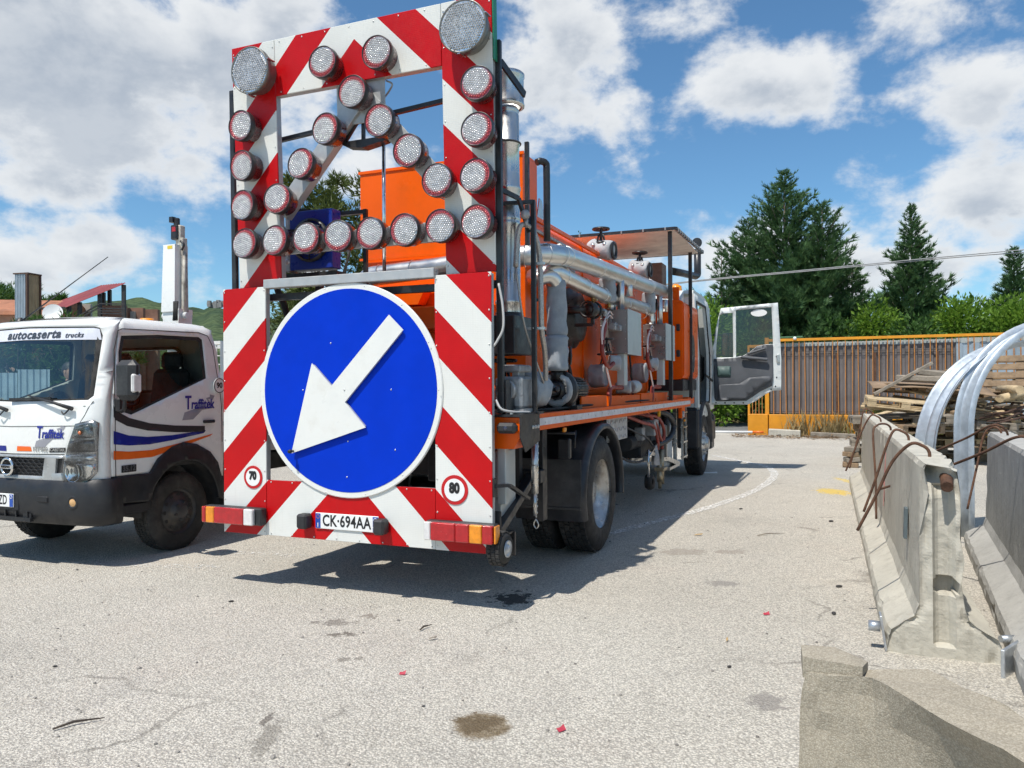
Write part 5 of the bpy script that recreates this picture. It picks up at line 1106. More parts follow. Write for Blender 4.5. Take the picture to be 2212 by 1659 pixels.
# sides in (y, z)
for sg in (1, -1):
    fm = lambda y, z, o, sg=sg: WSIDE(y, z, o, sg)
    so = [(.425, .742)] + [(.82 + .53 * math.cos(R(a)), .36 + .53 * math.sin(R(a))) for a in range(136, 30, -10)] + [(1.33, .62), (1.34, 1.40), (1.30, 1.85), (1.26, 1.99), (1.24, 2.045), (1.19, 2.075), (1.10, 2.09)] + [(interp(FT, z) + BOW + RC + .003, z) for z in (2.09, 2.075, 2.045, 2.01, 1.7, 1.38, 1.2, 1.0, .75)]
    sheet('side_panel', so, [SWIN], fm, WHITEP, wtr, step=.06, thick=.03)
    rg = [(.64 + (y - .64) * .93, 1.60 + (z - 1.60) * .91) for y, z in SWIN]
    sheet('window_seal', SWIN, [rg], lambda y, z, o, f=fm: f(y, z, -.006 + o), RUBBER, wtr, step=.1)
    sheet('door_window', SWIN, [], lambda y, z, o, f=fm: f(y, z, -.012 + o), glass('clear_side_glass', (.74, .80, .78), .40), wtr, step=.2)
    openline('door_seam', [(.105, .74), (.098, 1.0), (.095, 1.36), (.135, 1.80), (.185, 1.965), (.23, 1.985), (1.10, 2.005), (1.20, 1.98), (1.255, 1.88), (1.30, 1.40), (1.315, .95)], fm, .004)
    sk = [(.075, .742), (.44, .742), (.53, .86), (.68, .95), (.82, .985), (.98, .955), (1.15, .87), (1.25, .76), (1.34, .46), (1.30, .40)] + [(.82 + .42 * math.cos(R(a)), .36 + .46 * math.sin(R(a))) for a in range(8, 150, 10)] + [(.44, .50), (.11, .52)]
    sheet('wheel_arch', sk, [], lambda y, z, o, f=fm: f(y, z, .012 + o + .03 * max(0, 1 - abs(math.hypot(y - .82, z - .36) - .45) / .12)), BLKT, wtr, step=.05, thick=.03)
    part('arch_liner', MB().lathe([(.46, -.30), (.46, 0)], (sg * .93, .82, .36), (sg, 0, 0), 24, a0=LINER[sg], a1=LINER[sg] + math.pi), DARK, wtr)
    part('door_handle', MB().box(WSIDE(1.13, 1.16, .012, sg), (.03, .14, .03), ch=.008), BLKT, wtr)
    if sg > 0:
        SW = [('black_stripe', INK if False else mat('charcoal_vinyl', (.03, .03, .033), .4), [(.08, 1.34), (.109, 1.291), (.233, 1.229), (.447, 1.174), (.727, 1.14), (1.087, 1.118), (1.087, 1.059), (.727, 1.08), (.422, 1.112), (.21, 1.162), (.1, 1.216), (.08, 1.245)]),
              ('blue_stripe', mat('dark_blue_vinyl', (.006, .015, .22), .4), [(.08, 1.127), (.232, 1.08), (.422, 1.056), (.7, 1.055), (1.1, 1.078), (1.072, 1.052), (.726, 1.012), (.446, .99), (.232, .996), (.08, 1.016)]),
              ('orange_stripe', mat('orange_vinyl', (.80, .13, .01), .4), [(.08, .963), (.232, .944), (.47, .939), (.726, .97), (1.19, 1.04), (1.16, 1.022), (.752, .931), (.47, .878), (.231, .88), (.08, .888)])]
        for nm, mm, pl in SW: sheet(nm, pl, [], lambda y, z, o, f=fm: f(y, z, .003 + o), mm, wtr, step=.05)
def logo(u0, v0, w_, fmap):
    LB = mat('logo_blue', (.012, .022, .25), .4); LG = mat('logo_grey', (.30, .30, .33), .45)
    sheet('logo_road', [(u0 - w_ * .50, v0 - w_ * .30), (u0 - w_ * .44, v0 - w_ * .14), (u0 + w_ * .05, v0 - w_ * .02), (u0 + w_ * .42, v0 - w_ * .06), (u0 + w_ * .05, v0 - w_ * .10), (u0 - w_ * .20, v0 - w_ * .29)], [], lambda u, v, o: fmap(u, v, .002 + o), LG, wtr, step=.1)
    sheet('logo_arrow', [(u0 + w_ * .18, v0 + w_ * .15), (u0 + w_ * .30, v0 + w_ * .18), (u0 + w_ * .30, v0 + w_ * .23), (u0 + w_ * .44, v0 + w_ * .20), (u0 + w_ * .36, v0 + w_ * .10), (u0 + w_ * .34, v0 + w_ * .14), (u0 + w_ * .24, v0 + w_ * .12), (u0 + w_ * .33, v0 + w_ * .02), (u0 + w_ * .27, v0 + w_ * .02)], [], lambda u, v, o: fmap(u, v, .002 + o), LG, wtr, step=.1)
    tmap('logo_lettering', 'raffitek', w_ * .285, LB, wtr, u0 + w_ * .06, v0 + w_ * .02, fmap, .005, shear=.16, bold=w_ * .007, sx=.80)
    tmap('logo_initial', 'T', w_ * .40, LB, wtr, u0 - w_ * .345, v0 + w_ * .05, fmap, .0045, shear=.16, bold=w_ * .008, sx=.7)
logo(1.03, 1.315, .44, lambda y, z, o: WSIDE(y, z, o)); logo(.455, 1.095, .36, ff)
sheet('badge_panel', rpoly(.155, .772, .305, .832, .006), [], lambda y, z, o: WSIDE(y, z, .006 + o), INK, wtr, step=.1)
tmap('badge_lettering', '35.12', .062, mat('badge_grey', (.16, .16, .17), .35, .5), wtr, .23, .803, lambda y, z, o: WSIDE(y, z, o), .008, bold=.002, sx=.95)
tmap('badge_lettering', 'NT400', .058, mat('chrome_badge', (.55, .56, .57), .2, .9), wtr, .345, .975, ff, .006, bold=.001); sheet('badge_panel', [(.44, .952), (.61, .957), (.62, .995), (.45, .99)], [], lambda x, z, o: ff(x, z, .004 + o), INK, wtr, step=.1)
tmap('badge_lettering', 'CABSTAR', .036, MATS['chrome_badge'], wtr, .532, .974, ff, .007, bold=.0006)
sheet('blue_patch', [(-.24, .952), (-.062, .952), (-.066, .997), (-.24, .997)], [], lambda x, z, o: ff(x, z, .003 + o), MATS['dark_blue_vinyl'], wtr, step=.1)
sheet('orange_patch', [(.068, .955), (.245, .957), (.232, .997), (.074, .997)], [], lambda x, z, o: ff(x, z, .003 + o), MATS['orange_vinyl'], wtr, step=.1)
ci = [(1.45 + .052 * math.cos(R(a)), 1.36 + .06 * math.sin(R(a))) for a in range(0, 360, 15)]
part('limit_plaque', MB().lathe([(1e-4, .004), (.075, .004), (.075, 0)], (.955, 1.26, 1.50), (1, 0, 0), 28, smooth=False), PLATEW, wtr); part('plaque_ring', MB().torus((.960, 1.26, 1.50), .068, .004, (1, 0, 0), 28, 5), INK, wtr)
text('plaque_numerals', '90', .075, INK, wtr, Matrix.Translation((.9605, 1.26, 1.50)) @ Matrix.Rotation(R(90), 4, 'Z') @ FACE_BACK, bold=.002)
# roof: dome closing the rings
f = MB(); ringp = [ff(x, 2.09, 0) for x in [(-.755 + 1.51 * i / 14) for i in range(15)]] ; 
front = [Vector(p) for p in ringp]; nS = 14; P = []
zr, yr = 2.13, 1.08
for i in range(17):
    v = i / 16; row = []
    for j in range(15):
        u = j / 14; a = front[j]; y = a.y + (1.17 - a.y) * v; e = min(1, min(v * 6, (1 - v) * 8)) * min(1, min(u * 7, (1 - u) * 7)); row.append((a.x, y, 2.087 + .016 * math.sqrt(max(0, e)) + .012 * math.sin(math.pi * u)))
    P += row
f.add(P, [(i * 15 + j, i * 15 + j + 1, (i + 1) * 15 + j + 1, (i + 1) * 15 + j) for i in range(16) for j in range(14)], True); part('roof', f, WHITEP, wtr)
# rear wall of the cab with a rounded window
rw = [(-.935, .7), (.935, .7), (.935, 1.3), (.86, 1.99), (.78, 2.08), (-.78, 2.08), (-.86, 1.99), (-.935, 1.3)]; rwin = rpoly(-.52, 1.46, .52, 1.86, .09, 5)
sheet('rear_wall', rw, [rwin], lambda x, z, o: (x, 1.30 - .12 * max(0, z - 1.4) - o, z), WHITEP, wtr, step=.2, thick=.02)
sheet('rear_lining', rw, [rwin], lambda x, z, o: (x * .97, 1.265 - .12 * max(0, z - 1.4) - o, z), mat('beige_grey_lining', (.20, .195, .18), .8), wtr, step=.2, thick=.015)
sheet('rear_window', rwin, [], lambda x, z, o: (x, 1.285 - .12 * max(0, z - 1.4) - o, z), MATS['clear_side_glass'], wtr, step=.4)
sheet('rear_window_seal', rpoly(-.545, 1.435, .545, 1.885, .1, 5), [rwin], lambda x, z, o: (x, 1.245 - .12 * max(0, z - 1.4) - o, z), RUBBER, wtr, step=.2, thick=.01)
sheet('headliner', [(-.78, .2), (.78, .2), (.78, 1.2), (-.78, 1.2)], [], lambda x, y, o: (x, y, 2.04 + o), MATS['beige_grey_lining'], wtr, step=.4)
part('cab_floor', MB().box((0, .65, .80), (1.8, 1.25, .06)), DARK, wtr)
f = MB().box((0, .16, 1.17), (1.72, .34, .34), ch=.06); f.box((0, .06, 1.335), (1.62, .26, .03), ch=.012); part('dashboard', f, mat('sage_grey_dashboard', (.22, .235, .205), .7), wtr)
for x in (.50, -.15, -.55):
    f = MB().box((x, .85, 1.05), (.46 if x > 0 else .36, .46, .16), ch=.05); f.box((x, 1.08, 1.36), (.44 if x > 0 else .35, .12, .62), (R(-8), 0, 0), ch=.05); f.box((x, 1.11, 1.74), (.24, .09, .18), ch=.04); part('cab_seat', f, mat('black_seat_cloth', (.018, .018, .02), .85), wtr)
f = MB().torus((.50, .50, 1.45), .19, .014, (0, .66, .75), 28, 8); f.cyl((.5, .5, 1.45), (.5, .3, 1.3), .03, n=8); part('steering_wheel', f, BLKPL, wtr)
# grille, emblem, bumper
gz = [(-.62, .70), (.62, .70), (.655, .80), (.60, .925), (-.60, .925), (-.655, .80)]
op = [[(-.40, .755), (.375, .755), (.41, .905), (-.43, .905)], [(.515, .782), (.605, .788), (.62, .908), (.535, .905)], [(-.515, .782), (-.605, .788), (-.62, .908), (-.535, .905)]]
sheet('grille_surround', gz, op, lambda x, z, o: ff(x, z, .022 + o), mat('silver_plastic', (.42, .43, .43), .35, .4), wtr, step=.06, thick=.03)
sheet('grille_backing', gz, [], lambda x, z, o: ff(x, z, .004 + o), INK, wtr, step=.2)
hx = MB()
for j in range(6):
    for i in range(-7, 8):
        cx, cz = i * .062 + (.031 if j % 2 else 0), .765 + j * .027
        if not (inside((cx, cz), op[0]) or inside((cx, cz), op[1]) or inside((cx, cz), op[2])): continue
        pts = [(cx + .034 * math.cos(R(a)), cz + .017 * math.sin(R(a))) for a in range(0, 360, 60)]
        hx.tube([ff(u, v, .014) for u, v in pts + pts[:1]], .0035, 4, caps=False)
part('grille_mesh', hx, BLKT, wtr)
em = ff(.0, .825, .045); f = MB().torus(em, .068, .011, (0, -1, 0), 32, 8); f.box((em[0], em[1] - .008, em[2]), (.175, .016, .034), ch=.005)
part('emblem', f, CHROME, wtr); text('emblem_lettering', 'NISSAN', .027, INK, wtr, Matrix.Translation((em[0], em[1] - .0175, em[2])) @ FACE_BACK, bold=.0008, sx=1.15)
BP = [(0, .735, .012), (0, .70, .045), (0, .60, .065), (0, .46, .065), (0, .38, .05), (0, .355, .01)]
f = MB(); svals = [-1.02 + 2.04 * i / 68 for i in range(69)]
for s_ in svals:
    for (_, z, o) in BP: f.v.append(WS(s_, z + (.02 if abs(s_) > .8 else 0) * (z - .5), o * (1.0 if abs(s_) < .95 else .5)))
for i in range(68):
    for j in range(5): f.f.append([i * 6 + j, (i + 1) * 6 + j, (i + 1) * 6 + j + 1, i * 6 + j + 1]); f.sm.append(True)
part('bumper', f, BLKT, wtr)
for sx in (1, -1):
    p = ff(sx * .73, .555, .064); part('fog_lamp', MB().lathe([(.062, -.004), (.052, .006), (.036, .003), (.034, -.001)], p, (sx * .15, -1, 0), 20), BLKT, wtr)
    part('fog_lens', MB().lathe([(.034, 0), (.02, .006), (1e-4, .008)], p, (sx * .15, -1, 0), 16), mat('amber_clear_lens', (.62, .36, .15), .15, coat=.5), wtr)
    p = ff(sx * .42, .57, .062); part('bumper_slot', MB().box(p, (.12, .02, .05), ch=.006), INK, wtr)
    part('lower_slot', MB().box(ff(sx * .24, .42, .058), (.10, .02, .05)), INK, wtr)
    # head lamp cluster
    hl = [(.715, 1.19), (.855, 1.225), (.885, 1.20), (.872, .80), (.82, .715), (.60, .70), (.575, .79), (.64, 1.01)]; hm = lambda x, z, o, sx=sx: ff(sx * x, z, o)
    hb = sheet('head_lamp', hl, [], lambda x, z, o: hm(x, z, .006 + o), mat('lamp_reflector', (.30, .30, .31), .25, .8), wtr, step=.05, thick=.01)
    def cell(pl, m, off): o = sheet('lamp_cell', pl, [], lambda x, z, o: hm(x, z, off + o), m, hb, step=.05, thick=.006)
    cell([(.715, 1.17), (.85, 1.20), (.862, 1.08), (.685, 1.07)], mat('grey_reflector', (.22, .22, .23), .2, .7, var=.35, scale=30), .013)
    cell([(.665, 1.05), (.862, 1.065), (.865, .965), (.635, .955)], mat('smoked_reflector', (.10, .10, .105), .2, .6, var=.4, scale=24), .012)
    cell([(.625, .935), (.868, .945), (.866, .89), (.605, .885)], mat('ribbed_reflector', (.62, .62, .62), .15, .6, var=.35, scale=40), .014)
    cell([(.595, .86), (.866, .865), (.855, .795), (.815, .735), (.61, .722), (.59, .79)], mat('bright_reflector', (.70, .70, .69), .1, .85, var=.2, scale=20), .011)
    p = hm(.70, .795, .02); part('lamp_bowl', MB().lathe([(.078, .006), (.06, -.004), (.02, -.012), (1e-4, -.012)], p, (sx * .1, -1, 0), 24), CHROME, hb)
    p = hm(.78, 1.12, .017); part('indicator_bulb', MB().ball(p, .018, 10), mat('amber_bulb', (.7, .2, .08), .2), hb)
    sheet('lamp_cover', hl, [], lambda x, z, o: hm(x, z, .028 + o), glass('clear_lamp_cover', (.95, .96, .96), .9), hb, step=.08)
    # door mirror
    f = MB().box((sx * 1.13, .06, 1.545), (.24, .11, .33), (0, 0, R(-sx * 8)), ch=.045); mr = part('door_mirror', f, BLKPL, wtr)
    part('mirror_indicator', MB().box((sx * 1.235, .045, 1.52), (.035, .09, .15), ch=.012), LCLR, mr)
    f = MB().tube(smooth_path([(sx * 1.07, .08, 1.40), (sx * 1.05, .09, 1.31), (sx * .98, .12, 1.29), (sx * .93, .14, 1.32)], 5), .016, 8); f.box((sx * .955, .13, 1.34), (.05, .07, .12), ch=.012); part('mirror_arm', f, BLKPL, mr)
# wipers
for (px, pz, tx, tz) in ((.70, 1.315, .20, 1.425), (-.03, 1.300, -.55, 1.42)):
    a = Vector(ff(px, pz, .03)); b = Vector(ff(tx, tz, .03)); f = MB().tube([a, a + (b - a) * .35 + Vector((0, -.02, .01)), b], [.018, .012, .006], 8); f.bar(tuple(ff(tx - .22, tz - .035, .022)), tuple(ff(tx + .26, tz - .025, .022)), .01, .022); f.tube(smooth_path([a + Vector((-.03, -.01, -.01)), a + Vector((-.08, -.012, -.045)), a + Vector((-.11, -.01, -.02))], 4), .006, 6)
    part('wiper', f, BLKPL, wtr)
p = ff(-.16, .545, .07); part('number_plate', MB().box((p[0], p[1] - .004, p[2]), (.522, .010, .112), ch=.003), PLATEW, wtr, 'white front number plate')
part('plate_band', MB().box((p[0] + .238, p[1] - .0098, p[2]), (.042, .002, .104)), BLUEP, wtr); part('plate_ring', MB().torus((p[0] + .238, p[1] - .0115, p[2] + .03), .013, .002, (0, -1, 0), 18, 5), PLATEW, wtr)
text('plate_lettering', '326ZD', .112, INK, wtr, Matrix.Translation((p[0] + .075, p[1] - .0098, p[2])) @ FACE_BACK, bold=.0016, sx=.66, space=1.05)
part('plate_holder', MB().box((p[0], p[1] + .008, p[2] - .005), (.62, .014, .15), ch=.004), BLKT, wtr)
f = MB().bar(ff(-.45, .395, .075), ff(.30, .395, .075), .03, .03)
for i in range(6): f.bar(ff(-.4 + i * .13, .395, .07), ff(-.4 + i * .13, .46, .07), .015, .015)
part('lower_grille', f, BLKT, wtr)
# wheels
def van_wheel(c, sg):
    e = MB(); x0 = min(sg * .70, sg * .90); tyre(e, x0, x0 + .20, .352, .205, 40); w_ = part('wheel', e, RUBBER, wtr); w_.location = c
    part('tread', tread(x0, x0 + .20, .350, 4, 40, .008), TREAD, w_)
    xo = sg * .90; q = MB().lathe([(.212, .0), (.212, -.012), (.198, -.02), (.185, -.04), (.165, -.02), (.12, .0), (.10, .008), (.085, .035), (.06, .045), (.045, .05), (1e-4, .05)], (xo - sg * .008, 0, 0), (sg, 0, 0), 36); part('rim', q, mat('dark_grey_rim', (.05, .05, .053), .45, .3, dirt=(.16, .13, .09), dirtamt=.5, dscale=7), w_)
    for i in range(6): a = R(60 * i + 15); part('wheel_nut', MB().cyl((xo, .078 * math.cos(a), .078 * math.sin(a)), (xo + sg * .04, .078 * math.cos(a), .078 * math.sin(a)), .014, n=6), DARK, w_)
    for i in range(12): a = R(30 * i); part('rim_hole', MB().lathe([(1e-4, .002), (.018, .002), (.018, 0)], (xo - sg * .020, .155 * math.cos(a), .155 * math.sin(a)), (sg, 0, 0), 12, smooth=False), INK, w_)
for sg in (1, -1):
    van_wheel((0, .82, .352), sg); van_wheel((0, 3.6, .352), sg)
    part('mud_flap', MB().box((sg * .80, 1.36, .34), (.24, .012, .36)), RUBBER, wtr); part('side_step', MB().box((sg * .86, .28, .46), (.16, .38, .10), ch=.02), BLKT, wtr)
# chassis, bed, boom
f = MB()
for x in (-.35, .35): f.box((x, 2.4, .62), (.07, 5.0, .18), ch=.006)
for y in (.3, .82, 1.6, 2.6, 3.6, 4.6): f.box((0, y, .60), (.7, .1, .14))
f.box((.0, .45, .50), (1.3, .5, .2), ch=.03); f.cyl((-.75, .82, .36), (.75, .82, .36), .04, n=10); part('chassis', f, DARK, wtr)
f = MB().box((0, 3.2, .86), (1.96, 3.3, .08), ch=.01)
for sg in (1, -1): f.box((sg * .96, 3.2, 1.02), (.03, 3.3, .30), ch=.004)
part('truck_bed', f, ZINC, wtr)
part('turret', MB().lathe([(.30, .90), (.30, 1.25), (.22, 1.30), (.20, 1.9), (.24, 1.95), (.24, 2.12), (1e-4, 2.12)], (-.13, 1.95, 0), (0, 0, 1), 24), WHITEP, wtr)
bx, by = -.13, 1.78
f = MB(); f.prism([(bx - .115, 2.30), (bx + .075, 2.30), (bx + .085, 3.02), (bx - .08, 3.02)], by - .09, by + .09); part('boom', f, WHITEP, wtr, 'tapered white boom section standing upright')
f = MB().prism([(bx - .10, 2.05), (bx + .10, 2.05), (bx + .12, 2.33), (bx - .12, 2.33)], by - .07, by + .12); f.cyl((bx - .17, by, 2.26), (bx + .17, by, 2.26), .035, n=14); part('boom_knuckle', f, WHITEP, wtr)
f = MB().box((bx + .105, by + .02, 2.68), (.04, .07, .84), (0, R(-1), 0), ch=.006); f.box((bx + .05, by + .02, 3.12), (.07, .08, .24), ch=.01); f.cyl((bx + .13, by + .0, 2.42), (bx + .125, by + .0, 2.95), .014, n=8); part('boom_inner', f, mat('chipped_cream_paint', (.52, .49, .42), .6, var=.15, scale=9, dirt=(.10, .06, .04), dirtamt=.8, dscale=8), wtr)
f = MB().box((bx + .02, by, 3.16), (.09, .10, .16), ch=.012); f.box((bx + .02, by, 3.27), (.06, .05, .10), ch=.01); f.tube(smooth_path([(bx + .10, by - .03, 3.06), (bx + .15, by - .03, 3.02), (bx + .12, by - .03, 2.96)], 4), .012, 6); f.box((bx - .02, by - .02, 3.30), (.05, .05, .06)); part('boom_head', f, BLACKM, wtr)
part('boom_sticker', MB().box((bx + .015, by - .0915, 2.99), (.07, .002, .035)), mat('yellow_sticker', (.75, .55, .05), .5), wtr); part('boom_lamp', MB().box((bx + .03, by - .052, 3.19), (.05, .004, .05)), LRED, wtr)
f = MB()
for i in range(5): f.tube(smooth_path([(bx + .08 + i * .012, by - .11, 2.2), (bx + .12 + i * .01, by - .14, 2.30), (bx + .10 + i * .012, by - .12, 2.40)], 4), .010, 6)
part('hydraulic_hose', f, RUBBER, wtr)
f = MB()
bc = (-.45, 2.75)
for (x, y) in ((-.4, -.35), (.4, -.35), (.4, .35), (-.4, .35)): f.bar((bc[0] + x, bc[1] + y, .95), (bc[0] + x, bc[1] + y, 2.02), .05, .05, (0, 1, 0))
for z in (1.0, 1.5, 2.0):
    for s in (-.35, .35): f.bar((bc[0] - .4, bc[1] + s, z), (bc[0] + .4, bc[1] + s, z), .04, .04)
    for s in (-.4, .4): f.bar((bc[0] + s, bc[1] - .35, z), (bc[0] + s, bc[1] + .35, z), .04, .04)
for i in range(9): f.bar((bc[0] - .4 + i * .1, bc[1] - .35, 1.0), (bc[0] - .4 + i * .1, bc[1] - .35, 2.0), .012, .012, (0, 1, 0))
for i in range(10): f.bar((bc[0] - .4, bc[1] - .35, 1.05 + i * .1), (bc[0] + .4, bc[1] - .35, 1.05 + i * .1), .01, .01)
part('work_basket', f, WHITEP, wtr)
part('roof_beacon', MB().lathe([(.07, 0), (.075, .03), (.06, .05), (1e-4, .055)], (.25, 1.05, 2.11), (0, 0, 1), 20), LAMB, wtr)
f = MB().tube([(-.52, .32, 2.10), (-.18, .62, 2.56 - .06), (.03, .80, 2.74)], [.008, .005, .004], 6); f.lathe([(.05, 0), (.035, .03), (.012, .05)], (-.52, .32, 2.09), (0, 0, 1), 12); part('aerial', f, BLACKM, wtr)
# things lying on the dashboard
f = MB(); P = []
for i in range(9):
    t = i / 8
    for k in range(18): a = 2 * math.pi * k / 18; r_ = .095 * math.cos(t * math.pi / 2) ** .6; P.append((r_ * math.cos(a), 1.15 * r_ * math.sin(a), .11 * t))
f.add(P, [(i * 18 + k, i * 18 + (k + 1) % 18, (i + 1) * 18 + (k + 1) % 18, (i + 1) * 18 + k) for i in range(8) for k in range(18)], True)
f.add([(.06 * 1 + .0, -.08, .01), (.06, .08, .01), (.17, .05, -.004), (.185, 0, -.006), (.17, -.05, -.004)], [(0, 1, 2, 3, 4)])
cap = f.build('cap', mat('black_cap_cloth', (.012, .012, .014), .9, bump=.3, bscale=60)); cap.location = tw(WTX + .33, .06, 1.352); cap.rotation_euler = (0, 0, YAW + R(10)); tag(cap, 'black peaked cap lying on the white truck dashboard', 'cap')
f = MB(); f.torus((0, 0, .014), .06, .016, (0, 0, 1), 20, 8); yl = f.build('tape_coil', mat('yellow_tape', (.75, .55, .02), .5)); yl.location = tw(WTX - .06, .03, 1.352); tag(yl, 'yellow coil lying on the white truck dashboard', 'tape')
for i, (x, y, rz) in enumerate(((.08, .07, 12), (.52, .09, -20))):
    f = MB(); n = 6; f.add([(-.105 + .21 * i_ / n, -.15 + .3 * j, .004 + .006 * math.sin(i_ * 1.1 + j)) for i_ in range(n + 1) for j in (0, 1)], [(2 * i_, 2 * i_ + 2, 2 * i_ + 3, 2 * i_ + 1) for i_ in range(n)], True)
    pp = f.build('paper_sheet', PLATEW); pp.location = tw(WTX + x, y, 1.352); pp.rotation_euler = (0, 0, YAW + R(rz)); tag(pp, ('white paper sheet under the cap on the dashboard', 'white paper sheet beside the windscreen pillar on the dashboard')[i], 'paper')
# ================================================================== concrete barriers
def concrete(name, base, dark, sc=1.0, agg=0.0):
    m = bpy.data.materials.new(name); m.use_nodes = True; t = m.node_tree; t.nodes.clear(); k = NT(t)
    o = k.n('ShaderNodeOutputMaterial'); b = k.n('ShaderNodeBsdfPrincipled'); k.l(b.outputs[0], o.inputs[0])
    v = k.n('ShaderNodeTexCoord').outputs['Object']
    st = k.vm('MULTIPLY', v, (5.0, 5.0, .55)); n1 = k.noise(v, 2.2 * sc, 7, .65); n2 = k.noise(v, 26 * sc, 6, .7); n3 = k.noise(st, 2.5 * sc, 6, .65)
    c = k.mix(k.ramp(n1, .3, .72), base + (1,), tuple(x * 1.22 for x in base) + (1,)); c = k.mix(k.m('MULTIPLY', k.ramp(n3, .48, .78), .12 if agg else .55), c, dark + (1,)); c = k.mix(k.m('MULTIPLY', k.ramp(n2, .55, .75), .45), c, tuple(x * .62 for x in dark) + (1,))
    vo = k.n('ShaderNodeTexVoronoi'); k.l(v, vo.inputs['Vector']); vo.inputs['Scale'].default_value = 230 if agg else 60
    h = k.m('ADD', n2, k.m('MULTIPLY', n1, .6))
    if agg:
        sp = k.n('ShaderNodeSeparateColor'); k.l(vo.outputs['Color'], sp.inputs[0]); st_ = k.mix(sp.outputs[0], (.14, .12, .09, 1), (.62, .57, .48, 1))
        c = k.mix(agg, c, st_); c = k.mix(k.m('MULTIPLY', k.ramp(vo.outputs['Distance'], .42, .62), .28), c, (.16, .14, .105, 1)); h = k.m('ADD', h, k.m('MULTIPLY', vo.outputs['Distance'], -.5))
    else:
        pit = k.ramp(vo.outputs['Distance'], .16, .05); c = k.mix(k.m('MULTIPLY', pit, k.ramp(n1, .5, .6, 0, .5)), c, (.10, .095, .085, 1)); h = k.m('SUBTRACT', h, k.m('MULTIPLY', pit, .5))
    k.l(c, b.inputs['Base Color']); b.inputs['Roughness'].default_value = .9; b.inputs['Specular IOR Level'].default_value = .25
    bn = k.n('ShaderNodeBump'); bn.inputs['Strength'].default_value = .28 if agg else .5; bn.inputs['Distance'].default_value = .012; k.l(h, bn.inputs['Height']); k.l(bn.outputs[0], b.inputs['Normal']); return m
CON = concrete('weathered_concrete', (.45, .425, .36), (.27, .245, .20)); CON2 = concrete('grey_concrete', (.36, .35, .325), (.25, .24, .22)); CON3 = concrete('exposed_aggregate_concrete', (.335, .292, .222), (.24, .205, .15), 1.3, .26)
RUST = mat('rusty_rebar', (.105, .048, .026), .8, var=.35, scale=14, bump=.4, bscale=90, dirt=(.16, .085, .05), dirtamt=.6, dscale=12)
# New Jersey section: half width by height
HALF = [(.275, 0.0), (.28, .09), (.266, .13), (.135, .215), (.112, .28), (.106, .65), (.094, 1.02), (.082, 1.05)]
def section(n_sub=3):
    pts = []
    for a, b in zip(HALF[:-1], HALF[1:]):
        for i in range(n_sub): pts.append(tuple(Vector(a) + (Vector(b) - Vector(a)) * (i / n_sub)))
    pts.append(HALF[-1]); return pts
def halfw(z): return interp([(p[1], p[0]) for p in HALF], z)
def barrier(name, M, L, m, label, group, chip=1.0, seed=0):
    """M places the section's middle line; y runs along the barrier from 0 to L"""
    root = empty(name, label=label, cat='barrier', group=group); root.matrix_world = M
    sec = section(); ring = [(-w_, z) for w_, z in sec] + [(w_, z) for w_, z in sec[::-1]]; n = len(ring); k = int(L / .06); mb = MB(); off = Vector((seed * 7.1, 0, 0))
    for i in range(k + 1):
        y = L * i / k; endf = math.exp(-y / .10) + math.exp(-(L - y) / .10)
        for (x, z) in ring:
            p = Vector((x, y, z)); d = noise.noise(p * 5 + off) * .004 + noise.noise(p * 17 + off) * .003
            c = max(0, noise.noise(p * 6 + off * 2) + .15) * .05 * endf * chip + (max(0, noise.noise(p * 9 + off) - .25) * .06 if z < .13 or z > 1.0 else 0)
            q = p * 1.0; s_ = 1 if x > 0 else -1; q.x -= s_ * (c - d); q.z -= c * .6 if z > .9 else 0; q.z = max(0.0, q.z + (c * .3 if z < .1 else 0)); mb.v.append(tuple(q))
    for i in range(k):
        for j in range(n - 1): a = i * n + j; mb.f.append([a, a + 1, a + n + 1, a + n]); mb.sm.append(False)
        mb.f.append([i * n + n - 1, i * n, (i + 1) * n, (i + 1) * n + n - 1]); mb.sm.append(False)
    mb.f.append([k * n + j for j in range(n)]); mb.sm.append(False)
    body = part('body', mb, m, root)
    # near end face with its vertical key channel and dowel hole
    outl = [(ring[j][0] * .999, ring[j][1]) for j in range(n)]; base0 = [mb.v[j] for j in range(n)]
    outl = [(p[0], p[2]) for p in base0]
    def fm(u, v, o):
        g_ = max(0, 1 - (abs(u - .01) / .05) ** 4) * .05 * (1 if .06 < v < .93 else 0); h_ = .10 if math.hypot(u - .02, (v - .385)) < .055 else 0
        br = max(0, v - .86) * .8 * (0.5 + noise.noise((u * 9, v * 9, seed))) * chip; r_ = noise.noise((u * 14, v * 14, 3)) * .004 + noise.noise((u * 40, v * 40, 3)) * .002 + max(0, .075 - (halfw(min(max(v, 0), 1.05)) - abs(u))) * (.35 + .5 * noise.noise((u * 20, v * 11, 5)))
        edge = min(1, max(0, (halfw(min(max(v, 0), 1.05)) - abs(u)) / .03)) * min(1, max(0, (1.05 - v) / .03))
        return (u, (max(g_, h_) + br + r_) * edge + .002, v)
    sheet('end_face', outl, [], fm, m, root, step=.016, smooth=False)
    return root
TF = Matrix.Translation(T0) @ Matrix.Rotation(YAW, 4, 'Z')
b1_ = barrier('concrete_barrier', TF @ Matrix.Translation((3.645, .16, 0)), 7.7, CON, 'long pale concrete barrier with five rusty hooped bars, chipped at its near end', 'concrete barriers', 1.0, 1)
b2_ = barrier('concrete_barrier', TF @ Matrix.Translation((4.50, 3.45, 0)) @ Matrix.Rotation(R(180 - 4.5), 4, 'Z'), 6.4, CON2, 'grey concrete barrier behind the bent guardrails, running to the frame edge', 'concrete barriers', .5, 4)
def rod(parent, pts, r=.0095, name='rebar_hoop'):
    P = smooth_path(pts, 8); return part(name, MB().tube(P, r, 8), RUST, parent)
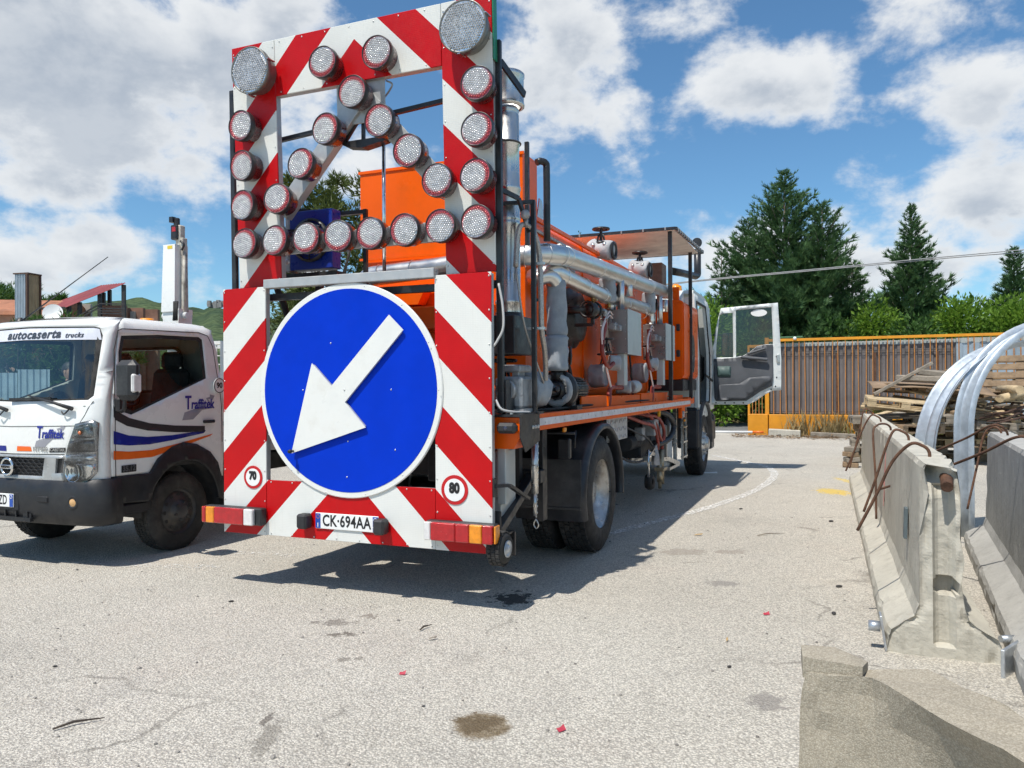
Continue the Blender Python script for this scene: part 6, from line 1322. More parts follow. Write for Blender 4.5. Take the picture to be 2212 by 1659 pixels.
# hoops: cast into the top, bent over the left face and hanging free
HOOPS = [((3.636, .60), (3.25, .75, .56)), ((3.65, 2.03), (3.335, 2.0, .49)), ((3.62, 3.40), (3.475, 3.0, .28)), ((3.635, 5.08), (3.27, 5.1, .48)), ((3.654, 7.31), (3.36, 7.2, .30))]
for i, ((bx0, by0), tip) in enumerate(HOOPS):
    o0 = Vector((3.645, .16, 0)); B0 = Vector((bx0, by0, 1.0)); Tp = Vector(tip); apx = .19 if i < 2 else .15
    if i == 2: pts = [B0, B0 + Vector((0, 0, .075)), B0 + Vector((-.05, -.06, .11)), B0 + Vector((-.12, -.16, .10)), B0 + Vector((-.155, -.2, .02)), Tp + Vector((0, .05, .35)), Tp]
    else: pts = [B0, B0 + Vector((0, 0, .075)), B0 + Vector((-.035, .0, .112)), B0 + Vector((-.10, .01, .118)), B0.lerp(Tp, .45) + Vector((-.02, 0, .20)), B0.lerp(Tp, .70) + Vector((-.008, 0, .105)), Tp]
    rod(b1_, [tuple(p - o0) for p in pts], .0095)
part('dowel', MB().tube([(.02, -.06, .93), (.03, .03, .965), (.03, .12, .98)], [.030, .032, .032], 12), RUST, b1_)
part('lifting_plate', MB().box((-.122, .62, .62), (.02, .07, .19), (0, R(2), 0), ch=.003), mat('bluish_steel_plate', (.10, .13, .14), .6), b1_)
f = MB().box((-.285, .05, .10), (.012, .10, .19), (0, R(-8), 0), ch=.002); f.cyl((-.30, .03, .13), (-.36, .03, .13), .03, n=8); part('joint_plate', f, GALV, b1_)
f = MB().box((.34, -.02, .06), (.02, .42, .16), (0, 0, R(-28)), ch=.003); f.cyl((.28, .06, .12), (.36, .10, .12), .02, n=8); part('joint_plate', f, GALV, b1_)
f = MB()
for (y, w_, z0, z1) in ((2.72, .014, .60, .88), (2.74, .020, .45, .58), (2.70, .010, .42, .80)): f.box((-halfw((z0 + z1) / 2) - .003, y, (z0 + z1) / 2), (.003, w_ * 2.4, z1 - z0), (0, R(3.5), 0))
part('red_paint_mark', f, mat('faded_red_spray', (.55, .22, .20), .9, var=.2), b1_)
# hoops of the second barrier (its y axis runs towards the camera)
for (y, sgn) in ((.55, 1), (2.1, 1)):
    rod(b2_, [(-.0, y, 1.0), (0, y, 1.07), (.06, y + .10, 1.13), (.14, y + .05, 1.12), (.30, y - .15, 1.0), (.62, y - .55, .80), (.95, y - .95, .62)])
rod(b2_, [(.02, .28, 1.0), (.02, .28, 1.07), (.07, .24, 1.10), (.14, .22, 1.02), (.20, .30, .75), (.28, .42, .40)])
# broken block in the foreground
f = MB(); top = [(.83, 2.20), (.95, 2.06), (1.065, 1.55), (1.22, .85), (1.50, .85), (1.20, 1.66), (1.125, 2.10)]; bot = [(.80, 2.22), (.985, 1.95), (1.75, 1.45), (2.05, .85), (2.3, .85), (1.95, 1.7), (1.45, 2.25)]
ztop = [.668, .705, .70, .69, .70, .72, .715]; K = 12; J = 10; rows = []
def loopd(lp, zs):
    out = []
    for i in range(len(lp)):
        a, b = lp[i], lp[(i + 1) % len(lp)]; za, zb = zs[i], zs[(i + 1) % len(lp)]
        for j in range(J): t = j / J; out.append(Vector((a[0] + (b[0] - a[0]) * t, a[1] + (b[1] - a[1]) * t, za + (zb - za) * t)))
    return out
LT, LB_ = loopd(top, ztop), loopd(bot, [0] * 7); n = len(LT)
cen = sum((p for p in LT), Vector()) / n
for i in range(K + 1):
    for j in range(n):
        p = LB_[j].lerp(LT[j], i / K); e = 1 if i == K else 0
        p = p + Vector((noise.noise(p * 9), noise.noise(p * 9 + Vector((5, 0, 0))), noise.noise(p * 9 + Vector((0, 7, 0))))) * .008 + Vector((noise.noise(p * 33), noise.noise(p * 33 + Vector((3, 0, 0))), 0)) * .006
        if e: p = p.lerp(cen, .012 + .02 * max(0, noise.noise(p * 14))); p.z -= .008 + .02 * max(0, noise.noise(p * 11))
        p.z = max(0, p.z); f.v.append(tuple(p))
for i in range(K):
    for j in range(n): f.f.append([i * n + j, i * n + (j + 1) % n, (i + 1) * n + (j + 1) % n, (i + 1) * n + j]); f.sm.append(False)
f.f.append([K * n + j for j in range(n)]); f.sm.append(False)
blk = f.build('broken_barrier', CON3); tag(blk, 'broken stump of a barrier with exposed aggregate, nearest the camera', 'barrier', 'concrete barriers')
f = MB(); pl = [(.828, 2.205), (.945, 2.085), (.985, 2.14), (.94, 2.25), (.855, 2.29)]; m_ = len(pl)
zz = [(.640, .700), (.690, .714), (.685, .708), (.68, .712), (.66, .706)]
for i in range(m_): f.v.append((pl[i][0], pl[i][1], zz[i][0]))
for i in range(m_): f.v.append((pl[i][0] + noise.noise((i * 3., 0, 0)) * .01, pl[i][1], zz[i][1]))
f.f += [[i, (i + 1) % m_, m_ + (i + 1) % m_, m_ + i] for i in range(m_)] + [list(range(m_))[::-1], list(range(m_, 2 * m_))]; f.sm += [False] * (m_ + 2)
fr_ = f.build('concrete_shard', CON3); tag(fr_, 'cracked concrete shard resting on the broken barrier stump', 'shard')

# ================================================================== bent galvanised guardrails
def wbeam(path, prof, wdir):
    """sweep an open profile [(across, out)] along a path lying in a vertical plane"""
    P = [Vector(p) for p in path]; W_ = Vector(wdir).normalized(); mb = MB(); n = len(prof)
    for i, p in enumerate(P):
        t = (P[min(i + 1, len(P) - 1)] - P[max(i - 1, 0)]).normalized(); o = t.cross(W_).normalized()
        for (a, h) in prof: mb.v.append(tuple(p + W_ * a + o * h))
    for i in range(len(P) - 1):
        for j in range(n - 1): mb.f.append([i * n + j, i * n + j + 1, (i + 1) * n + j + 1, (i + 1) * n + j]); mb.sm.append(True)
    return mb
GR = mat('pale_galvanised_rail', (.47, .525, .58), .45, .45, var=.14, scale=10, dirt=(.33, .375, .42), dirtamt=.6, dscale=7)
Wp = [(-.155, .012), (-.15, 0), (-.12, 0), (-.085, -.05), (-.05, -.055), (-.02, -.012), (.02, -.012), (.05, -.055), (.085, -.05), (.12, 0), (.15, 0), (.155, .012)]
ydir = TF.to_3x3() @ Vector((0, 1, 0)); xdir = TF.to_3x3() @ Vector((1, 0, 0))
PD = Vector((.99, .12, 0)).normalized(); WD = Vector((-.12, .99, 0)).normalized()
def railpath(x0, y0, zs, r, a_end, tail):
    c = Vector((x0, y0, 0)); P = [c + Vector((0, 0, z)) for z in (0, zs * .33, zs * .66, zs)]
    for i in range(1, 25):
        a = R(180 - (180 - a_end) * i / 24); P.append(c + PD * (r + r * math.cos(a)) + Vector((0, 0, zs + r * math.sin(a))))
    t = (P[-1] - P[-2]).normalized(); P += [P[-1] + t * tail * .5, P[-1] + t * tail]; return P
def rail(path, prof, label, nm='bent_guardrail', sol=.004):
    mb = wbeam(path, prof, WD); o = mb.build(nm, GR); md = o.modifiers.new('s', 'SOLIDIFY'); md.thickness = sol; tag(o, label, 'guardrail', 'bent guardrail lengths'); return o
rail(railpath(4.05, 7.55, .78, 1.12, 62, .8), Wp, 'bent ribbed guardrail arching up between the barriers, lower of the two arches')
Cp = [(-.10, .06), (-.10, 0), (-.098, -.004), (-.03, -.012), (.03, -.012), (.098, -.004), (.10, 0), (.10, .06)]
rail(railpath(4.34, 7.35, 1.05, 1.0, 55, 1.0), Cp, 'bent plain channel rail with an upright foot, upper of the two arches')

# ================================================================== fence with gate pillar
fence = empty('yard_fence', tuple(FENCE_O), FENCE_YAW, 'orange barred yard fence backed with dark corrugated sheets', 'fence')
FOR = mat('amber_fence_paint', (.66, .27, .012), .45, var=.10, scale=2, dirt=(.35, .17, .05), dirtamt=.4, dscale=1.5)
FBR = mat('rusty_orange_bar_paint', (.42, .17, .035), .6, var=.25, scale=5, dirt=(.18, .09, .05), dirtamt=.6, dscale=3)
DSH = mat('dark_mauve_sheet', (.155, .138, .135), .6, var=.15, scale=1.5, dirt=(.07, .06, .055), dirtamt=.5, dscale=1.2)
BSH = mat('blue_grey_sheet', (.33, .41, .48), .45, .2, var=.12, scale=1.5, dirt=(.22, .27, .31), dirtamt=.4, dscale=1.0)
part('base_wall', MB().box((6.2, .05, .31), (11.8, .30, .61), ch=.01), FOR, fence); part('top_rail', MB().bar((.25, .0, 2.76), (12.0, .0, 2.76), .08, .075, (0, 0, 1), .005), FOR, fence)
f = MB().box((0, .05, .31), (.56, .40, .62), ch=.01); f.box((.25, 0, 1.72), (.11, .12, 2.24), ch=.006); f.box((-.26, 0, 1.62), (.06, .10, 2.02), ch=.006); f.box((0, 0, 2.60), (.50, .09, .08), ch=.006); part('gate_pillar', f, FOR, fence)
for i in range(4): part('bar', MB().box((-.16 + i * .09, 0, 1.60), (.022, .022, 1.96)), FBR, fence)
bar_me = MB().box((0, 0, 1.67), (.024, .024, 2.12)).build('bar', FBR, fence)
for i in range(66):
    o = bar_me if i == 0 else bar_me.copy()
    if i: COL.objects.link(o); o.parent = fence
    o.location = (.43 + i * .174, -.01 + .006 * math.sin(i * 1.7), 0); o.rotation_euler = (0, R(.5 * math.sin(i * 2.3)), 0)
def corr(w_, z0, z1, pitch, dep, top=None):
    mb = MB(); xs = []; x = 0
    while x < w_ - 1e-4:
        for (dx, d) in ((0, 0), (.30, 0), (.42, dep), (.82, dep), (.94, 0)):
            if x + dx * pitch < w_: xs.append((x + dx * pitch, d))
        x += pitch
    xs.append((w_, 0))
    for (a, d) in xs: mb.v += [(a, d, z0), (a, d, z1 + (0 if top is None else top))]
    for i in range(len(xs) - 1): mb.f.append([2 * i, 2 * i + 2, 2 * i + 3, 2 * i + 1]); mb.sm.append(False)
    return mb
for i in range(6):
    o = corr(.80, .64, 2.57 + .02 * math.sin(i * 3), .20, .035).build('sheet', DSH, fence, (.32 + i * .79, .07 + .004 * (i % 2), 0)); o.rotation_euler = (0, R(.3 * math.sin(i)), 0)
    o2 = corr(.80, 2.50, 2.68, .10, .03).build('ridge_sheet', ZINC, fence, (.32 + i * .79, .12, 0))
for i in range(9): corr(.80, .64, 2.55, .40, .022).build('sheet', BSH, fence, (5.06 + i * .79, .05 + .006 * (i % 2), 0)); corr(.80, 2.5, 2.70, .30, .02).build('ridge_sheet', ZINC, fence, (5.06 + i * .79, .14, 0))
f = MB().bar((.3, .035, 2.42), (5.0, .035, 2.40), .012, .012); f.bar((.3, .035, 2.36), (5.0, .035, 2.34), .010, .010); f.bar((.3, .03, .70), (5.0, .03, .70), .02, .012)
for x in (2.05, 3.05, 4.55): f.box((x, .02, 2.40), (.20, .03, .03))
part('fixing_wire', f, DARK, fence)
for x in (2.12, 3.10, 4.62): part('rusty_strap', MB().box((x, .03, 1.5), (.05, .012, 1.7)), RUST, fence)
gb = MB().box((0, 0, 0), (.9, .5, .05), ch=.01).build('letterbox_roof', mat('green_painted_board', (.06, .16, .08), .6, var=.2)); gb.location = fw(.78, .25, 2.84); gb.rotation_euler = (0, 0, FENCE_YAW); tag(gb, 'green painted board lying on the fence beside the gate pillar', 'board')
gl_ = MB().ball((0, 0, 0), .05, 12).build('gate_lamp', PLATEW); gl_.location = fw(1.02, -.05, 2.80); tag(gl_, 'small white globe lamp on the fence rail', 'lamp')
# white pole with an orange tip on the ground by the pillar
pole = empty('striped_pole', tuple(fw(-2.4, -.55, .06)), FENCE_YAW, 'white pole with an orange tip resting by the gate pillar', 'pole')
part('shaft', MB().tube([(-1.6, 0, .02), (2.3, 0, .06)], .035, 10), PLATEW, pole); part('tip', MB().tube([(2.3, 0, .06), (2.6, 0, .063)], .036, 10), mat('orange_tip', (.75, .16, .02), .5), pole)
# loose kerb stones and beams along the base wall
LOOSE = [('kerb_stone', (.75, -.40, .10), (.85, .28, .2), 4, CON, 'pale kerb stone lying at the foot of the gate pillar', 'stone'), ('timber_baulk', (2.1, -.55, .07), (1.3, .12, .13), -6, None, 'short grey timber beam on the ground by the base wall', 'timber'), ('timber_baulk', (3.7, -.35, .12), (1.5, .14, .14), 8, None, 'longer grey timber beam near the wood pile end of the fence', 'timber')]
WOODG = mat('grey_weathered_wood', (.26, .225, .18), .85, var=.25, scale=6, bump=.4, bscale=30, dirt=(.12, .10, .075), dirtamt=.5, dscale=5)
for nm, l_, d, rz, m_, lb, ct in LOOSE:
    o = MB().box((0, 0, 0), d, ch=.012).build(nm, m_ or WOODG); o.location = fw(*l_); o.rotation_euler = (R(2), R(1.5), FENCE_YAW + R(rz)); tag(o, lb, ct)

# ================================================================== wood pile
WOODS = [mat('pale_new_wood', (.52, .40, .24), .8, var=.18, scale=7, bump=.3, bscale=40, dirt=(.30, .22, .14), dirtamt=.5, dscale=5), mat('brown_old_wood', (.27, .185, .11), .85, var=.25, scale=7, bump=.4, bscale=40, dirt=(.12, .085, .055), dirtamt=.6, dscale=5), WOODG]
def pallet(wm):
    r_ = empty('pallet', cat='pallet'); L, W_ = 1.2, .8
    def bd(nm, c, d): return MB().box(c, d, ch=.003).build(nm, wm, r_)
    for i in range(5): bd('deck_board', (0, -W_ / 2 + .06 + i * (W_ - .12) / 4, .133), (L, .12, .022))
    for x in (-.53, 0, .53):
        bd('stringer', (x, 0, .111), (.14, W_, .022))
        for y in (-.345, 0, .345): bd('block', (x, y, .061), (.14, .10, .078))
    for y in (-.345, 0, .345): bd('base_board', (0, y, .011), (L, .10, .022))
    return r_
protos = [pallet(m_) for m_ in WOODS]; used = [False] * 3
def put_pallet(k, p, rot, label):
    o = copy_tree(protos[k]) if used[k] else protos[k]; used[k] = True
    o.location = p; o.rotation_euler = tuple(R(a) for a in rot); tag(o, label, 'pallet', 'pallets in the wood pile'); return o
def px(bx_, by_, d):     # place seen in the photograph, at distance d along the view axis
    X = (3300 + bx_ * .4521 - 2016) / 3028 * d; Z = 1.48 - (1250 + by_ * .4521 - 1512) / 3028 * d - .0057 * X; return (X, d, Z)
PL = [(0, px(560, 770, 13.6), (4, 6, -20), 'tan pallet tilting out at the left end of the wood pile'), (1, px(660, 640, 14.3), (-2, 3, -8), 'old pallet under the warped board on the wood pile'), (0, px(1230, 870, 14.2), (14, 4, -28), 'slatted new wood pallet low on the right of the wood pile'),
      (1, px(1250, 690, 14.6), (0, 0, -16), 'brown pallet in the middle of the wood pile'), (1, px(1480, 690, 14.9), (2, -2, -30), 'brown pallet right of centre in the wood pile'), (2, px(1340, 560, 16.2), (0, 0, -20), 'grey pallet stack top seen through the guardrail arch, upper one'), (2, px(1340, 620, 16.2), (0, 0, -22), 'grey pallet stack top seen through the guardrail arch, lower one'),
      (1, px(1590, 500, 15.0), (74, 0, -40), 'pallet standing on edge at the frame edge'), (2, px(640, 900, 13.9), (3, -3, -15), 'grey pallet low down behind the long barrier'), (2, px(1000, 980, 14.3), (-3, 2, 5), 'grey pallet at the bottom behind the rail foot'), (1, px(560, 985, 13.4), (0, 2, 30), 'dark pallet at the bottom left of the wood pile'), (2, px(1450, 960, 13.9), (2, 4, -12), 'grey pallet at the bottom right of the wood pile'), (1, px(900, 760, 14.9), (3, 0, 12), 'brown pallet buried under the boards')]
for a in PL: put_pallet(*a)
for si, (x, y, nm) in enumerate(((7.15, 14.6, 'stack behind the long barrier'), (8.35, 14.9, 'stack behind the bent rails'), (9.65, 14.5, 'stack at the frame edge'))):
    for k in range(6 - si % 2):
        put_pallet((k + si) % 3, (x + .12 * math.sin(k * 2.3 + si), y + .10 * math.cos(k * 1.7), k * .147), (0, 0, -20 + 9 * math.sin(k * 3.1 + si)), ('bottom', 'second', 'third', 'fourth', 'fifth', 'sixth')[k] + ' pallet from the ground in the ' + nm)
f = MB(); n = 12
for i in range(n + 1):
    u = i / n
    for j in range(5): v = j / 4; f.v.append((-1.0 + 2.0 * u, -.45 + .9 * v, .05 * math.sin(u * 3.2) + .02 * math.sin(v * 3 + u * 4)))
for i in range(n):
    for j in range(4): a = i * 5 + j; f.f.append([a, a + 1, a + 6, a + 5]); f.sm.append(True)
wb = f.build('warped_board', mat('brown_board', (.27, .185, .115), .8, var=.2, scale=3)); md = wb.modifiers.new('s', 'SOLIDIFY'); md.thickness = .02; wb.location = px(800, 595, 14.0); wb.rotation_euler = (R(8), R(4), R(-18)); tag(wb, 'large warped brown board lying across the top pallets', 'board')
rng = random.Random(5)
plank_me = [MB().box((0, 0, 0), (1, .12, .024), ch=.003), MB().box((0, 0, 0), (1, .07, .05), ch=.004)]
base_pl = [plank_me[k % 2].build('plank', WOODS[k % 3]) for k in range(6)]
pcount = [0]
def plank(p, L, rot, k, label='loose weathered plank jumbled in the wood pile'):
    o = base_pl[k] if not base_pl[k].get('label') else base_pl[k].copy()
    if o is not base_pl[k]: COL.objects.link(o)
    o.location = p; o.scale = (L, 1, 1); o.rotation_euler = tuple(R(a) for a in rot); tag(o, label, 'plank', 'planks in the wood pile'); pcount[0] += 1
plank(px(564, 515, 13.8), 1.15, (0, -29, -6), 5, 'long grey lath leaning up the left slope of the wood pile'); plank(px(1010, 430, 14.2), .75, (0, -16, -20), 1, 'dark plank end sticking up at the top of the wood pile')
for i in range(58):
    bx_ = rng.uniform(380, 1640); hi = 640 if bx_ < 520 else (500 if bx_ < 1000 else 640); by_ = rng.uniform(hi + 60, 1120); d = rng.uniform(13.6, 15.8)
    p = px(bx_, by_, d)
    if p[2] < .03: p = (p[0], p[1], .05)
    plank(p, rng.uniform(.45, 1.35), (rng.uniform(-25, 25), rng.uniform(-14, 14), rng.uniform(-60, 35)), kk := rng.randrange(6), ('pale sawn', 'brown', 'grey weathered')[kk % 3] + (' flat plank' if kk % 2 == 0 else ' square batten') + (' at the left end of the wood pile' if bx_ < 700 else ' behind the bent rails in the wood pile' if bx_ < 1150 else ' at the frame edge end of the wood pile') + (', upper layer' if by_ < 820 else ', bottom layer'))
for i in range(7):
    plank(px(rng.uniform(820, 1020), rng.uniform(480, 560), rng.uniform(13.9, 14.6)), rng.uniform(.5, 1.1), (rng.uniform(-20, 20), rng.uniform(-12, 16), rng.uniform(-50, 30)), rng.randrange(6), 'splintered plank heaped on the very top of the wood pile')
for i, (bx_, by_, L, rot, lb) in enumerate(((850, 470, .62, (6, 8, -20), 'thick splintered grey beam end on top of the wood pile'), (760, 520, .95, (-4, 3, -30), 'grey board with a pale patch under the top beam'), (960, 500, .5, (10, -5, 15), 'short grey offcut beside the top beam'))):
    o = MB().box((0, 0, 0), (L, .22, .11), ch=.02).build('timber_baulk', WOODG); o.location = px(bx_, by_, 13.75); o.rotation_euler = tuple(R(a) for a in rot); tag(o, lb, 'timber')
lg = MB(); lg.tube([(0, -.7, 0), (.02, 0, .01), (0, .7, 0)], .07, 14)
for i, (a, rot, lb) in enumerate(((px(1490, 610, 13.8), (0, 0, -20), 'pale cut log end on, right of the guardrail arch'), (px(1590, 650, 13.9), (6, 0, -60), 'pale round log lying beside the cut log'), (px(1600, 690, 14.2), (-4, 0, -50), 'pale round log beneath the other log'))):
    o = lg.build('log', WOODS[0]); o.location = a; o.rotation_euler = tuple(R(x) for x in rot); tag(o, lb, 'log')
# twigs at the right of the pile and the small block stack at the barrier end
for i in range(14):
    p = Vector(px(rng.uniform(1440, 1640), rng.uniform(770, 960), rng.uniform(13.2, 14.2))); d = Vector((rng.uniform(-.7, .7), rng.uniform(-.3, .3), rng.uniform(-.2, .2)))
    o = MB().tube([p - d, p + Vector((0, 0, rng.uniform(-.06, .06))), p + d], [.022, .02, .010], 6).build('branch', mat('dark_branch_bark', (.075, .042, .030), .9, var=.3)); tag(o, 'dark bare branch in the tangle right of the wood pile', 'branch', 'branches in the wood pile')
for i in range(4):
    o = MB().box((0, 0, 0), (.26 - .03 * i, .2, .085), ch=.01).build('timber_block', WOODS[1 + i % 2]); o.location = (6.02 + .02 * (i % 2), 13.7, .045 + i * .092); o.rotation_euler = (0, R((-1) ** i * 4), YAW + R(i * 17)); tag(o, ('bottom', 'second', 'third', 'top')[i] + ' block in the small timber stack at the barrier end', 'timber')
# ================================================================== trees and shrubs
def leafmat(name, dark, light, sc=1.2, trans=.35):
    m = bpy.data.materials.new(name); m.use_nodes = True; t = m.node_tree; t.nodes.clear(); k = NT(t)
    o = k.n('ShaderNodeOutputMaterial'); b = k.n('ShaderNodeBsdfPrincipled'); tl = k.n('ShaderNodeBsdfTranslucent'); mx = k.n('ShaderNodeMixShader')
    v = k.n('ShaderNodeTexCoord').outputs['Object']; c = k.mix(k.ramp(k.noise(v, sc, 5, .7), .3, .7), dark + (1,), light + (1,)); c2 = k.mix(k.m('MULTIPLY', k.ramp(k.noise(v, sc * 9, 3), .4, .7), .5), c, tuple(x * 1.35 for x in light) + (1,))
    k.l(c2, b.inputs['Base Color']); k.l(c2, tl.inputs[0]); b.inputs['Roughness'].default_value = .55; b.inputs['Specular IOR Level'].default_value = .3
    mx.inputs[0].default_value = trans; k.l(b.outputs[0], mx.inputs[1]); k.l(tl.outputs[0], mx.inputs[2]); k.l(mx.outputs[0], o.inputs[0]); return m
CYP = leafmat('dark_cypress_foliage', (.030, .078, .034), (.12, .215, .08), 2.4, .3); LAU = leafmat('bright_laurel_leaves', (.06, .14, .018), (.22, .36, .045), 1.5, .4); PIN = leafmat('olive_pine_needles', (.045, .07, .018), (.12, .15, .035), 1.6, .25); OLV = leafmat('mid_green_leaves', (.035, .085, .018), (.09, .18, .04), 1.2, .35)
BARK = mat('grey_brown_bark', (.13, .105, .085), .9, var=.3, scale=6, bump=.5, bscale=18)
def conifer(h, rb, seed, loc, label, name='cypress_tree', lean=0.0, dens=1.0, prof=.85):
    rn = random.Random(seed); root = empty(name, loc, 0, label, 'tree', 'conifers beyond the fence')
    tk = MB().tube([(0, 0, 0), (.02, .02, h * .4), (lean * .6, 0, h * .75), (lean, 0, h * .985)], [.035 * h * .5, .025 * h * .5, .012 * h * .5, .01], 9)
    cr = MB(); nb = int(215 * dens)
    for i in range(nb):
        t = (i + rn.random()) / nb; t = .03 + .96 * t ** 1.15; z = h * t; rr = rb * (1 - t) ** prof * (0.72 + .42 * noise.noise((t * 7, seed, i % 5))) * rn.uniform(.55, 1.30) + .05
        a = i * 2.39996 + rn.uniform(-.4, .4); rise = rn.uniform(.15, .95); x0 = lean * max(0, t - .3)
        e = Vector((x0 + rr * math.cos(a), rr * math.sin(a), z + rr * rise)); s_ = Vector((x0, 0, z - .05))
        if i % 6 == 0 and t < .85: tk.tube([s_, s_.lerp(e, .55) + Vector((0, 0, -.06 * rr)), e], [.03 * (1 - t) + .008, .018, .004], 5)
        d = (e - s_); L = d.length; d.normalize(); side = d.cross(Vector((0, 0, 1))).normalized(); up = side.cross(d)
        ns = max(6, int(14 * L / 1.2 * dens ** .3) + 4)
        for k in range(ns):
            f = .22 + .80 * (k + rn.random()) / ns; p = s_.lerp(e, f) + side * rn.uniform(-.20, .20) * L * .40 * (1.15 - f) + up * rn.uniform(-.10, .10) * L * .35
            dd = (d * rn.uniform(.5, 1.0) + side * rn.uniform(-.8, .8) + Vector((0, 0, rn.uniform(-.15, .75)))).normalized(); n_ = Vector((rn.uniform(-1, 1), rn.uniform(-1, 1), rn.uniform(-.2, 1))).normalized(); sd = dd.cross(n_).normalized(); ln = rn.uniform(.26, .52) * (0.40 + .85 * (1 - t))
            for q in range(-2, 3):
                d2 = (dd + sd * q * .33).normalized(); l2 = ln * (1 - .16 * abs(q)) * rn.uniform(.8, 1.1); w_ = sd * ln * .085; b_ = p + dd * ln * .10 * abs(q); c = len(cr.v)
                cr.v += [tuple(b_ - w_), tuple(b_ + w_), tuple(b_ + d2 * l2)]; cr.f.append([c, c + 1, c + 2]); cr.sm.append(False)
    part('trunk', tk, BARK, root); o = cr.build('crown', CYP, root, recalc=False); return root
def fp(px_, d): return (px_ - 1106) / 1661. * d
def topz(py_, d): return 1.48 + (829 - py_) / 1661. * d
conifer(topz(366, 31), 4.0, 3, (fp(1697, 31), 31, 0), 'tallest dark cypress rising behind the open cab door', dens=2.7, prof=.70)
conifer(topz(438, 30), 2.6, 7, (fp(1778, 30), 30, 0), 'dark cypress shouldering the tallest one on its right', dens=2.0, prof=.62)
conifer(topz(470, 32), 2.3, 9, (fp(1618, 32), 32, 0), 'dark cypress shouldering the tallest one on its left', dens=1.8, prof=.6)
conifer(topz(535, 31), 1.8, 12, (fp(1560, 31), 31, 0), 'small thin cypress left of the cypress clump', dens=.8, prof=.7)
conifer(topz(560, 29.5), 1.6, 15, (fp(1842, 29.5), 29.5, 0), 'low cypress at the right foot of the clump', dens=.8, prof=.6)
conifer(topz(440, 30), 3.0, 21, (fp(1972, 30), 30, 0), 'lone slender cypress above the middle of the fence', dens=2.1, prof=1.0)
conifer(topz(535, 29), 2.3, 27, (fp(2192, 29), 29, 0), 'cypress cut off by the right frame edge', dens=1.9, prof=.9)
conifer(topz(492, 60), 1.2, 33, (fp(1254, 60), 60, 0), 'tiny far conifer tip above the tank', dens=.5)
def shrub(loc, r, label, m=LAU, seed=1, n=4200, name='shrub', group='green shrubs behind the fence', cat='shrub', leaf=.11, trunk=True):
    rn = random.Random(seed); root = empty(name, loc, 0, label, cat, group); lobes = []
    for i in range(9):
        a = rn.uniform(0, 6.28); q = rn.uniform(0, .6); lobes.append((Vector((math.cos(a) * q * r[0], math.sin(a) * q * r[1], r[2] * rn.uniform(.35, 1.5))), rn.uniform(.38, .62)))
    cr = MB()
    for i in range(n):
        c, s_ = lobes[rn.randrange(len(lobes))]; v = Vector((rn.gauss(0, 1), rn.gauss(0, 1), rn.gauss(0, 1))).normalized(); u = rn.random() ** .35
        p = c + Vector((v.x * r[0], v.y * r[1], v.z * r[2] * .75)) * s_ * u * (1 + .25 * noise.noise(v * 3 + c))
        if p.z < .05: continue
        d = (v + Vector((rn.uniform(-.8, .8), rn.uniform(-.8, .8), rn.uniform(-.3, .9)))).normalized(); sd = d.cross(Vector((rn.uniform(-1, 1), rn.uniform(-1, 1), rn.uniform(-1, 1)))).normalized(); l_ = leaf * rn.uniform(.7, 1.4); w_ = l_ * .24; b = len(cr.v); mid = p + d * l_ * .5 + d.cross(sd) * l_ * .06
        cr.v += [tuple(p), tuple(mid - sd * w_), tuple(p + d * l_), tuple(mid + sd * w_)]; cr.f.append([b, b + 1, b + 2, b + 3]); cr.sm.append(False)
    cr.build('crown', m, root, recalc=False); tk = MB()
    for (c, s_) in lobes[:6]: tk.tube([(rn.uniform(-.1, .1), rn.uniform(-.1, .1), 0), tuple(c * .5), tuple(c)], [.05, .035, .012], 6)
    part('trunk', tk, BARK, root); return root
for i, (px_, py_, d, rx, lb, mm) in enumerate(((1528, 655, 27.5, 1.3, 'bright leafy shrub just left of the open cab door', LAU), (1885, 635, 29, 1.5, 'bright leafy shrub between the cypress clump and the lone cypress', LAU), (2050, 640, 28.5, 1.7, 'bright leafy shrub right of the lone cypress', LAU), (2120, 625, 28, 1.6, 'bright leafy shrub left of the last cypress', LAU), (2215, 650, 27, 1.7, 'bright leafy shrub under the last cypress at the frame edge', LAU), (1960, 690, 28, 1.6, 'low leafy shrub in front of the lone cypress', OLV), (1790, 690, 28.5, 1.8, 'low leafy shrub under the cypress clump, right half', OLV), (1660, 690, 28.5, 1.8, 'low leafy shrub under the cypress clump, left half', OLV), (1450, 740, 30, 2.2, 'leafy shrub hidden behind the orange truck cab', LAU))):
    z = topz(py_, d); shrub((fp(px_, d), d, 0), (rx * 1.15, 1.3, z / 1.72), lb, mm, 40 + i, 6000, leaf=.17)
for i in range(7):
    d = 29.5 + (i % 2) * .7; p = fw(-9 - i * 3.1, 10.2); shrub(tuple(p), (1.9, 1.4, 1.35 + .3 * (i % 3)), ('first', 'second', 'third', 'fourth', 'fifth', 'sixth', 'seventh')[i] + ' leafy roadside shrub counted away from the gate pillar', OLV if i % 2 else LAU, 70 + i, 2600, leaf=.16, group='roadside shrubs behind the trucks')
